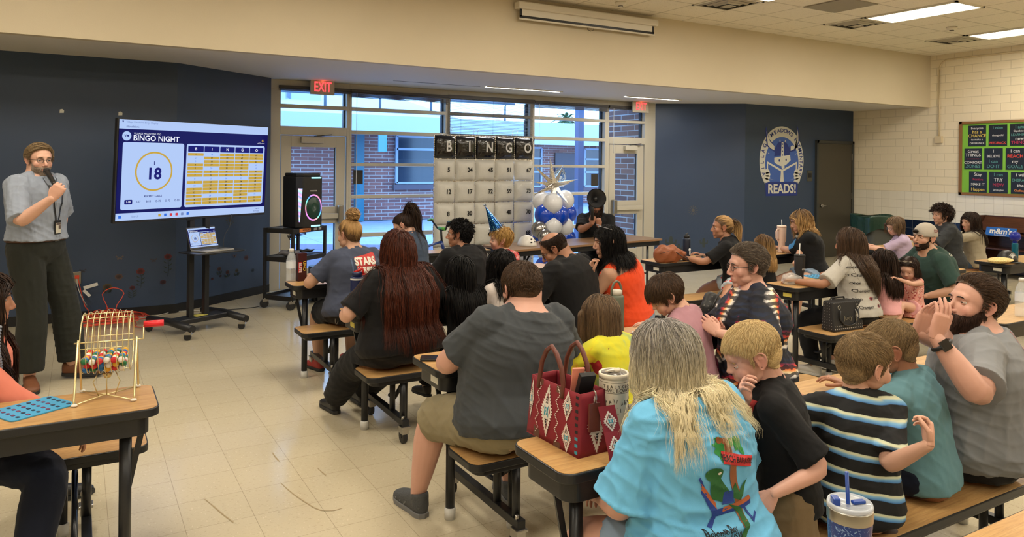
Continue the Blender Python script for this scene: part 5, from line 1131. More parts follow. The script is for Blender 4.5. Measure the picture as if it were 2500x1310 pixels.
# balloon column
bc=Vector((5.80,8.75,0)); latex={'w':mat('white_latex',(.72,.73,.76),.22,coat=.3),'b':mat('blue_latex',(.006,.06,.52),.2,coat=.4),'s':mat('chrome_latex',(.35,.34,.33),.2,metal=.9)}
pl=[]
def balloon(px,py,r,c,dy=0,lab=None):
    p=atY(px,py,bc.y+dy); m=MB(); m.ell((0,0,0),(r,r,r*1.06),nu=28,nv=18); m.lathe([(.012,-r*1.03),(.004,-r*1.08),(.011,-r*1.13)],10,0); q=m.build('balloon',latex[c]); q.location=p; nm={'w':'white','b':'royal blue','s':'chrome grey'}[c]
    tag(q,lab,'balloon','balloons of the blue and white column'); return q
B=[(1324,492,.135,'w',.05,'white balloon at the left of the top ring, under the silver star'),(1349,497,.14,'w',-.13,'white balloon at the front of the top ring under the silver star'),(1379,488,.135,'w',.05,'white balloon at the right of the top ring, under the silver star'),
 (1331,524,.15,'b',-.05,'royal blue balloon on the left of the upper blue ring'),(1364,525,.145,'b',-.12,'royal blue balloon at the front of the upper blue ring'),(1384,521,.14,'b',.08,'royal blue balloon on the right of the upper blue ring'),
 (1348,552,.14,'w',-.12,'white balloon at the left of the second white ring'),(1377,554,.138,'w',-.06,'white balloon at the right of the second white ring'),(1317,560,.115,'s',-.12,'chrome grey balloon bulging out at the left of the column'),(1330,576,.10,'s',-.22,'small chrome grey balloon half hidden behind the bald man'),
 (1322,582,.13,'b',.05,'royal blue balloon low on the left of the column'),(1382,582,.14,'b',-.05,'royal blue balloon low on the right beside the megaphone'),(1350,585,.14,'b',.1,'royal blue balloon low in the middle of the column'),
 (1335,612,.14,'w',-.02,'white balloon under the table edge, left'),(1372,612,.14,'w',.0,'white balloon under the table edge, right'),(1332,652,.15,'b',-.05,'royal blue balloon at the foot of the column, left'),(1372,650,.15,'b',-.03,'royal blue balloon at the foot of the column, right'),(1350,676,.12,'w',.0,'white balloon lowest at the foot of the column')]
for b in B: balloon(*b)
st=thing('star_balloon',atY(1351,452,bc.y-.05),0,'spiky silver foil starburst balloon on top of the column','balloon'); m=MB(); r_=random.Random(4)
dirs=[(-1,0,.85),(-.25,-.1,1.2),(1.3,-.1,.28),(.55,-.3,-.75),(-1,-.2,-.35),(-1.0,-.1,.15),(.8,.4,.9),(.1,-1,.1),(-.5,.6,-.4),(.3,.8,.3),(-.2,-.3,-1)]
for d in dirs:
    L_=.36*Vector(d).length**.5; d=Vector(d).normalized(); u=d.orthogonal().normalized(); w_=d.cross(u); vs=[Vector((0,0,0))+ (u*math.cos(a)+w_*math.sin(a))*.055 for a in np.linspace(0,2*PI,4,endpoint=False)]+[d*L_]
    m.add(vs,[(i,(i+1)%4,4) for i in range(4)])
m.build('foil_spike',silver,st)
m=MB(); m.cyl((bc.x,bc.y,0),(bc.x,bc.y,1.45),.012); m.cyl((bc.x,bc.y,0),(bc.x,bc.y,.015),.15); tag(m.build('balloon_pole',capm),'white pole that holds the balloon column','pole')
# ---------------- child's bike ------------------------------------------------------------------------------------------
bk=thing('kids_bike',(3.74,8.45,0),R(6),"blue child's bike with green grips in front of the balloon board",'bicycle'); bb_=mat('bike_blue',(.008,.04,.22),.25,coat=.6); tire=mat('bike_tire',(.012,.012,.012),.7); grn=mat('bike_green',(.12,.42,.08),.4)
for x in(-.50,.42):
    c=[(x+.27*math.cos(a),0,.30+.27*math.sin(a)) for a in np.linspace(0,2*PI,40,endpoint=False)]; m=MB(); m.tube(c,.024,10,closed=True); w_=m.build('wheel',tire,bk)
    m=MB(); m.tube([(x+.245*math.cos(a),0,.30+.245*math.sin(a)) for a in np.linspace(0,2*PI,40,endpoint=False)],.010,8,closed=True); m.build('rim',mat('rim_green',(.3,.5,.35),.3),w_); m=MB()
    for i in range(20): a=2*PI*i/20; m.cyl((x,.012*(-1)**i,.30),(x+.245*math.cos(a),0,.30+.245*math.sin(a)),.0012,n=4)
    m.build('spoke',chrome,w_)['kind']='stuff'
m=MB(); hd=Vector((.20,0,.72)); hb_=Vector((.235,0,.60)); bbk=Vector((-.10,0,.34)); stt=Vector((-.22,0,.62)); ra=Vector((-.50,0,.30))
for a,b,r_w in((hd,stt,.016),(hb_,bbk,.021),(stt,bbk,.016),(stt,ra,.01),(bbk,ra,.01),(hd,hb_,.021)): m.cyl(a,b,r_w,n=12)
m.build('bike_frame',bb_,bk); m=MB(); 
for y in(-.05,.05): m.tube([(.24,y*.5,.58),(.25,y,.54),(.42,y,.30)],.012,8)
m.build('fork',blackc,bk); m=MB(); hr_=lambda x,y,z:(x,y,z); m.tube([hr_(*q) for q in ((.18,-.30,.97),(.17,-.20,.98),(.20,-.10,.88),(.19,0,.86),(.20,.10,.88),(.17,.20,.98),(.18,.30,.97))],.011,8); m.cyl((.205,0,.70),(.19,0,.88),.014); m.build('handlebar',blackc,bk)
for s in(-1,1): m=MB(); m.cyl(hr_(.18,s*.30,.97),hr_(.181,s*.20,.98),.017); m.build('grip',grn,bk)
m=MB(); m.cyl(hr_(.195,-.10,.885),hr_(.195,.06,.885),.02); m.build('bar_pad',grn,bk); m=MB(); m.ell((-.25,0,.74),(.11,.06,.025)); m.cyl((-.22,0,.62),(-.235,0,.73),.012); m.build('saddle',blackc,bk)
m=MB(); m.lathe([(.0,-.02),(.07,-.02),(.07,-.015),(.0,-.015)],20,0,frame((-.10,-.02,.34),(1,0,0),(0,0,1))); m.beam((-.10,-.05,.34),(-.02,-.05,.24),.01,.012); m.build('crank',blackc,bk)
dd=(hb_-bbk).normalized(); m=MB(); m.text('CONCORD',.05,frame((hb_+bbk)/2+Vector((0,-.0225,0))+dd*.02,dd,Vector((-dd.z,0,dd.x))),0,.0004,bold=.02); m.build('frame_lettering',capm,bk)
m=MB(); m.box((.24,-.30,.83),(.115,.004,.165)); tg=m.build('raffle_card',mat('card_cream',srgb(218,210,190),.6),bk); m=MB(); m.box((.24,-.303,.90),(.115,.002,.025)); m.build('card_band',mat('label_orange'),tg); m=MB(); m.box((.24,-.303,.757),(.115,.002,.02)); m.build('card_band',mat('label_orange'),tg); m=MB(); m.tube([(.24,-.30,.91),(.22,-.2,.93),(.2,-.12,.885)],.002,5); m.build('card_string',capm,tg)
m=MB()
for x in(-.028,.028): m.tube([(.24+x+.020*math.cos(a),-.3035,.815+.020*math.sin(a)) for a in np.linspace(0,2*PI,20,endpoint=False)],.0015,4,closed=True)
m.tube([(.212,-.304,.815),(.23,-.304,.84),(.258,-.304,.84),(.268,-.304,.815),(.24,-.304,.815),(.23,-.304,.84)],.0015,4); m.build('card_drawing',ink,tg)
# helmet on the back table
hl=thing('bike_helmet',(4.55,7.42,.745),R(20),'white bike helmet on the back table beside the party hat','helmet'); m=MB(); m.ell((0,0,.0),(.10,.125,.125),nu=28,nv=18); v=m.v[0]; v[:,2]=np.maximum(v[:,2],-.0); m.build('helmet_shell',mat('helmet_white',(.62,.60,.56),.3),hl)
for x,y,z in((-.05,-.105,.05),(.0,-.113,.055),(.05,-.105,.05),(-.03,-.09,.085),(.03,-.09,.085)): m=MB(); m.ell((x,y,z),(.012,.012,.007)); m.build('helmet_vent',dark,hl)
# ---------------- bingo cage and balls -------------------------------------------------------------------------------------
gold=mat('gold_wire',srgb(226,214,164),.28,metal=.8); pb=atZ(262,968,.74); bgx=thing('bingo_cage',(pb.x,pb.y,.74),R(-8),'gold wire bingo cage with a red crank handle on the left table','bingo cage')
CZ=.225; CR=.115; HW=.085
def ring(x,r,z0=CZ): return [(x,r*math.cos(a),z0+r*math.sin(a)) for a in np.linspace(0,2*PI,32,endpoint=False)]
for x in(-HW,HW): m=MB(); m.tube(ring(x,CR*.96),.0022,6,closed=True); m.build('cage_rim',gold,bgx)
m=MB()
for i in range(9):
    x=-HW+2*HW*i/8; rr_=CR*(1.0+.10*math.cos((i-4)/4*1.3)); m.tube([(x,rr_*math.cos(a),CZ+rr_*math.sin(a)) for a in np.linspace(0,2*PI,32,endpoint=False)],.0016,6,closed=True)
m.build('cage_wire',gold,bgx)['kind']='stuff'; m=MB(); 
for a in(0,PI/2,PI,3*PI/2,PI/4): m.cyl((-HW,CR*math.cos(a),CZ+CR*math.sin(a)),(HW,CR*math.cos(a),CZ+CR*math.sin(a)),.002,n=6)
m.build('cage_bar',gold,bgx); m=MB(); m.cyl((-HW-.035,0,CZ),(HW+.03,0,CZ),.003); m.build('axle',gold,bgx)
for s in(-1,1):
    x=s*(HW+.02); m=MB(); m.tube([(x,-.10,.006),(x,-.095,.02),(x,-.012,CZ+.0),(x,0,CZ+.01),(x,.012,CZ),(x,.095,.02),(x,.10,.006)],.0042,8); m.build('stand_leg',gold,bgx)
m=MB(); m.tube([(-HW-.02,-.10,.006),(-.02,-.01,.01),(HW+.02,.10,.006)],.003,6); m.tube([(-HW-.02,.10,.006),(-.02,.01,.012),(HW+.02,-.10,.006)],.003,6); m.build('cross_wire',gold,bgx)
for x in(-.03,.0,.03): m=MB(); m.tube([(x,-.02,CZ-CR),(x*1.6,-.03,.07),(x,-.015,.012)],.002,5); m.build('chute_wire',gold,bgx)
for sx in(-1,1):
    for sy in(-1,1): m=MB(); m.ell((sx*(HW+.018),sy*.10,.0065),(.012,.009,.0065)); m.build('rubber_foot',mat('clear_rubber',(.7,.68,.62),.4),bgx)
m=MB(); m.tube([(HW+.03,0,CZ),(HW+.045,0,CZ),(HW+.045,.0,CZ+.055)],.003,6); m.build('crank_arm',gold,bgx); m=MB(); m.cyl((HW+.045,0,CZ+.06),(HW+.12,0,CZ+.06),.0135,n=18); m.build('crank_handle',mat('crank_red',(.65,.02,.03),.35),bgx)
m=MB(); m.lathe([(.0,0),(.012,.0),(.02,.02)],14,0,Matrix.Translation((0,0,CZ-CR-.03))); m.build('ball_catch',gold,bgx)
bcol={'blue':(.02,.15,.45),'red':(.55,.02,.03),'green':(.02,.16,.06),'yellow':(.75,.40,.03),'white':(.72,.70,.66)}; bn=list(bcol); rb=random.Random(11)
GM=bgx.matrix_basis if False else Matrix.Translation(bgx.location)@Matrix.Rotation(R(-8),4,'Z')
spots=[]; rbb=.0125; tries=0
for lay,z in enumerate((CZ-.098,CZ-.078,CZ-.058)):
    hw=math.sqrt(max(CR*CR-(z-CZ)**2,0))-.012
    xs=np.arange(-HW+.014+(.006 if lay%2 else 0),HW-.012,.0255)
    ys=np.arange(-hw,hw+.001,.0255) if hw>.013 else [0]
    for x in xs:
        for y in ys: spots.append((x+rb.uniform(-.001,.001),y+(.004 if lay%2 else 0),z+rb.uniform(-.003,.003)))
places=['in the front of the cage','at the back of the cage']
for i,(x,y,z) in enumerate(spots):
    c=bn[(i*3+i//5)%5]; m=MB(); m.ell((0,0,0),(rbb,)*3,nu=14,nv=9); q=m.build('bingo_ball',mat('ball_'+c,bcol[c],.25)); q.location=GM@Vector((x,y,z)); tag(q,'small %s bingo ball among the balls in the gold cage'%c,'bingo ball','%s bingo balls in the cage'%c)
# ---------------- bingo cards ------------------------------------------------------------------------------------------------
cardm=mat('card_blue',srgb(58,150,196),.5); cdot=mat('card_dot',srgb(96,40,80),.5); cdk=mat('card_dark',srgb(20,40,70),.5)
def card(x,y,rz,lab,z=.741,dots=True,w=.19,h=.24):
    o=thing('bingo_card',(x,y,z),rz,lab,'bingo card','blue shutter bingo cards'); m=MB(); m.prism(rrect(w,h,.02),0,.004); m.build('card_board',cardm,o); r_=random.Random(int(abs(x*91+y*17)))
    m=MB()
    for i in range(5):
        for j in range(5): m.prism(rrect(.018,.012,.004,2,-.068+.034*i,-.085+.036*j),.004,.0055,r_.choice([0,0,1]))
    for i in range(5): m.prism(rrect(.016,.014,.004,2,-.068+.034*i,.10),.004,.0052,1)
    m.build('card_window',[cdot,cdk],o)['kind']='stuff'; return o
p=atZ(78,998,.74); card(p.x,p.y,R(-60),'blue bingo card lying beside the golden bingo cage')
p=atZ(1148,866,.74); card(p.x+.04,p.y,R(30),'blue bingo card half under the hand of the man in dark grey')
p=atZ(1415,842,.74); card(p.x,p.y,R(75),'blue bingo card in front of the girl in the yellow tie-dye shirt')
p=atZ(1990,676,.74); card(p.x+.05,p.y,R(80),'blue bingo card behind the black tumbler')
p=atZ(2190,928,.74); card(p.x,p.y,R(70),'blue bingo card between the two boys on the right, far one')
p=atZ(2168,956,.74); card(p.x,p.y-.03,R(80),'blue bingo card between the two boys on the right, near one')
p=atZ(2218,650,.74); card(p.x,p.y,R(80),'blue bingo card on the table in front of the toddler')
p=atZ(1722,632,.74); card(p.x,p.y,R(75),'blue bingo card at the elbow of the woman with the blonde ponytail')
p=atZ(1716,801,.74); card(p.x,p.y,R(75),'blue bingo card corner behind the boy in dusty pink')
p=atZ(1192,662,.74); card(p.x,p.y,R(75),'pale blue bingo card on the table by the boy in the party hat')
# ---------------- small things -------------------------------------------------------------------------------------------------
def phone(x,y,rz,lab,z=.741,n='mobile_phone'):
    o=thing(n,(x,y,z),rz,lab,'phone'); m=MB(); m.prism(rrect(.078,.155,.012),0,.011); m.build('phone_case',blackm,o,.002); m=MB(); m.prism(rrect(.070,.147,.010),.011,.0116); m.build('phone_screen',mat('dark_glass',(.008,.008,.010),.05,coat=1),o)
p=atZ(1065,877,.74); phone(p.x,p.y,R(62),'black phone lying face up at the table end by the man in dark grey')
p=atZ(1692,636,.74); phone(p.x,p.y,R(80),'black phone lying beside the navy bottle')
p=atZ(1925,607,.74); phone(p.x,p.y+.1,R(80),'black phone under the hand of the wavy-haired woman')
def clearplastic(): return sheetglass('clear_plastic',(.90,.93,.95),.1,.05)
def water_bottle(x,y,lab,z=.74,s=1.):
    o=thing('water_bottle',(x,y,z),0,lab,'water bottle','clear plastic water bottles'); m=MB(); pr=[(.028,0),(.032,.006),(.032,.05),(.029,.055),(.032,.06),(.032,.135),(.030,.14),(.026,.16),(.014,.185),(.0125,.195)]; m.lathe([(a*s,b*s) for a,b in pr],20,0); m.build('bottle_body',mat('bottle_plastic',(.75,.80,.85),.06,alpha=.28),o)
    m=MB(); m.lathe([(.0327*s,.085*s),(.0327*s,.13*s)],20,0,cap=False); m.build('bottle_label',mat('label_paper',(.62,.66,.72),.5),o); m=MB(); m.lathe([(.0150*s,.19*s),(.0150*s,.207*s),(.013*s,.209*s)],16); m.build('bottle_cap',capm,o)
p=atZ(711,686,.74); water_bottle(p.x,p.y,'clear plastic water bottle beside the tall card box',s=1.25)
p=atZ(2494,772,.74); water_bottle(p.x,p.y,'clear plastic water bottle behind the bearded man, at the right edge',s=1.2)
p=atZ(735,685,.74); o=thing('card_game_box',(p.x,p.y,.74),R(10),'tall dark red card game box standing beside the water bottle','box'); m=MB(); m.bb((-.037,-.025,0),(.037,.025,.225)); m.build('carton',mat('carton_dark',srgb(62,26,26),.35,noise_=.5,nscale=30),o,.002)
m=MB(); m.bb((-.036,-.0265,.07),(-.006,-.025,.155)); m.build('red_panel',mat('panel_red',srgb(180,24,30),.4),o); m=MB(); m.text('ELITE',.034,frame((-.020,-.028,.11),(0,0,-1),(1,0,0)),0,.0004,bold=.02); m.text('UNO',.034,frame((.016,-.0265,.12),(0,0,-1),(1,0,0)),1,.0004,bold=.02); m.build('box_lettering',[capm,mat('letter_gold',srgb(220,180,60),.4)],o)
def bottle(x,y,r,h,mb_,lab,z=.74,lid=None,handle=False,name='drink_bottle',spout=True,cat='bottle'):
    o=thing(name,(x,y,z),0,lab,cat); m=MB(); m.lathe([(r*.96,0),(r,.006),(r,h*.78),(r*.93,h*.82),(r*.72,h*.84)],28); m.build('bottle_body',mb_,o); lid=lid or blackm
    m=MB(); m.lathe([(r*.74,h*.83),(r*.74,h*.92),(r*.6,h*.94)],24); m.build('bottle_lid',lid,o)
    if spout: m=MB(); m.tube([(0,0,h*.93),(.0,0,h*1.0)],.012,10); m.tube([(-r*.5,0,h*.95),(.0,0,h*.98),(.02,0,h*1.03)],.007,8); m.build('spout',lid,o)
    if handle: m=MB(); m.tube([(-r*.85,0,h*.80),(-r*.8,0,h*.96),(-r*.45,0,h*1.09),(0,0,h*1.12),(r*.45,0,h*1.09),(r*.8,0,h*.96),(r*.85,0,h*.80)],.007,8); m.build('carry_handle',mb_,o)
    return o
p=atY(1505,720,3.33); bottle(p.x,p.y,.043,.27,mat('olive_coat',srgb(96,100,84),.5),'olive green bottle with loop handle behind the girl in yellow',lid=mat('lid_offwhite',srgb(196,190,176),.5),handle=True,spout=False)
o=bottle(*atY(1676,610,5.62).to_2d(),.039,.27,mat('navy_coat',srgb(22,30,48),.4),'navy bottle with black straw lid beside the brown leather bag')
m=MB(); m.lathe([(0,0),(.016,0),(.016,.001),(0,.001)],16,0,frame((.006,-.0395,.11),(1,0,0),(0,0,1))); m.box((.008,-.0398,.08),(.02,.001,.04)); m.build('white_sticker',capm,o)
p=atY(872,700,4.64); o=bottle(p.x,p.y,.043,.27,mat('kids_navy',srgb(18,30,74),.4),'navy and red kids bottle beside the auburn-haired woman',lid=mat('lid_navy',srgb(20,30,70),.4)); m=MB(); m.tube([(-.02,0,.25),(.03,-.01,.275),(.035,-.02,.24)],.011,8); m.build('flip_spout',mat('spout_red',srgb(200,40,34),.4),o); m=MB(); m.lathe([(.0445,.205),(.0445,.215)],24,0,cap=False); m.build('white_band',capm,o); m=MB(); m.lathe([(.0436,.0),(.0436,.035)],24,0,cap=False); m.build('red_band',mat('spout_red'),o)
def tumbler(x,y,h,r,mb_,lab,z=.74,handle=True,rz=0,lid=None,straw=None,name='tumbler',strawcol=None):
    o=thing(name,(x,y,z),rz,lab,'tumbler'); m=MB(); m.lathe([(r*.70,0),(r*.72,.01),(r*.74,h*.36),(r*.97,h*.45),(r,h*.93),(r*1.0,h*.95)],30); m.build('cup_body',mb_,o)
    m=MB(); m.lathe([(r*1.02,h*.93),(r*1.03,h*.985),(r*.96,h),(r*.9,h*.985)],30); m.build('cup_lid',lid or mb_,o)
    if handle: m=MB(); m.tube([(r*.9,0,h*.86),(r*1.55,0,h*.86),(r*1.75,0,h*.80),(r*1.75,0,h*.56),(r*1.6,0,h*.5),(r*.9,0,h*.48)],.009,10); m.build('cup_handle',lid or mb_,o)
    if straw: m=MB(); m.cyl((0,.01,h*.5),(.012,.01,h+straw),.0045,n=10); m.build('straw',strawcol or capm,o)
    return o
crm=mat('cream_coat',srgb(214,204,184),.4); pnk=mat('pale_pink_coat',srgb(222,196,182),.4)
p=atZ(1497,1088,.74); tum=tumbler(p.x,p.y+.0,.255,.051,crm,'tall cream handled tumbler with line drawing beside the red handbag',rz=R(-5))
m=MB(); m.lathe([(0,.0),(.044,0),(.044,.002),(0,.002)],28,0,Matrix.Translation((0,0,.2505))); m.build('lid_window',mat('smoked_plastic',(.12,.11,.10),.15),tum); m=MB(); m.beam((-.03,.0,.258),(.03,.01,.258),.012,.006); m.lathe([(.012,.252),(.012,.262),(.0,.264)],16,0,Matrix.Translation((.012,.0,0))); m.build('lid_slider',crm,tum)
m=MB(); rl_=random.Random(5)
for i,ch in enumerate('THEWALLBYQKWEVQEOSTBK'):
    a=R(200+i*7.2); m.text(ch,.016,frame((.0515*math.cos(a),.0515*math.sin(a),.215+(i%2)*-.013),(-math.sin(a),math.cos(a),0),(0,0,1)),0,.0003)
for z in(.228,.193): m.lathe([(.0516,z),(.0516,z+.0012)],30,0,cap=False)
for i in range(34):
    a=R(200+rl_.uniform(0,140)); z=rl_.uniform(.118,.165); L_=rl_.uniform(.006,.02); th_=rl_.uniform(0,PI); m.beam((.0507*math.cos(a),.0507*math.sin(a),z),(.0507*math.cos(a+L_*8*math.cos(th_)),.0507*math.sin(a+L_*8*math.cos(th_)),z+L_*math.sin(th_)),.0014,.0014)
m.build('cup_print',mat('print_brown',(.06,.045,.03),.6),tum)['kind']='stuff'
p=atY(1908,590,5.66); tumbler(p.x,p.y,.30,.05,pnk,'pale pink handled tumbler with a straw in front of the wavy-haired woman',rz=PI,straw=.07)
p=atZ(1952,690,.74); tb=tumbler(p.x,p.y,.235,.043,mat('black_glitter',(.012,.012,.013),.45,bump=.5,bscale=400),'tall black patterned tumbler with a straw at the table corner',handle=False,straw=.09); m=MB(); m.text('RTIC',.02,frame((-.005,-.0437,.115),(1,0,0),(0,0,1)),0,.0004); m.build('cup_lettering',capm,tb)
# big blue tumbler close to the camera
p=atZ(2075,1228,.945); bt=thing('glitter_tumbler',(p.x,p.y,.74),R(10),'blue patterned tumbler with clear lid and blue straw, nearest to the camera','tumbler')
t=NT('blue_print_cup',.3); P=t.coord('Object'); v=t.n('TexVoronoi',feature='DISTANCE_TO_EDGE'); v.inputs['Scale'].default_value=42; t.l(P,v.inputs[0]); t.col(t.mix(t.math('GREATER_THAN',t.noise(P,70,2,.5,2.5),.62),srgb(24,52,120),srgb(120,150,196))); 
m=MB(); m.lathe([(.036,0),(.038,.01),(.0475,.17),(.048,.178)],36); m.build('cup_body',t.m,bt); m=MB(); m.lathe([(.0485,.172),(.049,.196),(.0475,.199),(.044,.196)],36,0,cap=False); m.build('steel_rim',chrome,bt)
m=MB(); m.lathe([(.0475,.197),(.049,.204),(.047,.210),(.043,.206),(.0,.203)],36); m.build('cup_lid',mat('lid_clear',(.7,.75,.82),.05,alpha=.45),bt); sb=mat('straw_blue',(.01,.05,.28),.3)
m=MB(); m.cyl((.004,.0,.08),(-.004,.006,.275),.0042,n=12); m.build('straw',sb,bt); m=MB(); m.beam((-.035,.012,.212),(-.015,.03,.212),.016,.016); m.beam((.0,-.005,.209),(.028,-.02,.209),.014,.008); m.build('lid_slider',sb,bt,.003)
m=MB(); m.box((1.52+.0,0,0),(.001,.001,.001))
# small black box, keys
p=atZ(1449,828,.74); m=MB(); m.box((p.x,p.y,.765),(.06,.06,.05),rz=.2); tag(m.build('small_box',blackm,None,.003),'small black box on the table above the blue card','box')
p=atZ(1545,817,.74); o=thing('key_bunch',(p.x,p.y,.741),0,'small bunch of silver keys near the boy in dusty pink','keys'); m=MB(); m.tube([(.014*math.cos(a),.014*math.sin(a),.003) for a in np.linspace(0,2*PI,16,endpoint=False)],.002,6,closed=True); m.build('key_ring',zinc,o)
for a in(0,.9,2.2): m=MB(); m.beam((.01*math.cos(a),.01*math.sin(a),.006),(.06*math.cos(a),.06*math.sin(a),.006),.012,.003); m.build('key',zinc,o)
# plastic bag at black tumbler
def blob(name,c,r,m_,lab,cat,amp=.2,k=18,seed=1,nu=36,nv=22,flat=.0):
    m=MB(); m.ell((0,0,0),(1,1,1),nu=nu,nv=nv); v=m.v[0]; rr_=np.random.default_rng(seed); d=np.zeros(len(v))
    for _ in range(6): kk=rr_.normal(size=3)*k/6; d+=np.sin(v@kk+rr_.uniform(0,6))*.3
    v=v*(1+amp*d[:,None]*.5)*NV(*r); v[:,2]=np.maximum(v[:,2],-r[2]*(1-flat)); m.v[0]=v; q=m.build(name,m_); q.location=c; return tag(q,lab,cat)
p=atZ(1932,693,.74); blob('plastic_bag',(p.x,p.y,.785),(.09,.06,.05),mat('bag_film',(.7,.7,.68),.15,alpha=.35),'crumpled clear plastic bag beside the black tumbler','plastic bag',.5,30,flat=.1)
# brown leather bag on table B2
leather=mat('brown_leather',srgb(134,74,42),.45,bump=.25,bscale=60,noise_=.15,nscale=8); p=atZ(1637,640,.74)
t=MB(); t.ell((0,0,0),(1,1,1),nu=44,nv=26); v=t.v[0]; x,y,z=v.T.copy(); hh=np.interp(x,[-1,-.6,-.2,.2,.6,1],[.95,1.15,.95,1.0,.55,.45]); fold=.12*np.abs(np.sin(x*5+z*4+y*3))+.07*np.sin(x*11-z*7); z=np.sign(z)*np.abs(z)**.7; v=np.stack([x*.19,y*.075*(1+fold),np.maximum(z,-.9)*.085*hh*(1+fold)],1); t.v[0]=v
o=thing('leather_bag',(p.x+.02,p.y+.03,.74+.075),R(-8),'slouched tan leather handbag lying at the table end by the navy bottle','handbag'); t.build('bag_body',leather,o); m=MB(); m.tube([(.02,-.075,.03),(.05,-.11,.0),(.1,-.12,-.03),(.15,-.10,-.05),(.12,-.08,.0)],.006,6); m.build('bag_strap',mat('dark_leather',srgb(60,40,34),.5),o); m=MB(); m.tube([(-.15,-.055,.02),(-.05,-.07,.045),(.08,-.065,.02),(.16,-.04,-.01)],.003,6); m.build('zip',mat('dark_leather'),o)
# ---------------- red patterned handbag ------------------------------------------------------------------------------------------
brown=mat('handle_leather',srgb(96,50,40),.38,bump=.1,bscale=80); maroon=mat('maroon_canvas',srgb(124,28,40),.75); strapm=mat('brown_panel',srgb(92,58,44),.6)
pw=mat('print_white',srgb(214,204,194),.7); pk=mat('print_black',(.012,.010,.012),.7); pt=mat('print_teal',srgb(52,140,160),.7); pc=mat('print_coral',srgb(226,140,120),.8)
A=atZ(1313,1066,.74); Bc=atZ(1412,1120,.74); Cc=atZ(1487,1086,.74); d1=(Bc-A); L1=d1.length; ang=math.atan2(d1.y,d1.x); W1=(Cc-Bc).length
print('BAG',L1,W1); L1=.30; W1=.135; hb=thing('patterned_handbag',(Bc.x,Bc.y,.741),ang,'dark red handbag with white and teal diamond pattern on the near table','handbag')
# local: x along long front face (towards near corner at 0), y into the table
Hh=.205; xs=-L1
def trap(u,v,k=.0): return (u,v)
# body shell: open box, sides lean inward
m=MB(); b0=[(-L1,0),(0,0),(0,W1),(-L1,W1)]; t0_=[(-L1+.015,.012),(-.010,.012),(-.015,W1-.012),(-L1+.015,W1-.012)]
def wallq(m,a,b,at_,bt_,n=10,bulge=.006,mi=0):
    vs=[]
    for i in range(n+1):
        for j in range(n+1):
            u=i/n;v=j/n; p0=Vector((*a,0))*(1-u)+Vector((*b,0))*u; p1=Vector((*at_,Hh))*(1-u)+Vector((*bt_,Hh))*u; p_=p0*(1-v)+p1*v; nrm=Vector(((Vector(b)-Vector(a)).y,-(Vector(b)-Vector(a)).x,0)).normalized(); vs.append(p_+nrm*bulge*math.sin(PI*u)*math.sin(PI*v)*(1+.3*math.sin(9*u+7*v)))
    m.add(vs,[(i*(n+1)+j,(i+1)*(n+1)+j,(i+1)*(n+1)+j+1,i*(n+1)+j+1) for i in range(n) for j in range(n)],mi,True)
for k in range(4): wallq(m,b0[k],b0[(k+1)%4],t0_[k],t0_[(k+1)%4])
m.add([(*b,.0) for b in b0],[(0,1,2,3)]); bag=m.build('bag_body',maroon,hb); sol=bag.modifiers.new('s','SOLIDIFY'); sol.thickness=.004; sol.offset=-1
m=MB(); m.prism([(-L1+.02,.02),(-.02,.02),(-.02,W1-.02),(-L1+.02,W1-.02)],.10,.14); m.build('bag_contents',mat('dark_leather'),hb)
def face(u,v,z,front=True):
    """u along the face 0..1 from its left, v height 0..1"""
    if front: a,b,at_,bt_=b0[0],b0[1],t0_[0],t0_[1]
    else: a,b,at_,bt_=b0[1],b0[2],t0_[1],t0_[2]
    p0=Vector((*a,0))*(1-u)+Vector((*b,0))*u; p1=Vector((*at_,Hh))*(1-u)+Vector((*bt_,Hh))*u; n_=Vector(((Vector(b)-Vector(a)).y,-(Vector(b)-Vector(a)).x,0)).normalized(); return p0*(1-v)+p1*v+n_*(z*.4+.0012+.0078*math.sin(PI*u)*math.sin(PI*v))
def diamond_tpl(m,fn,cu,cv,w,h,steps=9,scale=1.):
    """stepped white diamond with maroon outline, teal core and black arrows; fn(u,v,z)"""
    def poly(pts,z,mi): m.add([fn(cu+a*w,cv+b*h,z) for a,b in pts],[list(range(len(pts)))],mi)
    n=steps; pts=[]
    for k in range(4*n):
        q=k//n; f=(k%n)/n; c=[(1,0),(0,1),(-1,0),(0,-1),(1,0)]; a=c[q];b=c[q+1]; base_=(a[0]*(1-f)+b[0]*f,a[1]*(1-f)+b[1]*f); f2=f+.5/n; tip=(a[0]*(1-f2)+b[0]*f2,a[1]*(1-f2)+b[1]*f2); pts.append((base_[0]*.40,base_[1]*.84)); pts.append((tip[0]*.56+.0,tip[1]*.94))
    for k in range(len(pts)): m.add([fn(cu,cv,.0012),fn(cu+pts[k][0]*w,cv+pts[k][1]*h,.0012),fn(cu+pts[(k+1)%len(pts)][0]*w,cv+pts[(k+1)%len(pts)][1]*h,.0012)],[(0,1,2)],0)
    poly([(.32,0),(0,.62),(-.32,0),(0,-.62)],.0022,3); poly([(.27,0),(0,.54),(-.27,0),(0,-.54)],.003,0)
    for s_ in(1,-1):
        for k in range(3): y=s_*(.26+.085*k); ww=.12-.03*k; poly([(-ww,y),(ww,y),(0,y+s_*.075)] if s_>0 else [(ww,y),(-ww,y),(0,y+s_*.075)],.0042,1)
    poly([(.18,.20),(.09,.12),(-.09,.12),(-.18,.20),(-.15,.0),(-.18,-.20),(-.09,-.12),(.09,-.12),(.18,-.20),(.15,0)],.0042,2); poly([(.09,0),(0,.11),(-.09,0),(0,-.11)],.005,0); poly([(.045,0),(0,.055),(-.045,0),(0,-.055)],.0058,2)
m=MB(); F1=lambda u,v,z: face(u,v,z,True); F2=lambda u,v,z: face(u,v,z,False)
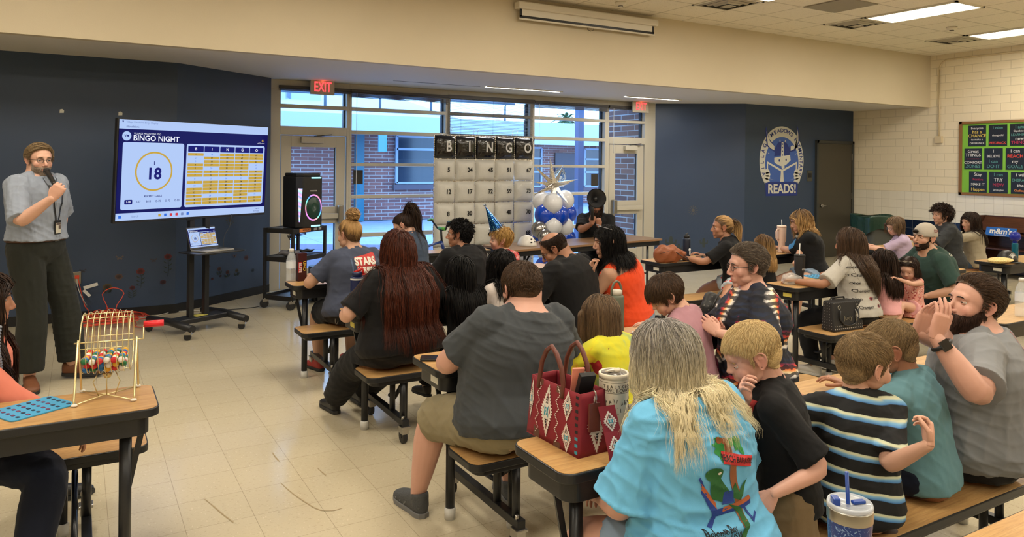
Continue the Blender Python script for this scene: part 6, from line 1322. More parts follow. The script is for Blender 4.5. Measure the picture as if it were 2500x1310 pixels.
for (u0,u1) in((.145,.265),(.545,.665)):
    m.add([F1(u0,0,.001),F1(u1,0,.001),F1(u1,1,.001),F1(u0,1,.001)],[(0,1,2,3)],4)
    for k in range(8): 
        v=.08+k*.115; pts=[(u0+.03,v),(u0+.055,v+.02),(u0+.05,v+.045),(u0+.08,v+.06),(u0+.075,v+.085),(u0+.1,v+.1)]
        if k%2: pts=[(2*u0+.12-a,b) for a,b in pts]
        for a,b in zip(pts[:-1],pts[1:]): m.add([F1(a[0],a[1]-.008,.002),F1(b[0],b[1]-.008,.002),F1(b[0],b[1]+.008,.002),F1(a[0],a[1]+.008,.002)],[(0,1,2,3)],0)
diamond_tpl(m,F1,.40,.52,.24,.50); diamond_tpl(m,F1,.79,.74,.17,.27); diamond_tpl(m,F1,.79,.24,.17,.27); diamond_tpl(m,F1,.05,.60,.10,.4)
for v in np.linspace(.08,.94,9): m.add([F1(.935,v-.03,.002),F1(.985,v-.03,.002),F1(.985,v+.02,.002),F1(.935,v+.02,.002)],[(0,1,2,3)],2 if int(v*20)%2 else 1)
diamond_tpl(m,F2,.55,.48,.62,.52)
m.build('bag_pattern',[pw,pk,pt,maroon,strapm],hb)
for yy in(.012,W1-.012):
    m=MB(); x0,x1=-.238,-.10; m.tube([(x0,yy-.004,.17),(x0,yy,Hh+.005),(x0+.012,yy,Hh+.06),(x0+.04,yy,Hh+.105),((x0+x1)/2,yy,Hh+.125),(x1-.04,yy,Hh+.105),(x1-.012,yy,Hh+.06),(x1,yy,Hh+.005),(x1,yy-.004,.17)],.0085,12); m.build('bag_handle',brown,hb)
m=MB(); m.beam((-.095,.06,.15),(-.06,.045,.275),.042,.008); wl=m.build('wallet_strap',pc,hb); m=MB(); m.beam((-.08,.07,.14),(-.03,.06,.26),.055,.02); m.build('black_wallet',blackm,hb)
m=MB(); m.tube([(-.0,.06,.215),(.012,.06,.21),(.016,.06,.19),(.01,.06,.175)],.003,6,closed=False); m.build('clasp',chrome,hb)
m=MB(); m.beam((.012,.055,.175),(.018,.05,.085),.045,.006); m.build('strap_tab',brown,hb)
# hanging guitar strap of the bag
HI=(Matrix.Translation(hb.location)@Matrix.Rotation(ang,4,'Z')).inverted(); m=MB()
pth=[HI@p for p in (atD(1480,990,2.44),atD(1494,1050,2.42),atY(1506,1104,1.885),atY(1510,1130,1.872),atY(1511,1200,1.870),atY(1514,1262,1.866),atY(1524,1284,1.868),atY(1538,1262,1.876),atY(1544,1180,1.880),atY(1541,1120,1.88))]
def strap_face(pth,wdt,dirv):
    P_=[Vector(p) for p in pth]; cum=[0]
    for a,b in zip(P_[:-1],P_[1:]): cum.append(cum[-1]+(b-a).length)
    def f(u,v,z):
        s=v*cum[-1]; x_=[np.interp(s,cum,[p[k] for p in P_]) for k in range(3)]; q=Vector(x_); t1=Vector([np.interp(min(s+.01,cum[-1]),cum,[p[k] for p in P_]) for k in range(3)])-Vector([np.interp(max(s-.01,0),cum,[p[k] for p in P_]) for k in range(3)]); t1.normalize(); n_=t1.cross(dirv).normalized(); return q+dirv*((u-.5)*wdt)+n_*z
    return f
dv=(HI.to_3x3()@Vector((1,-.12,0))).normalized(); sf=strap_face(pth,.062,dv); vs=[]
for i in range(31):
    for u in(0,1): vs.append(sf(u,i/30,0))
m.add(vs,[(2*i,2*i+1,2*i+3,2*i+2) for i in range(30)]); st_=m.build('shoulder_strap',maroon,hb); q=st_.modifiers.new('s','SOLIDIFY'); q.thickness=.003; q.offset=0
m=MB()
for sgn in(1,-1):
    g_=(lambda u,v,z,s=sgn: sf(u,v,z*s+.0016*s))
    for k in range(7): diamond_tpl(m,g_,.5,.08+.13*k,.85,.062,5)
m.build('strap_pattern',[pw,pk,pt,maroon],hb)
# black dotted bag on table A2 and studded bag on bench B1
t=NT('dotted_black',.5); P=t.coord('Object'); v=t.n('TexVoronoi'); v.inputs['Scale'].default_value=42; v.inputs['Randomness'].default_value=.15; t.l(P,v.inputs[0]); t.col(t.mix(t.math('LESS_THAN',v.outputs['Distance'],.20),(.012,.012,.013),srgb(96,90,84)))
p=atY(1737,785,3.30); o=thing('dotted_bag',(p.x,3.30,.741),R(20),'black bag with tiny dots standing behind the tie-dye shirt woman','handbag'); m=MB(); m.ell((0,0,.085),(.10,.06,.105),nu=32,nv=20); v_=m.v[0]; v_[:,2]=np.clip(v_[:,2],0,.2); m.v[0]=v_*(1+.04*np.sin(v_[:,[2]]*50+v_[:,[0]]*40)); m.build('bag_body',t.m,o); m=MB(); m.tube([(-.09,-.02,.05),(-.08,-.05,.13),(-.03,-.06,.19),(.03,-.05,.2),(.08,-.02,.17)],.007,8); m.build('bag_strap',blackm,o)
t=NT('studded_black',.5); P=t.coord('Object'); v=t.n('TexVoronoi'); v.inputs['Scale'].default_value=46; v.inputs['Randomness'].default_value=.0; t.l(P,v.inputs[0]); f=t.math('LESS_THAN',v.outputs['Distance'],.22); t.col(t.mix(f,(.016,.016,.018),(.6,.6,.58))); t.l(f,t.b.inputs['Metallic'])
a=atZ(1985,790,.43); b=atZ(2090,797,.43); o=thing('studded_handbag',((a.x+b.x)/2-.07,3.72,.431),R(-4),'black studded structured handbag standing on the bench end','handbag'); m=MB(); m.prism(rrect(.34,.13,.02),0,.23); v_=m.v[0]; 
for arr in m.v: arr[:,0]*=(1-.0*arr[:,2]); arr[:,1]*=(1-1.2*arr[:,2])
m.build('bag_body',t.m,o,.01)
for yy in(-.05,.05):
    m=MB(); m.tube([(-.10,yy*1.25,.16),(-.105,yy*1.3,.10),(-.06,yy*1.35,.05),(0,yy*1.4,.04),(.06,yy*1.35,.05),(.105,yy*1.3,.10),(.10,yy*1.25,.16)] if yy<0 else [(-.09,yy,.2),(-.07,yy,.24),(.07,yy,.24),(.09,yy,.2)],.007,8); m.build('bag_handle',blackm,o)
for x in(-.10,.10): m=MB(); m.tube([(x+.014*math.cos(a_),-.052,.185+.014*math.sin(a_)) for a_ in np.linspace(0,2*PI,16,endpoint=False)],.003,6,closed=True); m.build('ring',chrome,o)
m=MB(); m.text('Juicy',.05,frame((-.01,-.062,.10),(1,0,0),(0,0,1)),0,.001); m.tube([(.07,-.06,.16),(.078,-.065,.13),(.065,-.066,.11),(.08,-.066,.09),(.07,-.066,.07)],.004,6); m.build('bag_charm',chrome,o)
# things on the far right table
p=atZ(2430,640,.74); cp=thing('baseball_cap',(8.34,4.06,.74),R(-35),'black baseball cap with a white emblem on the right-hand table','cap'); m=MB(); m.ell((0,0,0),(.095,.105,.12),nu=28,nv=18); m.v[0][:,2]=np.maximum(m.v[0][:,2],0); m.build('cap_crown',blackm,cp); m=MB(); m.prism([(-.08,-.09),(-.07,-.16),(0,-.19),(.07,-.16),(.08,-.09)],.004,.010); m.build('cap_brim',blackm,cp,.003)
m=MB(); 
for a_ in np.linspace(-1.2,1.2,6): m.beam((.0,-.092,.06),(.03*math.sin(a_),-.088,.06+.035*math.cos(a_)),.004,.005)
m.ell((0,-.094,.055),(.008,.006,.014)); m.build('cap_emblem',capm,cp)
t=NT('popcorn',.8); P=t.coord('Object'); v=t.n('TexVoronoi'); v.inputs['Scale'].default_value=70; t.l(P,v.inputs[0]); t.col(t.mix(v.outputs['Distance'],srgb(238,220,160),srgb(190,160,90))); t.bump(v.outputs['Distance'],.8,.01)
o=blob('popcorn_bag',(8.42,3.98-.03,.765),(.17,.09,.03),t.m,'clear bag of yellow popcorn lying at the table end','popcorn bag',.25,22,flat=.2); o.location=atZ(2452,641,.745)+Vector((0,.04,.02))
p=atY(2478,600,4.16); p.x-=.05; bottle(p.x+.05,4.16,.032,.20,mat('teal_drink',(.004,.10,.16),.12,alpha=.85),'blue novelty bottle with a round blue top on the right-hand table',lid=mat('blue_ball_lid',(.01,.02,.30),.15,alpha=.8),spout=False,name='novelty_bottle'); m=MB(); m.ell((p.x+.05,4.16,.74+.235),(.055,.055,.055)); m.build('bottle_globe',mat('blue_ball_lid'),None); q=bpy.data.objects['bottle_globe']; nb_=[o for o in bpy.data.objects if o.name.startswith('novelty_bottle')][0]; q.parent=nb_; q.location=(-p.x-.05,-4.16,-.74)
p=atZ(2494,632,.74); tumbler(p.x+.05,4.0,.13,.04,mat('bottle_plastic'),'clear plastic cup with a white straw at the right edge',handle=False,straw=.14,name='plastic_cup')
# snack rack
o=thing('snack_rack',(12.55,5.93,0),R(-90),'dark wood snack rack against the tiled wall at the right','rack'); dw=woodmat('walnut_board',srgb(58,32,22),srgb(70,40,28),srgb(84,50,34))
for x in(-.62,.62): m=MB(); m.prism([(-.25,0),(.25,0),(.25,.95),(-.12,.95),(-.25,.60)],x-.012,x+.012,0,frame((0,0,0),(0,1,0),(0,0,1))); m.build('side_panel',dw,o)
m=MB()
for z,y in((.2,-.0),(.45,.02),(.68,.06)): m.box((0,y,z),(1.22,.36,.02))
m.box((0,.22,.5),(1.22,.02,.9)); m.build('shelf_board',dw,o); m=MB(); m.add([(-.60,-.02,.72),(.1,-.02,.72),(.1,.18,.93),(-.60,.18,.93)],[(0,1,2,3)]); m.build('sloping_board',dw,o)
m=MB(); A2_=frame((-.20,-.15,.72),(1,0,0),(0,.35,1)); m.bb((-.22,-.07,0),(.22,.07,.004),0,A2_); bx=m.build('candy_box',mat('candy_blue',srgb(24,90,170),.4),o); m=MB(); m.text("m&m's",.12,A2_@Matrix.Translation((0,.005,.006)),0,.0005,bold=.03); m.text('Color Patterns',.03,A2_@Matrix.Translation((0,-.055,.006)),0,.0005); m.build('candy_lettering',capm,bx)
r_=random.Random(9)
for i in range(16):
    c=r_.choice([(150,30,34),(200,196,186),(60,110,70),(40,34,34),(210,160,60)]); q=blob('snack_packet',(12.3+r_.uniform(-.08,.1),5.38+.05*(i%8),.74+.06*(i//8)),(.05,.045,.03),mat('packet_%d'%c[0],srgb(*c),.3),'small shiny snack packet heaped on the snack rack','snack packet',.3,18,seed=i,nu=16,nv=10); q['group']='heaped snack packets'
# trash bin
p=atD(2135,590,11.2); o=thing('trash_bin',(p.x,p.y,0),R(-20),'grey wheeled trash bin with a dark green liner by the tiled wall','trash bin'); m=MB(); m.prism(rrect(.52,.56,.08),.06,.95); 
for arr in m.v: arr[:,:2]*=(1+.18*(arr[:,2:3]-.06)/.9)
m.build('bin_body',mat('bin_grey',srgb(66,68,64),.6),o); m=MB(); m.prism(rrect(.68,.72,.08),.93,.96); m.build('bin_rim',mat('bin_grey'),o,.01)
gl=mat('green_liner',srgb(26,52,42),.25,bump=.6,bscale=12); m=MB(); vs=[];n=48
for j,(k,z) in enumerate(((.95,.97),(1.06,.985),(1.08,.95),(1.07,.86),(1.05,.74))):
    for i in range(n): a=2*PI*i/n; q=.36/max(abs(math.cos(a)),abs(math.sin(a)))**.85; vs.append((q*k*math.cos(a)*(1+.02*math.sin(9*a)*j/4),q*k*math.sin(a)*(1+.02*math.cos(7*a)*j/4),z+(.06*math.sin(3*a+1)*(j/4)) ))
m.add(vs,[(j*n+i,j*n+(i+1)%n,(j+1)*n+(i+1)%n,(j+1)*n+i) for j in range(4) for i in range(n)],0,True); m.build('bin_liner',gl,o); o.scale=(.66,.66,1)
for s in(-1,1): m=MB(); m.cyl((s*.2-.02,.2,.06),(s*.2+.02,.2,.06),.06); m.build('wheel',rub,o)
# ---------------- wall graphics -----------------------------------------------------------------------------------------------
cr_=mat('vinyl_cream',srgb(206,206,196),.5); bl_=mat('vinyl_blue',srgb(64,98,176),.5); nv_=mat('vinyl_navy',srgb(34,54,130),.5); hbl=mat('vinyl_light_blue',srgb(120,142,186),.5); EM=[cr_,bl_,nv_,hbl]
def emblem(name,M,s,lab,mats=None,parent=None):
    """round school crest: helmet with horns over an open book"""
    m=MB(); mats=mats or EM; T=lambda z: M@Matrix.Translation((0,0,z))
    def P_(pts,z,mi): m.prism([(a*s,b*s) for a,b in pts],z,z+.0006,mi,M)
    P_([(x,y) for x,y in ellp(.62,.82,56,0,.05) if True],0,0); P_(ellp(.47,.62,48,0,.0),.001,1)
    P_([(-.44,-.78),(.44,-.78),(.46,-.44),(-.46,-.44)],.0012,2)
    for txt,a0,a1 in(('VILLAGE',205,140),('MEADOWS',122,60),('ELEMENTARY',46,-25)):
        for i,c in enumerate(txt): a=R(a0+(a1-a0)*i/(len(txt)-1)); x=.545*math.cos(a); y=.05+.72*math.sin(a); tn=Vector((math.sin(a)*.55,-math.cos(a)*.72,0)); m.text(c,.128*s,M@frame((x*s,y*s,.002),tn,Vector((-tn.y,tn.x,0))),2,.0004,bold=.02)
    P_([(-.43,.40),(-.47,.80),(-.44,.85),(-.38,.58),(-.20,.40),(-.20,.26),(-.30,.30)],.0016,2); P_([(.43,.40),(.41,.92),(.45,.85),(.50,.55),(.36,.30),(.20,.26),(.20,.40)][::1],.0016,2)
    P_([(-.40,.42),(-.44,.74),(-.40,.62),(-.34,.50),(-.22,.40),(-.22,.30),(-.32,.34)],.0022,0); P_([(.40,.42),(.43,.82),(.455,.7),(.46,.52),(.34,.34),(.24,.30),(.24,.40)],.0022,0)
    P_([(-.22,.16),(.22,.20),(.20,.36),(.12,.48),(0,.52),(-.12,.48),(-.20,.34)],.0028,2); P_([(-.035,.14),(.045,.14),(.03,.50),(-.02,.50)],.0034,0)
    for y in(.19,.28,.37,.45): P_(ellp(.015,.02,10,.005,y),.004,2)
    P_([(-.22,.03),(-.20,.0),(-.05,-.07),(.10,-.05),(.24,.07),(.22,.20),(-.22,.12)],.0030,0); P_(ellp(.02,.03,12,-.08,.06),.0036,2); P_(ellp(.02,.03,12,.11,.08),.0036,2); P_([(-.01,.08),(.05,.08),(.07,-.11),(.01,-.14),(-.02,-.10)],.0036,0)
    for sg in(-1,1):
        P_([(0,-.16),(sg*.42,.04),(sg*.42,-.36),(sg*.02,-.44)][::sg],.0034,0); P_([(sg*.025,-.20),(sg*.39,-.02),(sg*.39,-.36),(sg*.04,-.44)][::sg],.004,1); P_([(sg*.0,-.18),(sg*.03,-.18),(sg*.05,-.44),(sg*.0,-.44)][::sg],.0044,0)
        for k,(cx_,cy_) in enumerate(((.42,-.20),(.40,-.27),(.41,-.34),(.44,-.41))): P_(ellp(.075,.055,14,sg*cx_,cy_),.0048,0)
        for a in(25,50,80): P_([(sg*(.36+.04)*math.cos(R(a)),.5*math.sin(R(a))),(sg*.44*math.cos(R(a)),.56*math.sin(R(a))),(sg*.44*math.cos(R(a))+.02,.56*math.sin(R(a))),(sg*.40*math.cos(R(a))+.02,.5*math.sin(R(a)))][::sg],.0018,0)
    m.text('READS!',.30*s,M@Matrix.Translation((.01*s,-.62*s,.0026)),0,.0006,bold=.03,sx=.82)
    q=m.build(name,mats,parent); tag(q,lab,'wall emblem') if lab else None; return q
emblem('wall_emblem',frame((10.975,9.119,1.765),(1,0,0),(0,0,1))@Matrix.Diagonal((1.24,1,1,1)),.76,'cream and blue round school crest reading VILLAGE MEADOWS ELEMENTARY READS! on the dark wall')
p=atY(1367,440,WY+.02); wh=mat('window_vinyl',(.55,.68,.85),.5); emblem('window_crest',frame((p.x,WY+.024,p.z+.03),(1,0,0),(0,0,1)),.20,'small white crest sticker on the glass right of the balloon board',[wh,mat('window_vinyl_blue',(.08,.2,.5),.5),mat('window_vinyl_navy',(.05,.13,.38),.5),wh])
for i,(x,y) in enumerate(((875,432),(1453,439))): p=atY(x,y,WY); m=MB(); m.bb((p.x-.07,WY+.015,p.z-.10),(p.x+.07,WY+.02,p.z+.10)); tag(m.build('window_notice',mat('notice_back',srgb(50,46,38),.7)),['small dark notice taped on the glass beside the left door','small dark notice taped on the glass beside the right door'][i],'notice')
m=MB(); p=atY(1976,429,9.12); m.bb((p.x-.07,9.108,p.z-.10),(p.x+.07,9.119,p.z+.10)); ks=tag(m.build('wall_plate',mat('dark_plate',srgb(70,72,66),.4),None,.003),'dark metal key switch plate on the wall left of the brown door','wall plate'); m=MB(); m.bb((p.x-.04,9.103,p.z-.03),(p.x+.04,9.108,p.z+.05)); m.build('plate_window',dark,ks)
# bulletin board with nine posters
o=thing('bulletin_board',(XR-.01,6.35,1.873),R(-90),'bulletin board with lime green backing and a wooden frame','bulletin board'); W2_=1.43
m=MB(); m.bb((-.72,-.012,-.60),(W2_,0,.60)); m.build('green_backing',mat('lime_paper',srgb(122,184,66),.7),o); m=MB()
for a,b in(((-.74,-.03,-.62),(-.69,0,.62)),((W2_-.02,-.03,-.62),(W2_+.03,0,.62)),((-.74,-.03,-.62),(W2_,0,-.575)),((-.74,-.03,.575),(W2_,0,.62))): m.bb(a,b)
m.build('board_frame',mat('board_wood',srgb(132,92,54),.5),o,.003)
pf=mat('poster_black',srgb(16,18,24),.35); tw=mat('poster_white',(.62,.62,.62),.5); tr=mat('poster_red',srgb(214,70,56),.5); tt_=mat('poster_teal',srgb(84,140,136),.5); ty=mat('poster_yellow',srgb(214,190,90),.5); tp=mat('poster_rose',srgb(170,40,74),.5); to=mat('poster_orange',srgb(228,140,70),.5)
PO=[[('Everyone',0),('has a',4),('CHANCE',4),('to make a',0),('DIFFERENCE',0)],[('I value',2),('thoughtful',0),('FEEDBACK',1)],[('I am',2),('Capable of',0),('LEARNING',2),('new',0),('THINGS',3)],[('Great',0),('THINGS',0),('never come from',3),('COMFORT',0),('ZONES',2)],[('I',0),('BELIEVE',0),('I can',2),('DO IT',2)],[('I can',0),('REACH',1),('my',0),('GOALS',2)],[('Stay',0),('Positive',3),('MAKE IT',0),('Happen',4)],[('I can',2),('TRY',0),('NEW',3),('Strategies',0)],[('I will',0),('EMBRACE',2),('the',0),('Challenge',5)]]
cols=[[-.56,-.235,.09],[-.62,-.30,.03],[-.54,-.22,.11]]
for i,L_ in enumerate(PO):
    r_i,c_i=divmod(i,3); x=cols[r_i][c_i]+.13-.02; z=.375-.385*r_i; q=thing('poster',(XR-.024,0,0),R(-90),'black chalkboard poster reading "%s"'%' '.join(a for a,_ in L_),'poster','chalkboard posters on the bulletin board'); q.location=(XR-.024,6.35-x,1.873+z)
    m=MB(); m.bb((-.142,-.003,-.175),(.142,0,.175)); m.build('poster_sheet',pf,q); m=MB(); n=len(L_)
    for k,(s_,c) in enumerate(L_): m.text(s_,min(.075,.27/max(3.4,len(s_))*1.55),frame((0,-.004,.125-.25*k/max(1,n-1)),(1,0,0),(0,0,1)),c,.0003,bold=.01)
    m.build('poster_lettering',[tw,tr,tt_,tp,ty,to],q)
# flower, butterfly, cactus and sun stickers on the slate walls
def flower(px,py,size,col,stem,lab,Y=9.05,kind='flower',dirn=None):
    p=atY(px,py,Y) if dirn is None else dirn; c=srgb(*[v*.78 for v in col]); m=MB(); r_=random.Random(int(px+py)); q=thing('wall_sticker',p,0,lab,'wall sticker','flower and butterfly wall stickers')
    if dirn is not None: pass
    M=frame((0,-.003,0),(1,0,0),(0,0,1)); n=7
    for ring_,(rr_,mi) in enumerate(((1.,0),(.72,1),(.42,2))):
        for k in range(n):
            a=2*PI*k/n+ring_*.4+r_.uniform(-.1,.1); out=[]
            for t_ in np.linspace(0,2*PI,12,endpoint=False): x=size*rr_*(.32+.34*math.cos(t_)); y=size*rr_*.30*math.sin(t_); out.append((x*math.cos(a)-y*math.sin(a),(x*math.sin(a)+y*math.cos(a))*.8))
            m.prism(out,.0002*(ring_*8+k),.0002*(ring_*8+k)+.0002,mi,M)
    m.build('petals',[mat('petal_%d_%d_%d'%col,c,.7),mat('petal2_%d_%d_%d'%col,tuple(x*.6 for x in c),.7),mat('petal3_%d_%d_%d'%col,tuple(x*.35 for x in c),.7)],q)
    if stem:
        m=MB(); sm_=mat('stem_green',srgb(40,52,50),.7); pts=[(r_.uniform(-.004,.004)+math.sin(t_*3)*.01,-.0025,-.02-stem*t_) for t_ in np.linspace(0,1,8)]; m.tube(pts,.0022,4)
        for k in range(6):
            z=-.05-stem*.8*k/6; s_=(-1)**k; m.prism([(0,z),(s_*.03,z+.022),(s_*.045,z+.03),(s_*.03,z+.006)][::s_],0,.0004,0,M)
        m.build('stem',sm_,q)
    return q
d_='on the lower left slate wall'
for a in [(290,675,.062,(108,84,80),.0,'pale rose flower sticker left of the tall red one'),(343,662,.066,(120,52,54),.16,'dark red flower sticker with a long leafy stem'),(262,700,.07,(98,84,62),.03,'ochre flower sticker low behind the presenter\'s cord'),(410,626,.062,(116,46,52),.20,'dark red poppy sticker on a tall stem left of the television stand'),(323,702,.045,(100,46,56),.09,'small crimson poppy sticker with a drooping stem'),(398,688,.05,(80,48,64),.0,'plum flower sticker at the foot of the leafy stem'),(10,712,.05,(20,24,32),.0,'dark bluish flower sticker at the left edge'),(183,706,.05,(64,40,50),.0,'dark plum flower sticker right of the presenter')]: flower(*a[:5],a[5]+' '+('' if 1 else d_))
def ang_pt(px,py):   # point on the angled left wall
    a=Vector((.95,9.05));b=Vector((2.17,9.97)); d=b-a; ray=_ray(px,py); import numpy as _np
    t_=_np.linalg.solve(_np.array([[ray[0],-d.x],[ray[1],-d.y]]),_np.array([a.x,a.y])); return Vector((ray[0]*t_[0],ray[1]*t_[0],EYE+ray[2]*t_[0])),math.atan2(d.y,d.x)
for px,py,s,c,st_,l in [(535,656,.05,(96,66,62),.03,'dusty orange flower sticker right of the television stand'),(555,664,.045,(92,52,50),.02,'small brick red flower sticker in the middle of the angled wall'),(578,660,.045,(92,84,66),.03,'small beige flower sticker on the angled wall'),(601,629,.058,(108,70,72),.0,'large pale rose sticker high on the angled wall'),(617,659,.045,(60,76,96),.0,'steel blue flower sticker near the cart'),(518,680,.03,(96,46,54),.0,'tiny red flower sticker low on the angled wall'),(645,645,.05,(84,52,60),.0,'mauve flower sticker behind the cart'),(538,673,.03,(70,60,80),.0,'tiny violet flower sticker low on the angled wall')]:
    p,a=ang_pt(px,py); q=flower(px,py,s,c,st_,l,dirn=p); q.rotation_euler=(0,0,a)
def butterfly(p,s,c,lab,a=0):
    q=thing('butterfly_sticker',p,a,lab,'wall sticker','flower and butterfly wall stickers'); m=MB(); M=frame((0,-.003,0),(1,0,0),(0,0,1))
    for sg in(-1,1): m.prism([(0,0),(sg*s,s*.8),(sg*s*1.2,s*.3),(sg*s*.3,-.0)][::sg],0,.0004,0,M); m.prism([(0,0),(sg*s*.8,-s*.1),(sg*s*.6,-s*.7),(sg*.1*s,-s*.4)][::sg],.0004,.0008,0,M)
    m.build('wings',mat('wing_%d'%c[0],srgb(*c),.7),q); m=MB(); m.beam((0,-.004,-s*.5),(0,-.004,s*.5),.003,.002); m.build('insect_body',dark,q)
butterfly(atY(292,629,9.05),.034,(96,84,80),'pale butterfly sticker above the rose flower'); butterfly(atY(375,635,9.05),.03,(64,56,66),'dim butterfly sticker left of the dark red poppy'); butterfly(atY(202,661,9.05),.028,(52,48,58),'dark butterfly sticker above the outlet')
p,a=ang_pt(573,625); butterfly(p,.03,(92,72,70),'rose butterfly sticker left of the large pale rose',a); p,a=ang_pt(505,655); butterfly(p,.045,(52,62,78),'steel blue butterfly sticker beside the stand\'s upright',a)
for (x,y),l in(((151,271),'white scuffed paint chip on the wall above the presenter'),((294,277),'white scuffed paint chip on the wall above the television')): p=atY(x,y,9.05); m=MB(); m.prism([(-.02,-.02),(.018,-.018),(.02,.008),(.004,.022),(-.018,.016)],0,.0006,0,frame((p.x,9.049,p.z),(1,0,0),(0,0,1))); tag(m.build('paint_chip',cr_),l,'paint chip')
def sunst(p,s,col,lab,a=0):
    q=thing('sun_sticker',p,a,lab,'wall sticker'); m=MB(); M=frame((0,-.003,0),(1,0,0),(0,0,1)); m.prism(ellp(s*.35,s*.35,20),0,.0005,0,M)
    for k in range(12): a_=2*PI*k/12; m.prism([((s*.5)*math.cos(a_-.08),(s*.5)*math.sin(a_-.08)),(s*math.cos(a_-.06),s*math.sin(a_-.06)),(s*math.cos(a_+.06),s*math.sin(a_+.06)),((s*.5)*math.cos(a_+.08),(s*.5)*math.sin(a_+.08))],0,.0005,0,M)
    m.build('sun_rays',mat('sun_%d'%col[0],srgb(*col),.7),q)
def rang(px,py):
    a=Vector((8.80,10.04));b=Vector((10.03,9.12)); d=b-a; ray=_ray(px,py); t_=np.linalg.solve(np.array([[ray[0],-d.x],[ray[1],-d.y]]),np.array([a.x,a.y])); return Vector((ray[0]*t_[0],ray[1]*t_[0],EYE+ray[2]*t_[0])),math.atan2(d.y,d.x)
p,a=rang(1692,513); sunst(p,.085,(88,86,84),'grey sun sticker on the angled slate wall right of the door',a); p,a=ang_pt(561,537); sunst(p,.07,(70,68,56),'dim ochre sun sticker under the corner of the television',a)
cg=mat('cactus_grey',srgb(54,62,60),.7)
def cactus(px,py,s,lab,fn):
    p,a=fn(px,py); q=thing('cactus_sticker',p,a,lab,'wall sticker','cactus wall stickers'); m=MB(); M=frame((0,-.003,0),(1,0,0),(0,0,1)); m.prism([(x*s,y*s) for x,y in [(-.14,-.5),(.14,-.5),(.16,.3),(.08,.5),(-.08,.5),(-.16,.3)]],0,.0005,0,M)
    for sg in(-1,1): m.prism([(x*s*sg,y*s) for x,y in [(.14,-.15),(.42,-.1),(.45,.25),(.34,.27),(.33,.02),(.14,.0)]][::sg],0,.0005,0,M)
    m.build('cactus_shape',cg,q)
cactus(1638,592,.22,'tall saguaro cactus sticker behind the brown leather bag',rang); cactus(1657,605,.15,'round prickly cactus sticker behind the brown leather bag',rang); cactus(1718,592,.16,'small cactus sticker beside the woman with the blonde ponytail',rang)
p=atY(1853,585,9.12); cactus(1853,585,.2,'small cactus sticker left of the pink tumbler',lambda x,y:(atY(x,y,9.12),0))
# =====================================================================================================
# THE PEOPLE
# =====================================================================================================
SK=[skin('skin_fair',srgb(212,166,144)),skin('skin_light_tan',srgb(190,147,122)),skin('skin_tan',srgb(168,120,94)),skin('skin_rosy',srgb(208,160,142))]
HR={k:hairmat('hair_'+k,srgb(*a),srgb(*b),(srgb(*c) if c else None),r,s) for k,(a,b,c,r,s) in dict(sandy=((96,78,56),(160,136,100),None,.45,.4),auburn=((38,14,9),(92,42,24),None,.42,.3),black=((7,6,7),(22,19,19),None,.45,.2),dark=((24,16,12),(56,38,28),None,.45,.25),brown=((46,32,22),(92,68,48),None,.42,.4),blond=((164,134,88),(232,208,156),None,.5,.35),darkblond=((96,78,56),(164,138,100),None,.5,.3),ash=((70,64,62),(196,190,184),(250,236,196),.45,.4),honey=((50,36,24),(110,78,44),(190,150,96),.42,.45),greybrown=((60,50,42),(124,110,96),None,.45,.4),gingbeard=((34,22,16),(74,46,32),None,.5,.3),greybeard=((110,92,76),(190,172,156),None,.6,.3),goldtop=((120,84,40),(206,164,92),None,.42,.45),lightbrown=((66,50,36),(128,102,74),None,.42,.4)).items()}
C_={k:cloth('cloth_'+k,srgb(*c)) for k,c in dict(black=(20,20,22),charcoal=(62,66,70),slateblue=(62,74,92),shirtblue=(138,146,160),coral=(214,124,104),navy=(20,26,42),orange=(222,74,34),pink=(168,124,134),sky=(104,176,218),teal=(98,138,148),heather=(128,130,134),khaki=(134,124,98),olivekhaki=(118,100,74),trouser=(38,40,36),maroon=(92,24,50),denim=(120,138,158),jeans=(60,76,96),white=(206,196,192),lilac=(178,160,186),green=(44,66,60),tan=(166,156,134),navyheather=(62,68,86),darkgrey=(48,50,52),palepink=(222,164,166),greyblack=(34,35,38)).items()}
shb=mat('shoe_black',(.012,.012,.013),.45); slb=mat('sole_black',(.02,.02,.02),.6); slg=mat('sole_grey',srgb(110,110,110),.6); slw=mat('sole_white',(.6,.58,.54),.6); shbr=mat('shoe_brown',srgb(110,68,44),.5,bump=.1); shg=mat('shoe_grey',srgb(70,72,74),.7,bump=.5,bscale=120); shr=mat('shoe_red',srgb(150,50,46),.5); shw=mat('shoe_white',(.6,.57,.52),.5)
BLK=dict(mat=shb,sole=slb)
def hd(style='short',m='brown',**k): return dict(style=style,mat=HR[m],**k)
def headM(Q): M=Matrix([[*Q.HM[i]*Q.hs,Q.hc[i]] for i in range(3)]+[[0,0,0,1]]); return M
def rootM(Q): return Matrix.Translation(Q.root.location)@Matrix.Rotation(Q.root.rotation_euler.z,4,'Z')
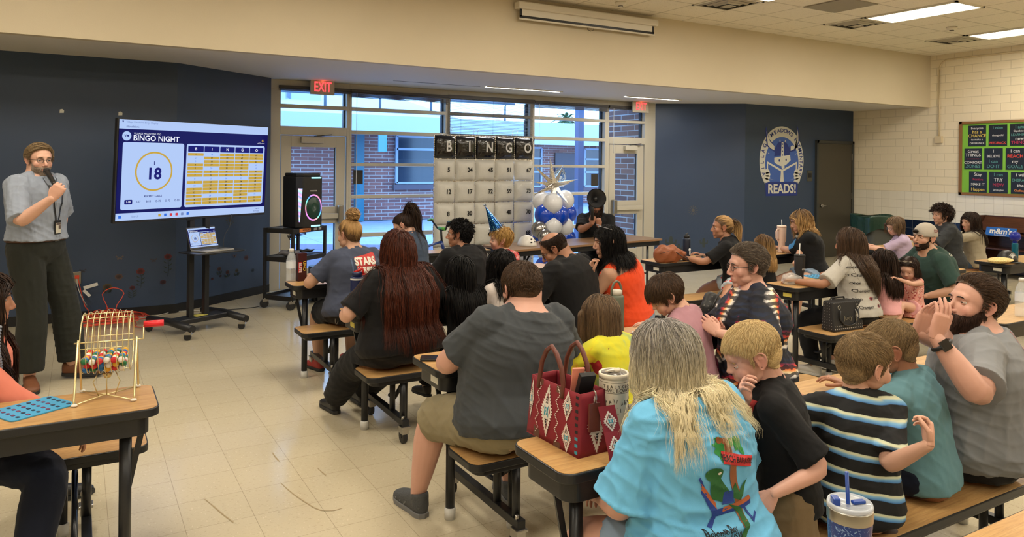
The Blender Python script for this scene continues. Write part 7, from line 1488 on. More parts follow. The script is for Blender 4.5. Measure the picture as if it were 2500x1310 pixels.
def glasses(Q,m_=None,y=.0,half=False):
    M=headM(Q); m=MB(); gm=m_ or mat('glasses_frame',(.015,.012,.012),.3)
    for s in(-1,1): m.tube([M@Vector((s*.032+.023*math.cos(a)*(1 if abs(math.cos(a))<.8 else .97),.0915+y,.004+.0165*math.sin(a))) for a in np.linspace(0,2*PI,20,endpoint=False)],.0014,6,closed=True); m.tube([M@Vector((s*.055,.0905+y,.010)),M@Vector((s*.074,.075,.010)),M@Vector((s*.080,.0,.010)),M@Vector((s*.078,-.02,-.005))],.0016,6)
    m.tube([M@Vector((-.010,.0925+y,.007)),M@Vector((0,.097+y,.010)),M@Vector((.010,.0925+y,.007))],.0014,6); o=m.build('glasses',gm,Q.root); m=MB()
    for s in(-1,1): m.add([M@Vector((s*.032+.022*math.cos(a),.0915+y,.004+.0155*math.sin(a))) for a in np.linspace(0,2*PI,16,endpoint=False)],[tuple(range(16))])
    m.build('lens',sheetglass('lens_glass',(.9,.93,.95)),o); return o
# prints
def tiedye(name,cols,centres,scale,freq):
    t=NT(name,.85); P=t.coord('Object'); n=t.noise(P,7,3); out=None
    for (cx,cy,cz) in centres:
        s=t.n('VectorMath',operation='DISTANCE'); t.l(P,s.inputs[0]); s.inputs[1].default_value=(cx,cy,cz); d=s.outputs['Value']; out=d if out is None else t.math('MINIMUM',out,d)
    r=t.math('ADD',t.math('MULTIPLY',out,scale),t.math('MULTIPLY',n,.5)); rc=t.ramp(t.math('FRACT',r),cols)
    w=t.n('TexWave',wave_type='RINGS'); w.inputs['Scale'].default_value=freq; w.inputs['Distortion'].default_value=6; w.inputs['Detail'].default_value=3; t.l(P,w.inputs[0]); t.col(t.mix(t.math('MULTIPLY',t.math('GREATER_THAN',w.outputs['Fac'],.42),.9),rc,(.012,.012,.018))); return t.m
def stripes(name,period,els,off=0,tilt=(0,0)):
    t=NT(name,.85); s=t.n('SeparateXYZ'); t.l(t.coord('Object'),s.inputs[0]); z=t.math('ADD',s.outputs[2],t.math('ADD',t.math('MULTIPLY',s.outputs[0],tilt[0]),t.math('MULTIPLY',t.noise(t.coord('Object'),5,2),.03))); f=t.math('FRACT',t.math('DIVIDE',t.math('ADD',z,off),period)); t.col(t.ramp(f,els)); t.bump(t.noise(t.coord('Object'),9,3),.3,.02); return t.m
def floral(name,base,cols,scale=22,th=.4):
    t=NT(name,.85); P=t.coord('Object'); v=t.n('TexVoronoi'); v.inputs['Scale'].default_value=scale; t.l(P,v.inputs[0]); n=t.noise(P,scale*1.5,3,.6,1.5); c=t.ramp(t.n('SeparateColor').outputs[0] if 0 else n,[(.35,cols[0]),(.5,cols[1]),(.65,cols[2])],'CONSTANT'); t.col(t.mix(t.math('LESS_THAN',v.outputs['Distance'],th),base,c)); return t.m
def tshirt_text(Q,items,M,name='shirt_print',target=None,maxe=.012,off=.002):
    """items: list of (text,x,y,size,material[,bold,sx]) or ('poly',pts,material)"""
    mats=[];
    def b(mb):
        for i,it in enumerate(items):
            if it[0]=='poly':
                mi=_mi(mats,it[2]); mb.prism(it[1],0,.0,mi) if False else mb.add([(x,y,it[3] if len(it)>3 else 0) for x,y in it[1]],[tuple(range(len(it[1])))],mi)
            else:
                mi=_mi(mats,it[4]); rot=it[7] if len(it)>7 else 0; mb.text(it[0],it[3],Matrix.Translation((it[1],it[2],.0034))@Matrix.Rotation(rot,4,'Z'),mi,0,'CENTER',it[5] if len(it)>5 else .02,it[6] if len(it)>6 else 1)
    return decal(name,target or Q.shirt,M,b,mats,Q.root,off=off,maxe=maxe)
def _mi(l,m):
    if m not in l: l.append(m)
    return l.index(m)
def backM(Q,x=0,z=1.0,y=-.5,rz=0): return frame((x,y,z),(math.cos(rz),math.sin(rz),0),(0,0,1))
def bx(px,py,Y): v=atY(px,py,Y); return (v.x,v.y)
# ---- 1 presenter -----------------------------------------------------------------------------------
fL=atZ(178,893,.085*1.05); fR=atZ(72,918,.085*1.05); PS=((fL.x+fR.x)/2-.11,(fL.y+fR.y)/2+.02)
mh=atD(127,484,5.28)
Q=person('standing man in a grey-blue button shirt and dark trousers talking into a microphone',PS,-128,S=1.125,nl=.04,sex='m',g=1.08,stand=True,lean=1,head=(-28,3,0),skin_=SK[0],hands=(atD(140,600,6.05),mh),poles=(None,(-.86,.3,-1.)),hpose=('relax','grip'),
  hdir=(None,(.35,-.1,.6)),hpalm=(None,(.2,.9,.0)),feet=(fL,fR),fdir=((.95,-.35,0),(.15,-1,0)),shirt=dict(mat=C_['shirtblue'],sleeve=.98,e=.02,fold=.005,hem=.10,flare=.01,sflare=.014),pants=dict(mat=C_['trouser'],len=1.93,e=.022,waist=.15,flare=.03,fold=.003),shoes=dict(mat=shbr,sole=slb,high=0),
  hair=hd(m='sandy',n=6500,len=.055,w=.0009,grav=.05,vol=.16,recede=.010,lift=.5,comb=(.7,-.5,.2),fade=.4),beard=dict(style='b',mat=HR['greybeard'],n=5000,len=.014,seg=3,w=.0005,cap=.002),brow=HR['sandy'],eyes='blue',vs_=.008)
glasses(Q); MA=rootM(Q); mi_=MA.inverted()
def addbelt(Q):
    z=Q.pants.data; S=1.045
    vs=np.empty(len(z.vertices)*3); z.vertices.foreach_get('co',vs); vs=vs.reshape(-1,3); top=vs[:,2].max(); sel=vs[(vs[:,2]>top-.05)]; a=np.arctan2(sel[:,1],sel[:,0]); m=MB(); pts=[]
    for k in range(40):
        th=-PI+2*PI*k/40; d=np.abs((a-th+PI)%(2*PI)-PI)<.12; r_=np.hypot(sel[d,0],sel[d,1]).max() if d.any() else .2; pts.append((math.cos(th)*(r_+.003),math.sin(th)*(r_+.003)))
    zt=top-.055; m.add([(x,y,zt) for x,y in pts]+[(x,y,zt+.035) for x,y in pts],[(i,(i+1)%40,40+(i+1)%40,40+i) for i in range(40)],0,True); b=m.build('belt',mat('belt_leather',srgb(70,42,32),.4),Q.root); s=b.modifiers.new('s','SOLIDIFY'); s.thickness=.006; s.offset=1
    x,y=pts[30]; m=MB(); A=frame((x,y+.012,zt+.017),(-1,0,0),(0,0,1))
    for q in(((-.022,-.02,0),(.022,-.015,.003)),((-.022,.015,0),(.022,.02,.003)),((-.022,-.02,0),(-.017,.02,.003)),((.017,-.02,0),(.022,.02,.003))): m.bb(*q,0,A)
    m.build('belt_buckle',chrome,b)
addbelt(Q)
# collar, placket, lanyard and badge follow the shirt front
fm=frame((0,.6,1.35),(-1,0,0),(0,0,1))
decal('shirt_collar',Q.shirt,frame((0,.6,1.555),(-1,0,0),(0,0,1)),lambda mb:[mb.add([(s*.012,-.06,0),(s*.075,-.045,0),(s*.085,.03,0),(s*.05,.05,0)][::s],[(0,1,2,3)]) for s in(-1,1)],[C_['shirtblue']],Q.root,off=.009)
decal('button_placket',Q.shirt,frame((0,.6,1.32),(-1,0,0),(0,0,1)),lambda mb:mb.add([(-.016,-.2,0),(.016,-.2,0),(.016,.25,0),(-.016,.25,0)],[(0,1,2,3)]),[C_['shirtblue']],Q.root,off=.003)
decal('lanyard',Q.shirt,frame((0,.6,1.385),(-1,0,0),(0,0,1)),lambda mb:[mb.add([(s*.01-.005,-.16,0),(s*.01+.006,-.16,0),(s*.085+.006,.22,0),(s*.085-.006,.22,0)],[(0,1,2,3)]) for s in(-1,1)],[blackm],Q.root,off=.006)
T_=bvh_of(Q.shirt).ray_cast(Vector((0,.7,1.19)),Vector((0,-1,0)))[0]; m=MB(); m.box((0,T_.y+.012,T_.z),(.064,.008,.105)); bdg=m.build('badge_holder',blackm,Q.root,.004); m=MB(); m.box((0,T_.y+.017,T_.z-.006),(.05,.002,.078)); m.build('badge_card',mat('badge_paper',srgb(190,186,172),.4),bdg); m=MB(); m.box((-.012,T_.y+.0185,T_.z),(.02,.001,.026)); m.box((.0,T_.y+.0185,T_.z+.024),(.044,.001,.012)); m.build('badge_photo',mat('badge_dark',srgb(84,70,64),.5),bdg)
hc_=MA@Vector(Q.hc); mouth=MA@(headM(Q)@Vector((0,.115,-.064))); W_=MA@Vector(Q.wr[1]); gp=W_+Vector((.35,-.1,.6)).normalized()*.07
d_=(gp-mouth).normalized(); mic=thing('microphone',mouth,0,'black handheld microphone at the mouth of the standing man','microphone'); m=MB(); m.ell(d_*.02,(.026,.026,.026)); m.build('mic_grille',mat('mic_mesh',(.05,.05,.05),.3,metal=.8,bump=.6,bscale=500),mic); m=MB(); m.tube([d_*.04,d_*.06,d_*.25,d_*.265],[.021,.019,.0155,.013],18); m.build('mic_handle',blackm,mic)
# ---- 2 woman at the left edge ---------------------------------------------------------------------------
Q=person('person in a coral knit top and navy trousers straddling the left bench',(-.40,3.80),-100,S=.95,sex='f',g=1.15,seat=.45,lean=4,head=(10,5,0),skin_=SK[2],hands=((-.20,3.74,.60),(-.02,3.60,.56)),feet=((-.10,4.33,.08),(-.16,3.40,.08)),knees=((1,.3,.6),(1,-.35,.9)),fdir=((1,.1,0),(1,-.3,0)),
  shirt=dict(mat=C_['coral'],sleeve=1.9,fold=.003),pants=dict(mat=C_['navy'],len=1.9,e=.018),shoes=BLK,hair=hd('long','dark',n=1600,len=.62,seg=18,body=True,w=.0018,hang=.10,vol=.12),brow=HR['dark'],fine=False)
m=MB(); r_=random.Random(3)
for k in range(26): p=(-.02+.0*k,.0,0); m.ell((.14+.02*math.sin(k*.3),.16-.0*k,1.02-.012*k),(.008,.008,.007),nu=8,nv=6); m.ell((.17+.01*math.sin(k*.3),.15,1.02-.012*k),(.008,.008,.007),nu=8,nv=6)
m.build('bead_necklace',mat('beads_grey',srgb(120,126,140),.4),Q.root)['kind']='stuff'
# ---- 4 stars shirt ---------------------------------------------------------------------------------------
Q=person('woman with a messy bun in a navy heather tee printed STARS STRIPES',(1.89,5.62),8,S=.97,sex='f',g=1.38,lean=10,head=(22,8,0),skin_=SK[1],hands=((1.62,5.95,.78),(2.02,6.0,.78)),poles=((-.9,-.3,-.8),None),feet=(atZ(778,878,.085),(2.0,6.1,.085)),
  shirt=dict(mat=C_['navyheather'],sleeve=.72,e=.018,hem=-.10),pants=dict(mat=C_['greyblack'],len=.85,name='shorts'),shoes=dict(mat=shr,sole=slb),hair=hd('bun','honey',n=2600,len=.16,seg=8,tie=(0,-.055,.12),bun=dict(c=(0,-.065,.155),r=.052,n=600),w=.0016,vol=.07,fuzz=.05),vs_=.010)
wt=mat('print_cream',srgb(206,202,190),.7); rd=mat('print_red',srgb(178,50,46),.7); bs=mat('print_slate',srgb(74,90,116),.7)
tshirt_text(Q,[('poly',[(-.02,.03),(.16,.05),(.14,.10),(.17,.20),(-.03,.17)],rd),('STARS',.055,.135,.075,wt,.05,.85),('STRIPES',.055,.07,.062,wt,.05,.75),('&',-.035,-.0,.045,wt),('poly',[(-.005,-.13),(.13,-.13),(.13,.02),(-.005,.02)],rd,-.001),('CHILL',.06,-.07,.05,wt,.03),('poly',[(-.06,-.14),(-.05,-.14),(-.05,.16),(-.06,.16)],bs),('poly',[(.13,-.13),(.16,-.13),(.16,.02),(.13,.02)],bs)],backM(Q,-.03,.80))
m=MB(); m.tube([(-.19+.012*math.cos(a),-.05,.50+.03*math.sin(a)) for a in np.linspace(0,2*PI,14,endpoint=False)],.003,6,closed=True); m.build('carabiner',chrome,Q.root)
# ---- 5 ponytail woman ---------------------------------------------------------------------------------------
Q=person('woman with a high dark ponytail and glasses looking down, slate blue tee, by the bike',(2.99,7.02),30,S=.93,sex='f',g=1.12,lean=12,head=(28,34,0),skin_=SK[0],shirt=dict(mat=C_['slateblue'],sleeve=.8),pants=dict(mat=C_['black'],len=1.9),shoes=BLK,hair=hd('pony','dark',n=1800,len=.13,seg=7,tie=(0,-.095,.10),tail=dict(len=.62,n=800,dir=(0,-.9,.6),r0=.012,bend=3,drift=(.10,-.02,0)),w=.0016,vol=.03),brow=HR['dark'],fine=False,hands=((2.7,7.35,.77),(2.95,7.4,.77)))
glasses(Q)
# ---- 6 curly boy -------------------------------------------------------------------------------------------------
Q=person('boy with thick curly black hair in a black tee, sitting before the balloon board',(2.86,5.62),14,S=.93,sex='m',g=1.22,hs=.98,lean=10,head=(38,2,0),skin_=SK[2],shirt=dict(mat=C_['black'],sleeve=.85,e=.02,fold=.003),pants=dict(mat=C_['black'],len=1.0,name='shorts'),shoes=BLK,hair=hd('curly','black',n=2600,len=.055,seg=10,curl=.62,lift=.9,vol=.22,w=.0016,cap=.012),brow=HR['black'],hands=((2.65,5.98,.77),(2.98,5.98,.77)),feet=((2.7,6.05,.08),(2.95,6.05,.08)),vs_=.010,fine=False)
# ---- 7 auburn long hair ----------------------------------------------------------------------------------------------
Q=person('woman with very long auburn hair down to the bench, all in black',(1.76,4.34),8,S=.98,sex='f',g=1.5,lean=7,head=(6,4,0),skin_=SK[0],hands=((1.50,4.56,.78),(1.95,4.62,.78)),poles=((-1,-.2,-.9),(.9,-.2,-.8)),feet=(atZ(815,975,.085),atZ(880,958,.085)),knees=((-.5,1,.5),(0,1,.5)),fdir=((-.1,1,0),None),
  shirt=dict(mat=C_['black'],sleeve=.85,e=.02,hem=-.12,fold=.003),pants=dict(mat=C_['black'],len=1.9,e=.03,fold=.003),shoes=dict(mat=shb,sole=slb),hair=hd('long','auburn',n=4200,gather=(.97,0),len=.86,seg=24,body=True,w=.0016,hang=.10,vol=.16,wave=.10,wf=45,behind=.0,back=.35,lvar=.10,zmin=.46,fuzz=.04),vs_=.010)
# ---- 8 girl with black hair ---------------------------------------------------------------------------------------------
Q=person('girl with long straight black hair dressed in black, right of the auburn-haired woman',(2.20,4.34),5,S=.76,sex='c',g=1.0,hs=.93,lean=8,head=(4,8,0),skin_=SK[1],shirt=dict(mat=C_['black'],sleeve=.8,fold=.003),pants=dict(mat=C_['black'],len=1.9),shoes=BLK,hair=hd('long','black',n=2200,gather=(.8,0),len=.58,seg=18,body=True,w=.0017,hang=.09,vol=.14,behind=.0,back=.35,lvar=.1,zmin=.46,fuzz=.035),hands=((2.1,4.6,.77),(2.35,4.6,.77)),feet=((2.1,4.75,.15),(2.3,4.75,.15)),fine=False,vs_=.010)
# ---- 9 boy with party hat ---------------------------------------------------------------------------------------------------
pl_=NT('red_plaid',.85); s_=pl_.n('SeparateXYZ'); pl_.l(pl_.coord('Object'),s_.inputs[0]); a1=gridline(pl_,s_.outputs[2],20,.045,.016); a2=gridline(pl_,s_.outputs[0],20,.045,.014); pl_.col(pl_.mix(pl_.math('MULTIPLY',pl_.math('ADD',a1,a2),.42),srgb(178,46,50),srgb(214,170,166)))
Q=person('boy in a red plaid shirt wearing a tall shiny blue party hat',(3.26,5.62),25,S=.84,sex='c',g=1.1,hs=.95,lean=8,head=(42,2,0),skin_=SK[0],shirt=dict(mat=pl_.m,sleeve=1.9,e=.016,fold=.003),pants=dict(mat=C_['jeans'],len=1.9),shoes=BLK,hair=hd('short','goldtop',n=2600,len=.06,w=.0012,vol=.14,grav=.3),brow=HR['darkblond'],hands=((3.0,5.95,.77),(3.3,6.0,.77)),feet=((3.1,6.0,.1),(3.3,6.0,.1)),fine=False,vs_=.010)
M=headM(Q)@Matrix.Translation((0,.035,.112))@Matrix.Rotation(R(-26),4,'X')@Matrix.Rotation(R(-6),4,'Y'); hatm=NT('blue_holographic',.16,metal=.75); v=hatm.n('TexVoronoi'); v.inputs['Scale'].default_value=60; hatm.l(hatm.coord('Object'),v.inputs[0]); hatm.col(hatm.mix(hatm.math('LESS_THAN',v.outputs['Distance'],.28),srgb(20,70,130),srgb(130,210,230)))
pole_=rootM(Q)@M; ht=thing('party_hat',(0,0,0),0,'tall shiny blue cone party hat with silver tinsel brim on the boy','party hat'); ht.matrix_world=pole_; m=MB(); m.lathe([(.062,0),(.0,.235)],32,cap=False); m.build('hat_cone',hatm.m,ht); tin=mat('tinsel',(.35,.42,.5),.2,metal=1); m=MB(); r_=random.Random(2)
for k in range(260): a=r_.uniform(0,2*PI); m.beam((.060*math.cos(a),.060*math.sin(a),r_.uniform(-.006,.01)),(.060*math.cos(a)*r_.uniform(1.1,1.4),.060*math.sin(a)*r_.uniform(1.1,1.4),r_.uniform(-.02,.02)),.002,.0006)
m.build('tinsel_trim',tin,ht)['kind']='stuff'; m=MB()
for k in range(50): m.beam((0,0,.232),(r_.uniform(-.02,.02),r_.uniform(-.02,.02),.232+r_.uniform(0,.022)),.002,.0006)
m.build('hat_tassel',tin,ht)['kind']='stuff'
# ---- 10 white shirt -----------------------------------------------------------------------------------------------------------
Q=person('black-haired child in a white tee, half hidden by the man in dark grey',(2.52,4.34),5,S=.80,sex='c',hs=.95,lean=8,head=(15,5,0),skin_=SK[1],shirt=dict(mat=C_['white'],sleeve=.8),pants=dict(mat=C_['denim'],len=1.9),shoes=BLK,hair=hd('long','black',n=1800,len=.42,seg=16,body=True,w=.0018,hang=.09,vol=.13,wave=.12,zmin=.5),hands=((2.4,4.6,.77),(2.6,4.6,.77)),feet=((2.4,4.75,.12),(2.6,4.75,.12)),fine=False,vs_=.010)
# ---- 11 man in dark grey ---------------------------------------------------------------------------------------------------------
def slip(o,P,x,d,S):
    m=MB(); z=lambda t,h,s: P(t,h)+x*s*S; 
    for t in(.05,.09,.13): m.tube([z(t,.035,-.047),z(t-.01,.075-t*.2,-.02),z(t-.01,.078-t*.2,.02),z(t,.035,.047)],.003,6)
    m.build('shoe_overlay',mat('overlay_grey',srgb(120,120,120),.6),o)
Q=person('large man in a dark grey tee and khaki shorts seen from behind',(1.70,2.84),6,S=1.01,nl=.018,sex='m',g=1.52,lean=1,side=5,head=(-8,6,0),skin_=SK[3],hands=(atZ(1128,866,.785),(1.98,3.22,.78)),poles=((-1,-.35,-.35),(.9,-.3,-.8)),hpose=('pinch','relax'),hdir=((.8,.5,-.25),None),hpalm=((0,.2,-1),None),feet=((1.44,3.34,.09),(1.90,3.24,.09)),knees=((-.25,1,.5),(.2,1,.5)),fdir=((-.08,1,0),(.25,1,0)),
  shirt=dict(mat=C_['charcoal'],sleeve=.74,e=.018,hem=-.12,fold=.0055,vox=.007),pants=dict(mat=C_['khaki'],len=1.0,e=.024,name='shorts',flare=.012,fold=.007,waist=.02),shoes=dict(mat=shg,sole=slg,extra=slip,k=1.08),hair=hd('short','brown',n=11000,len=.042,w=.0007,fade=.5,vol=.10,grav=.35,nape=-.022),beard=dict(style='b',mat=HR['brown'],n=2500,len=.02,seg=3,w=.0009),brow=HR['brown'],vs_=.0075)
decal('undershirt',Q.pants,backM(Q,.08,.535,-.6),lambda mb:mb.add([(-.12,-.02,0),(.12,-.02,0),(.16,.05,0),(-.14,.05,0)],[(0,1,2,3)]),[cloth('cloth_blue_knit',srgb(34,74,116))],Q.root,off=.004)
# ---- 12 bald man ------------------------------------------------------------------------------------------------------------------
Q=person('balding man with glasses in a long black tee looking down at the table',(3.12,4.33),22,S=1.03,nl=.03,sex='m',g=1.12,lean=17,head=(32,36,0),side=-4,skin_=SK[2],hands=((2.68,4.62,.77),(3.05,4.66,.77)),shirt=dict(mat=C_['black'],sleeve=1.0,e=.02,fold=.003),pants=dict(mat=C_['jeans'],len=1.9),shoes=BLK,hair=hd('short','dark',n=3600,len=.03,w=.0010,bald=(.0,-.035,.14,.085),recede=.06,vol=.06,cap=.003),brow=HR['dark'],vs_=.010,feet=((2.8,4.9,.08),(3.05,4.9,.08)))
glasses(Q)
# ---- 13 orange tank -----------------------------------------------------------------------------------------------------------------
hnd=atD(1440,645,5.35)
Q=person('dark-haired woman in a bright orange tank top, chin on her hand',(3.60,4.36),30,S=1.03,sex='f',g=1.2,lean=12,side=-17,head=(34,8,4),skin_=SK[1],hands=(hnd+Vector((.03,.0,-.07)),(3.45,4.62,.77)),poles=((-.4,.5,-1),None),hpose=('pinch','relax'),hdir=((-.2,.0,1),None),hpalm=((.6,-.7,0),None),shirt=dict(mat=C_['orange'],sleeve=0,strap=1,top=.84,hem=.0,e=.012,flare=.0,fold=.004),pants=dict(mat=C_['denim'],len=.6,name='shorts',waist=.02,e=.02),shoes=BLK,hair=hd('long','black',n=2600,onshirt=0,len=.38,seg=14,body=True,w=.0015,hang=.09,vol=.16,wave=.22,back=.3),brow=HR['black'],vs_=.010,feet=((3.4,4.9,.08),(3.7,4.9,.08)))
M=headM(Q); m=MB()
for s in(-1,1): m.tube([M@Vector((s*.032+.024*math.cos(a),.045+.012*math.sin(a),.128+.012*math.sin(a))) for a in np.linspace(0,2*PI,16,endpoint=False)],.002,6,closed=True); m.tube([M@Vector((s*.056,.045,.125)),M@Vector((s*.088,-.03,.09))],.002,6)
m.build('sunglasses',mat('shade_grey',(.25,.25,.27),.1,metal=.5),Q.root)
# ---- 14 person with megaphone -----------------------------------------------------------------------------------------------------------
ch=thing('folding_chair',(6.08,8.16,0),R(-37),'black folding chair behind the long table','chair'); m=MB(); m.prism(rrect(.42,.40,.06),.43,.455); m.build('seat',blackm,ch,.004); m=MB(); m.prism(rrect(.42,.22,.06),0,.02,0,frame((0,.22,.78),(1,0,0),(0,0,1))); m.build('backrest',blackm,ch,.004)
for sx in(-1,1): m=MB(); m.tube([(sx*.21,-.2,0),(sx*.21,.22,.88)],.011,8); m.build('leg',steel,ch); m=MB(); m.tube([(sx*.19,.22,0),(sx*.19,-.12,.45)],.011,8); m.build('leg',steel,ch)
hw=atD(1449,545,9.55)
Q=person('person in a black tee and cap at the long table holding up a black megaphone',(6.06,8.10),142,S=1.02,sex='m',g=1.2,seat=.46,lean=14,head=(0,6,0),skin_=SK[2],hands=(hw+Vector((.10,.02,-.04)),hw+Vector((-.02,0,.0))),poles=((.9,-.2,-1),(-.9,-.2,-1)),hpose=('grip','grip'),hdir=((-.1,0,1),(.1,0,1)),hpalm=((.3,.7,0),(.5,.6,0)),shirt=dict(mat=C_['black'],sleeve=.8,e=.018,fold=.003),pants=dict(mat=C_['black'],len=1.9),shoes=BLK,hair=hd('long','dark',n=1400,len=.22,seg=8,fall=1,w=.002,hang=.09),beard=dict(style='b',mat=HR['dark'],n=2200,len=.07,seg=4,w=.0014),brow=HR['dark'],fine=False,vs_=.011,feet=((5.75,7.75,.08),(5.95,7.65,.08)))
def capon(Q,mc,mb_,back=False,logo=None):
    M=headM(Q)@(Matrix.Rotation(PI,4,'Z') if back else Matrix.Identity(4)); c=(0,.012 if not back else .018,.040); m=MB(); m.ell(c,(.089,.108,.100),nu=32,nv=20); v=m.v[0]; v[:,2]=np.maximum(v[:,2],.036-(0 if not back else .02)); A=np.array(M); m.v=[v@A[:3,:3].T+A[:3,3]]; cp=m.build('cap',mc,Q.root)
    m=MB(); vs=[];n=14
    for i in range(n+1):
        a=PI*i/n; x=.075*math.cos(a)
        for k,(e,dz) in enumerate(((0,0),(.5,.004),(1,-.006))): vs.append((x*(1-.1*e),.085+(.012+.075*math.sin(a))*e,.040+dz-.10*x*x*6))
    m.add(vs,[(i*3+k,i*3+k+1,(i+1)*3+k+1,(i+1)*3+k) for i in range(n) for k in range(2)],0,True); m.v=[v@A[:3,:3].T+A[:3,3] for v in m.v]; b=m.build('cap_brim',mb_,cp); s=b.modifiers.new('s','SOLIDIFY'); s.thickness=.003; return cp
capon(Q,C_['black'],C_['black'])
t1=atD(1456,484,9.15); u=((Vector((0,0,EYE))-t1).normalized()+Vector((.30,.1,.12))).normalized(); t0=t1-u*.30; mg=thing('megaphone',t1,0,'black megaphone held up in front of the face by the seated person','megaphone')
m=MB(); m.tube([-u*.34,-u*.30,-u*.16,-u*.06,u*0,u*.012],[.035,.042,.045,.065,.115,.122],32,0,caps=False); m.build('megaphone_horn',blackm,mg); m=MB(); m.tube([u*.004,-u*.05,-u*.09,-u*.10],[.112,.06,.04,.001],32,caps=False); m.build('horn_mouth',mat('horn_inside',(.03,.03,.032),.3),mg); m=MB(); m.ell(-u*.05,(.03,.03,.03)); m.build('horn_reflector',blackm,mg)
m=MB(); m.cyl(-u*.22,-u*.22+Vector((0,0,-.24)),.021); m.build('pistol_grip',blackm,mg)
# ---- 15 girl in yellow tie-dye --------------------------------------------------------------------------------------------------------------
t=NT('yellow_tiedye',.85); P=t.coord('Object'); n=t.noise(P,6,4,.6,.6); c=t.ramp(n,[(.30,srgb(120,170,150)),(.42,srgb(196,196,60)),(.60,srgb(214,204,40)),(.72,srgb(206,120,40))])
def spot(t,P,pt,r,w,c,col,freq=1):
    s=t.n('VectorMath',operation='DISTANCE'); t.l(P,s.inputs[0]); s.inputs[1].default_value=pt; d=t.math('ADD',s.outputs['Value'],t.math('MULTIPLY_ADD',t.noise(P,26,3,.6),w,-w/2)); return t.mix(t.math('LESS_THAN',d,r),c,col)
c=spot(t,P,(.045,-.14,.80),.048,.07,c,srgb(178,34,40)); c=spot(t,P,(-.10,-.05,.86),.05,.09,c,srgb(120,40,46)); c=spot(t,P,(-.14,.02,.72),.04,.07,c,srgb(170,40,44)); c=spot(t,P,(.10,-.08,.66),.05,.08,c,srgb(206,170,60)); t.col(c)
Q=person('girl with a brown bob in a yellow tie-dye tee behind the red handbag',(2.30,2.88),8,S=.72,sex='c',hs=.91,lean=12,head=(10,22,0),skin_=SK[1],hands=((2.0,3.14,.77),(2.3,3.2,.77)),poles=((-1,-.4,-.7),(.9,-.4,-.7)),shirt=dict(mat=t.m,sleeve=.9,e=.02,sflare=.022,hem=-.14),pants=dict(mat=C_['palepink'],len=.9,name='shorts'),shoes=BLK,hair=hd('bob','lightbrown',n=4200,len=.30,seg=14,fall=1,hang=.09,w=.0012,vol=.13,lvar=.06,fuzz=.03,back=.25),vs_=.008,feet=((2.12,3.2,.2),(2.3,3.2,.2)))
# ---- 16 boy in dusty pink ----------------------------------------------------------------------------------------------------------------------
Q=person('boy with a brown mop of hair in a dusty pink tee looking down',(2.86,2.92),26,S=.86,sex='c',hs=.94,lean=12,side=-6,head=(34,36,0),skin_=SK[0],hands=(atZ(1585,803,.765),(2.85,3.25,.77)),shirt=dict(mat=C_['pink'],sleeve=.85,e=.018),pants=dict(mat=C_['jeans'],len=.9),shoes=BLK,hair=hd('short','brown',n=8000,len=.085,seg=7,w=.0009,fade=.6,vol=.14,grav=.35,nape=.0,lift=.3),brow=HR['brown'],vs_=.008,feet=((2.7,3.3,.1),(2.9,3.3,.1)))
# ---- 17 woman in black rainbow tie-dye -----------------------------------------------------------------------------------------------------------
td=tiedye('black_rainbow_tiedye',[(0,srgb(206,70,50)),(.08,srgb(226,130,70)),(.16,srgb(226,200,150)),(.30,srgb(220,214,210)),(.42,srgb(24,26,34)),(.80,srgb(30,40,64)),(.92,srgb(160,46,70)),(1,srgb(206,60,40))],[(-.16,-.08,.90),(.06,.22,.92)],6.5,11)
Q=person('woman with short greying hair, glasses and a black rainbow tie-dye tee, arms crossed',(3.28,2.88),60,S=.98,sex='f',g=1.42,lean=4,head=(4,5,0),skin_=SK[3],hands=(atD(1752,812,3.86),atD(1756,808,3.98)),poles=((0,-1,-.7),(.3,.9,-.6)),hpose=('relax','relax'),hdir=((-.2,.7,.5),(-.6,-.5,.3)),hpalm=((.6,.3,-.4),(.5,.6,0)),shirt=dict(mat=td,sleeve=.88,e=.022,sflare=.024,hem=-.16,vox=.008),pants=dict(mat=C_['maroon'],len=.8,name='shorts'),shoes=BLK,bust=.02,hair=hd('short','greybrown',n=9000,len=.065,w=.0007,vol=.17,grav=.1,lift=.6,comb=(.2,-1,.1),wave=.2,fade=.6),brow=HR['greybrown'],vs_=.008,feet=((3.0,2.45,.08),(2.95,3.15,.08)),knees=((-1,-.2,.5),(-1,.2,.5)))
glasses(Q)
# ---- 18 woman with two-tone blonde hair ------------------------------------------------------------------------------------------------------------
Q=person('woman with long two-tone blonde hair in a light blue palm tree tee',(1.66,1.66),4,S=.93,sex='f',g=1.32,lean=10,side=-3,head=(16,22,-4),skin_=SK[3],hands=((1.50,1.96,.60),(1.85,1.98,.62)),poles=((-.6,-.4,-1),(.6,-.4,-1)),shirt=dict(mat=C_['sky'],sleeve=.90,e=.028,sflare=.035,hem=-.24,flare=.03,fold=.008,vox=.0065),pants=dict(mat=C_['denim'],len=.6,name='shorts'),shoes=BLK,
  hair=hd('long','ash',n=8500,len=.54,seg=22,body=True,w=.0006,hang=.10,vol=.10,low=.55,gather=(.93,.03),wave=.16,wf=42,behind=.03,back=.35,fuzz=.045,lvar=.22,spread=1),vs_=.007,feet=((1.45,2.1,.08),(1.75,2.1,.08)))
gr=mat('print_green',srgb(48,140,70),.7); gr2=mat('print_dark_green',srgb(34,92,44),.7); tk=mat('print_trunk',srgb(140,84,50),.7); ikk=mat('print_ink',srgb(18,18,22),.7); bp=mat('print_blue',srgb(30,60,140),.7); sgn=mat('print_sign_red',srgb(196,50,54),.7); rs=mat('print_rust',srgb(170,90,50),.7)
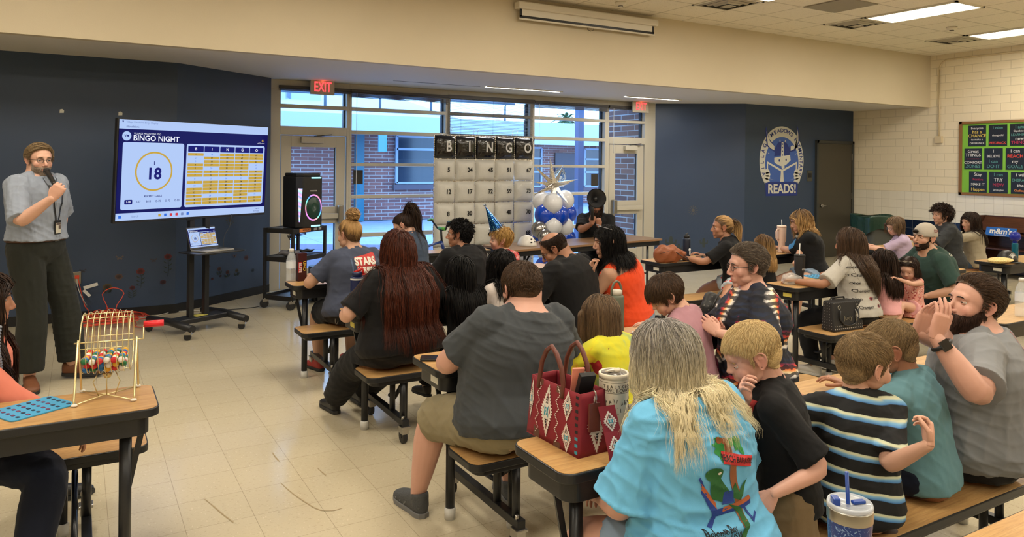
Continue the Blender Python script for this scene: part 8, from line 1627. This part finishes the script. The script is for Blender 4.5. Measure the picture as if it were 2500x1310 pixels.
def frond(cx,cy,a,L,w,bend):
    pts=[];n=10
    for i in range(n+1): t_=i/n; aa=a+bend*t_; x=cx+L*t_*math.cos(a+bend*t_*.6); y=cy+L*t_*math.sin(a+bend*t_*.6); ww=w*math.sin(PI*min(1,t_*.9+.08))*(1 if i%2 else .55); pts.append((x,y,aa,ww))
    up=[(x-math.sin(aa)*ww*.5,y+math.cos(aa)*ww*.5) for x,y,aa,ww in pts]; dn=[(x+math.sin(aa)*ww,y-math.cos(aa)*ww) for x,y,aa,ww in pts]; return dn+up[::-1]
it=[]
for a,L,b in((2.7,.125,1.0),(2.2,.10,1.6),(.3,.12,-1.0),(.9,.09,-1.2),(-1.2,.085,-.5),(-1.9,.09,.4),(-.5,.11,-.6)): it.append(('poly',frond(.035,.115,a,L,.03,b),gr))
it+=[('poly',[(.03,.10),(.045,.105),(.075,.0),(.09,-.06),(.10,-.14),(.075,-.14),(.06,-.05),(.045,.03)],tk,.0004),('poly',ellp(.011,.012,12,.022,.085),tk,.001),('poly',ellp(.010,.011,12,.038,.08),tk,.001)]
it+=[('poly',[(.025,.055),(.145,.02),(.14,-.008),(.02,.027)],sgn,.0014),('BEACH BAR & GRILL',.082,.024,.0205,ikk,.02,.72,-.28)]
it+=[('poly',[(-.055,-.01),(-.045,-.0),(.0,-.085),(.14,-.09),(.14,-.105),(-.01,-.105)],bp,.0008),('poly',[(-.045,-.01),(.0,-.07),(.0,-.085),(-.05,-.02)],rs,.001),('poly',[(.02,-.085),(.13,-.08),(.14,-.092),(.02,-.097)],rs,.001),
 ('poly',[(-.01,-.10),(-.03,-.125),(-.022,-.127),(.0,-.108)],bp,.0008),('poly',[(.1,-.10),(.12,-.14),(.145,-.125),(.14,-.12),(.122,-.13),(.108,-.10)],bp,.0008),
 ('poly',ellp(.028,.018,16,-.004,.002),gr2,.0016),('poly',[(-.02,-.01),(.012,-.005),(.05,-.055),(.03,-.075),(-.01,-.06)],gr2,.0018),('poly',[(.03,-.045),(.06,-.05),(.06,-.08),(.02,-.078)],bp,.002),('poly',[(.05,-.055),(.075,-.035),(.085,-.06),(.105,-.045),(.125,-.035),(.10,-.065),(.085,-.08),(.06,-.07)],gr2,.0018),('poly',[(.04,-.08),(.09,-.10),(.10,-.14),(.06,-.175),(-.04,-.19),(.05,-.165),(.078,-.14),(.075,-.11)],gr2,.0014),('poly',ellp(.006,.004,10,.01,.004),wt,.0024)]
it+=[('IGGIES',.03,.165,.062,ikk,.03,1.15),('Bolongo Bay',.0,-.135,.020,ikk,.02,.95),('St. Thomas, USVI',-.005,-.152,.020,ikk,.02,.95)]
K=1.12; it=[(i[0],[(x*K,y*K) for x,y in i[1]],*i[2:]) if i[0]=='poly' else (i[0],i[1]*K,i[2]*K,i[3]*K,*i[4:]) for i in it]
tshirt_text(Q,it,backM(Q,-.10,.815,-.6,R(-2)),maxe=.009)
# ---- 19 boy in black tee kneeling --------------------------------------------------------------------------------------------------------------------
mth=atD(1826,938,2.42)
Q=person('blond boy in a black tee kneeling on the near bench, hand at mouth',(2.10,1.71),42,S=.78,sex='c',hs=.95,hipz=.60,seat=.43,lean=10,side=-2,head=(16,24,0),skin_=SK[3],hands=(atD(1886,1205,2.30),mth+Vector((.02,.02,-.045))),poles=((.35,-.2,-.1),(.3,.8,-1)),hpose=('relax','pinch'),hdir=((-.5,.2,-.7),(-.55,-.2,.75)),hpalm=((.5,.6,-.2),(.3,-.9,0)),feet=((2.26,1.52,.47),(2.38,1.64,.47)),knees=((-.8,.35,-.9),(-.6,.9,-.8)),fdir=((.8,-.6,0),(.8,-.6,0)),
  shirt=dict(mat=C_['black'],sleeve=.85,e=.02,hem=-.14,fold=.004,vox=.006),pants=dict(mat=C_['olivekhaki'],len=1.3,e=.03,name='shorts',fold=.007,vox=.007),shoes=dict(mat=mat('camo_shoe',srgb(70,60,60),.6,noise_=.6,nscale=30),sole=slb,k=.9),hair=hd('short','blond',n=18000,len=.042,w=.0005,vol=.07,grav=.12,lift=.35,nape=-.006,fade=.35,crown=(.0,-.05,.12)),brow=HR['blond'],vs_=.006)
tshirt_text(Q,[('poly',[(-.06,-.02),(.05,.0),(.055,.06),(-.055,.05)],rd),('poly',[(-.05,-.12),(.04,-.10),(.03,-.02),(-.03,-.03)],mat('print_mid_grey',srgb(120,122,124),.7)),('poly',[(-.03,-.16),(.02,-.15),(.01,-.12),(-.02,-.13)],wt)],frame((-.05,.5,.86),(-1,0,0),(0,0,1)))
# ---- 20 striped boy -------------------------------------------------------------------------------------------------------------------------------------
st_=stripes('black_blue_stripes',.062,[(0,srgb(18,19,22)),(.52,srgb(18,19,22)),(.56,srgb(70,124,184)),(.70,srgb(120,170,206)),(.80,srgb(206,208,176)),(.88,srgb(190,196,168)),(.90,srgb(18,19,22))],0.,(.16,0))
Q=person('boy with dark blond hair in a black, blue and cream striped tee, head turned right',(2.38,1.64),-28,S=.775,sex='c',g=1.12,hs=.95,lean=6,side=2,head=(-78,4,4),skin_=SK[0],hands=((2.05,2.02,.77),atD(2268,1085,2.36)),poles=((-1,-.3,-.6),(-.7,.1,-1.2)),hpose=('relax','pinch'),hdir=(None,(.35,.3,.75)),hpalm=(None,(-.8,.5,.2)),shirt=dict(mat=st_,sleeve=.86,e=.022,sflare=.018,hem=-.16,vox=.006,fold=.004),pants=dict(mat=C_['greyblack'],len=.9,name='shorts'),shoes=BLK,hair=hd('short','darkblond',n=18000,len=.046,w=.0005,fade=.36,vol=.08,grav=.12,lift=.35,nape=-.006,crown=(.0,-.06,.11),swoop=(0,.6,.0)),brow=HR['darkblond'],eyes='blue',vs_=.0065,feet=((2.25,2.0,.12),(2.5,2.0,.12)))
# ---- 21 teal boy -------------------------------------------------------------------------------------------------------------------------------------------
Q=person('boy with cropped brown hair in a dusty teal tee bent over his card',(2.87,1.68),12,S=.80,sex='c',hs=.95,lean=10,side=-8,head=(30,20,0),skin_=SK[2],hands=((2.52,2.04,.77),(2.85,2.03,.77)),poles=((-1,-.4,-.8),(1,-.5,-.8)),shirt=dict(mat=C_['teal'],sleeve=.85,e=.018,sflare=.016,hem=-.14,vox=.006,fold=.004),pants=dict(mat=C_['navy'],len=.9,name='shorts'),shoes=BLK,hair=hd('short','darkblond',n=16000,len=.036,w=.0005,fade=.3,vol=.07,grav=.12,lift=.3,nape=-.004,swoop=(0,.7,.1)),vs_=.0065,feet=((2.6,2.05,.12),(2.8,2.05,.12)))
# ---- 22 bearded man --------------------------------------------------------------------------------------------------------------------------------------------
wl_=atD(2284,822,2.80)
Q=person('large bearded man in a heather grey tee, hands clasped before his face',(3.28,1.66),30,S=.98,nl=.03,sex='m',g=1.48,lean=6,head=(36,-8,0),skin_=SK[3],hands=(wl_,wl_+Vector((.06,.13,-.02))),poles=((-.2,-.7,-1),(.3,.9,-.8)),hpose=('steeple','steeple'),hdir=((.28,-.12,.9),(.22,-.25,.9)),hpalm=((.15,.95,-.2),(-.2,-.95,-.1)),shirt=dict(mat=C_['heather'],sleeve=.80,e=.02,sflare=.02,hem=-.16,fold=.006,vox=.0065),pants=dict(mat=C_['black'],len=1.9,e=.024,waist=.05),shoes=BLK,hair=hd('short','brown',n=13000,len=.060,w=.0006,vol=.15,grav=.05,lift=.5,comb=(.1,-1,.2),fade=.5,recede=.012,nape=-.004),beard=dict(style='b',mat=HR['gingbeard'],n=11000,len=.036,seg=4,w=.0006),brow=HR['gingbeard'],eyes='brown',vs_=.007,feet=((3.0,2.1,.08),(3.35,2.05,.08)))
W=Vector(Q.wr[0]); fa=Vector(nz(Q.wr[0]-Q.el[0])); c0=W-fa*.035; u=fa.orthogonal().normalized(); w_=fa.cross(u); m=MB(); m.tube([c0+(u*math.cos(a)+w_*math.sin(a))*.034 for a in np.linspace(0,2*PI,24,endpoint=False)],.008,8,closed=True); wb=m.build('watch_strap',blackm,Q.root)
ld_=Vector(Q.ld((-.5,-.85,.0))); ld_=(ld_-fa*ld_.dot(fa)).normalized(); m=MB(); M=frame(c0+ld_*.036,fa.cross(ld_),fa); m.box((0,0,0),(.036,.040,.012),0,M); m.build('watch_face',mat('dark_glass'),wb,.003)
tshirt_text(Q,[('AutoCare',.05,.05,.085,mat('print_pale',srgb(200,200,204),.7),.02),('69',.16,-.14,.075,mat('print_pale'),.02),('poly',[(-.06,.12),(.0,.13),(.03,.17),(.12,.18),(.15,.14),(.2,.13),(.2,.122),(.14,.13),(.11,.17),(.035,.162),(.005,.122),(-.06,.112)],mat('print_pale')),('poly',[(-.12,.14),(-.09,.20),(-.08,.19),(-.11,.13)],rd),('poly',[(-.06,-.03),(.0,-.01),(.0,-.02),(-.06,-.04)],rd)],backM(Q,.07,.84))
# ---- 23 blonde ponytail --------------------------------------------------------------------------------------------------------------------------------------------
bow=NT('bow_print',.85); P=bow.coord('Object'); v=bow.n('TexVoronoi'); v.inputs['Scale'].default_value=15; bow.l(P,v.inputs[0]); bow.col(bow.mix(bow.math('LESS_THAN',v.outputs['Distance'],.34),srgb(184,194,202),srgb(196,60,56)))
Q=person('woman with a blonde ponytail, black tee and pale shorts with red bows, seated astride',(5.80,5.34),34,S=.93,sex='f',g=1.15,lean=18,side=-6,head=(20,2,0),skin_=SK[2],hands=((5.30,5.62,.77),(5.62,5.68,.77)),shirt=dict(mat=C_['black'],sleeve=.8,e=.016,fold=.003),pants=dict(mat=bow.m,len=.55,name='shorts'),shoes=BLK,hair=hd('pony','honey',n=1800,len=.14,seg=7,tie=(0,-.10,.05),tail=dict(len=.28,n=500,dir=(0,-.9,.1),r0=.014,bend=2.5),w=.0018,vol=.05),brow=HR['dark'],fine=False,vs_=.011,feet=((5.25,5.05,.08),(5.6,5.9,.08)),knees=((-.9,-.35,.6),(-.3,1,.5)))
# ---- 24 small girl ----------------------------------------------------------------------------------------------------------------------------------------------------
Q=person('small girl with long light brown hair in a black tee, left of the wavy-haired woman',(6.22,5.34),15,S=.60,sex='c',hs=.88,lean=6,head=(4,2,0),skin_=SK[0],shirt=dict(mat=C_['black'],sleeve=.8,fold=.003),pants=dict(mat=C_['denim'],len=.9),shoes=BLK,hair=hd('long','honey',n=1600,len=.44,seg=14,body=True,w=.0019,hang=.08,vol=.1,behind=0,back=.35,lvar=.1,fuzz=.03,zmin=.46),fine=False,vs_=.010,feet=((6.1,5.6,.2),(6.25,5.6,.2)),hands=((6.1,5.6,.77),(6.3,5.62,.77)))
# ---- 25 wavy hair ----------------------------------------------------------------------------------------------------------------------------------------------------------
Q=person('woman with wavy golden brown hair in a black tee reaching for her phone',(6.90,5.30),48,S=.97,sex='f',g=1.2,lean=12,head=(14,16,0),skin_=SK[1],hands=(atZ(1903,604,.79),atD(1940,655,7.7)),poles=((-.4,-.3,-1),(.6,.3,-1)),hpose=('relax','grip'),shirt=dict(mat=C_['black'],sleeve=.95,e=.02,fold=.003,hem=-.1),pants=dict(mat=C_['denim'],len=.5,name='shorts'),shoes=dict(mat=shw,sole=slw),hair=hd('long','honey',n=1900,back=.5,len=.34,seg=14,body=True,w=.0018,hang=.09,vol=.16,wave=.42,wf=50),brow=HR['brown'],fine=False,vs_=.010,feet=(atZ(1940,788,.085),(6.5,5.75,.085)),knees=((-1,-.3,.4),(-1,.5,.4)),fdir=((-.9,-.3,0),(-.9,.3,0)))
tshirt_text(Q,[('poly',ellp(.06,.06,10,0,0),mat('print_bright_blue',srgb(60,130,190),.7)),('EATERS',.0,.085,.03,wt)],frame((-.02,.5,.86),(-1,0,0),(0,0,1)))
# ---- 26 girl in printed tee -----------------------------------------------------------------------------------------------------------------------------------------------------
wtee=cloth('cloth_printed_grey',srgb(176,172,164)); 
Q=person('girl with long straight brown hair in a pale grey tee with scattered script logos',(5.45,3.76),4,S=.92,sex='f',g=1.08,lean=8,side=3,head=(10,8,0),skin_=SK[2],shirt=dict(mat=wtee,sleeve=.88,e=.024,sflare=.02,hem=-.08),pants=dict(mat=C_['black'],len=1.9,e=.016,waist=.05),shoes=dict(mat=shw,sole=slw),hair=hd('long','brown',n=2800,len=.62,seg=20,body=True,w=.0015,hang=.10,vol=.10,gather=(.55,.09),behind=0,back=.35,lvar=.14,fuzz=.03,zmin=.5),hands=((5.05,4.05,.77),(5.6,4.08,.77)),poles=((-1,-.3,-.8),None),vs_=.009,feet=((5.2,3.98,.085),(5.45,4.0,.085)))
cw_=mat('print_champ',srgb(30,28,34),.7); cr2=mat('print_champ_red',srgb(150,60,70),.7); its=[]; rr_=random.Random(6)
for r_i in range(8):
    for c_i in range(4):
        x=-.24+.15*c_i+(.07 if r_i%2 else 0); z=-.22+.062*r_i
        if (r_i+c_i)%2: its.append(('Champion',x,z,.034,cw_,.012,.9))
        else: its+= [('poly',ellp(.020,.013,14,x,z),cr2),('poly',ellp(.012,.008,10,x,z),cw_,.001),('Cham',x+.05,z,.03,cw_,.012,.9)]
tshirt_text(Q,its,backM(Q,0,.82),maxe=.02)
# ---- 27 pink girl ------------------------------------------------------------------------------------------------------------------------------------------------------------------
Q=person('young girl with long dark hair in a pale pink top beside the toddler',(5.88,3.77),0,S=.64,sex='c',hs=.9,lean=6,head=(5,8,0),skin_=SK[0],shirt=dict(mat=C_['palepink'],sleeve=.9,hem=-.1),pants=dict(mat=floral('sock_floral',srgb(206,190,170),[srgb(190,120,80),srgb(90,120,80),srgb(40,40,50)],30,.35),len=1.0),shoes=BLK,hair=hd('long','dark',n=1700,len=.50,seg=16,body=True,w=.0018,hang=.08,vol=.1,behind=0,back=.3,lvar=.2,zmin=.48),fine=False,vs_=.009,hands=((5.7,4.05,.77),(5.95,4.05,.77)),feet=((5.75,4.05,.2),(5.9,4.05,.2)))
# ---- 28 toddler -----------------------------------------------------------------------------------------------------------------------------------------------------------------------
Q=person('toddler girl with white hair bows in a pink floral dress, looking down',(6.18,3.76),84,S=.56,sex='c',hs=.87,lean=3,head=(18,24,0),skin_=SK[0],shirt=dict(mat=floral('dress_floral',srgb(214,150,138),[srgb(160,60,60),srgb(226,190,176),srgb(120,60,56)],40,.5),name='dress',sleeve=0,strap=1,top=.86,hem=-.24,flare=.06,e=.016),pants=dict(mat=C_['palepink'],len=.4,name='shorts'),hair=hd('long','dark',n=1500,onshirt=0,len=.22,seg=9,body=True,w=.0016,hang=.07,vol=.07,part=1),brow=HR['dark'],hands=((5.88,3.70,.78),(5.88,3.88,.78)),poles=((.1,-1,-.6),(.1,1,-.6)),vs_=.007,feet=((5.85,3.7,.35),(5.85,3.8,.35)),knees=((-1,0,.6),(-1,0,.6)))
M=headM(Q); m=MB()
for s in(-1,1):
    for k in(-1,1): m.ell(M@Vector((s*.03+k*.014,.055,.118)),(.014,.005,.009),nu=12,nv=8)
    m2=MB()
    for k in(-1,1): m2.add([M@Vector((s*.03,.058,.119)),M@Vector((s*.03+k*.03,.06,.132)),M@Vector((s*.03+k*.03,.055,.106))],[(0,1,2)])
    m2.build('hair_bow',shw,Q.root)
# ---- 29 man in backwards cap ------------------------------------------------------------------------------------------------------------------------------------------------------------
Q=person('man with a goatee in a backwards grey cap and dark green tee',(6.66,3.76),58,S=.96,sex='m',g=1.22,lean=24,side=-6,head=(24,-2,0),skin_=SK[1],hands=(atD(2262,722,6.35),(6.30,4.02,.77)),poles=((.5,-1,-.1),(.3,.9,-.8)),shirt=dict(mat=C_['green'],sleeve=.85,e=.02,sflare=.02,hem=-.12),pants=dict(mat=C_['black'],len=1.9),shoes=BLK,hair=hd('short','dark',n=600,len=.012,w=.001,bald=(0,.0,.085,.092),cap=.002,vol=.0),beard=dict(style='b',mat=HR['dark'],n=900,len=.008,seg=2,w=.0008,cap=.001),brow=HR['dark'],vs_=.010,feet=((6.2,4.0,.08),(6.4,4.1,.08)))
cpm=cloth('cap_grey',srgb(168,160,148)); cp=capon(Q,cpm,C_['black'],back=True); M=headM(Q); m=MB(); m.ell(M@Vector((0,.108,.062)),(.020,.026,.017)); m.build('cap_opening',HR['dark'],cp); m=MB(); m.text('LIX',.036,M@frame((-.091,-.02,.075),(0,1,0),(.15,0,1))@Matrix.Rotation(PI,4,'Y') if 0 else M@frame((-.0925,-.03,.07),(0,-1,0),(.25,0,1)),0,.0006,bold=.02); m.build('cap_lettering',mat('logo_maroon',srgb(120,60,60),.6),cp)
tshirt_text(Q,[('Carhartt',0,0,.03,wt,.01)],frame((-.6,.0,.95),(0,-1,0),(0,0,1)),'sleeve_print')
# ---- 30-32 far table ------------------------------------------------------------------------------------------------------------------------------------------------------------------------
Q=person('girl in a lilac tee with glasses sitting in front of the trash bin',(8.28,5.12),44,S=.84,sex='c',hs=.96,lean=10,head=(25,16,0),skin_=SK[0],shirt=dict(mat=C_['lilac'],sleeve=.85),pants=dict(mat=C_['black'],len=1.0),shoes=BLK,hair=hd('bob','lightbrown',n=1500,len=.18,seg=8,fall=1,w=.0018,hang=.08,vol=.12),fine=False,vs_=.011,hands=((8.0,5.45,.77),(8.2,5.5,.77)),feet=((8.1,5.5,.1),(8.3,5.5,.1))); glasses(Q)
Q=person('woman with short dark curls in a washed dark grey tee, left of the long-haired one',(9.18,5.12),48,S=.98,sex='f',g=1.25,lean=8,head=(15,4,0),skin_=SK[1],shirt=dict(mat=C_['darkgrey'],sleeve=1.0,e=.024),pants=dict(mat=C_['heather'],len=1.9),shoes=BLK,hair=hd('curly','auburn' if 0 else 'dark',n=2200,len=.11,seg=12,curl=.55,lift=.7,vol=.28,w=.0022,cap=.014),fine=False,vs_=.011,hands=((8.75,5.3,.85),(8.8,5.4,.85)),feet=((8.8,5.5,.1),(9.0,5.5,.1)))
tshirt_text(Q,[('poly',[(-.09,-.13),(.0,-.15),(.03,-.02),(-.01,.08),(-.07,.1),(-.10,.0)],mat('print_pale')),('poly',[(-.05,-.1),(.02,-.12),(.04,-.05)],ikk,.001),('poly',[(-.08,.02),(-.02,.03),(-.03,.07)],ikk,.001)],backM(Q,.02,.85))
Q=person('woman with long dark brown hair in a tan tee, beside the snack rack',(9.76,5.12),48,S=.83,sex='f',g=1.05,lean=6,head=(25,6,0),skin_=SK[1],shirt=dict(mat=C_['tan'],sleeve=.85,e=.02),pants=dict(mat=C_['jeans'],len=1.9),shoes=BLK,hair=hd('long','dark',n=1600,len=.50,seg=14,body=True,w=.002,hang=.09,vol=.1,behind=0,back=.3,wave=.08),fine=False,vs_=.011,hands=((9.35,5.4,.80),(9.4,5.45,.80)),feet=((9.4,5.5,.1),(9.6,5.5,.1)))
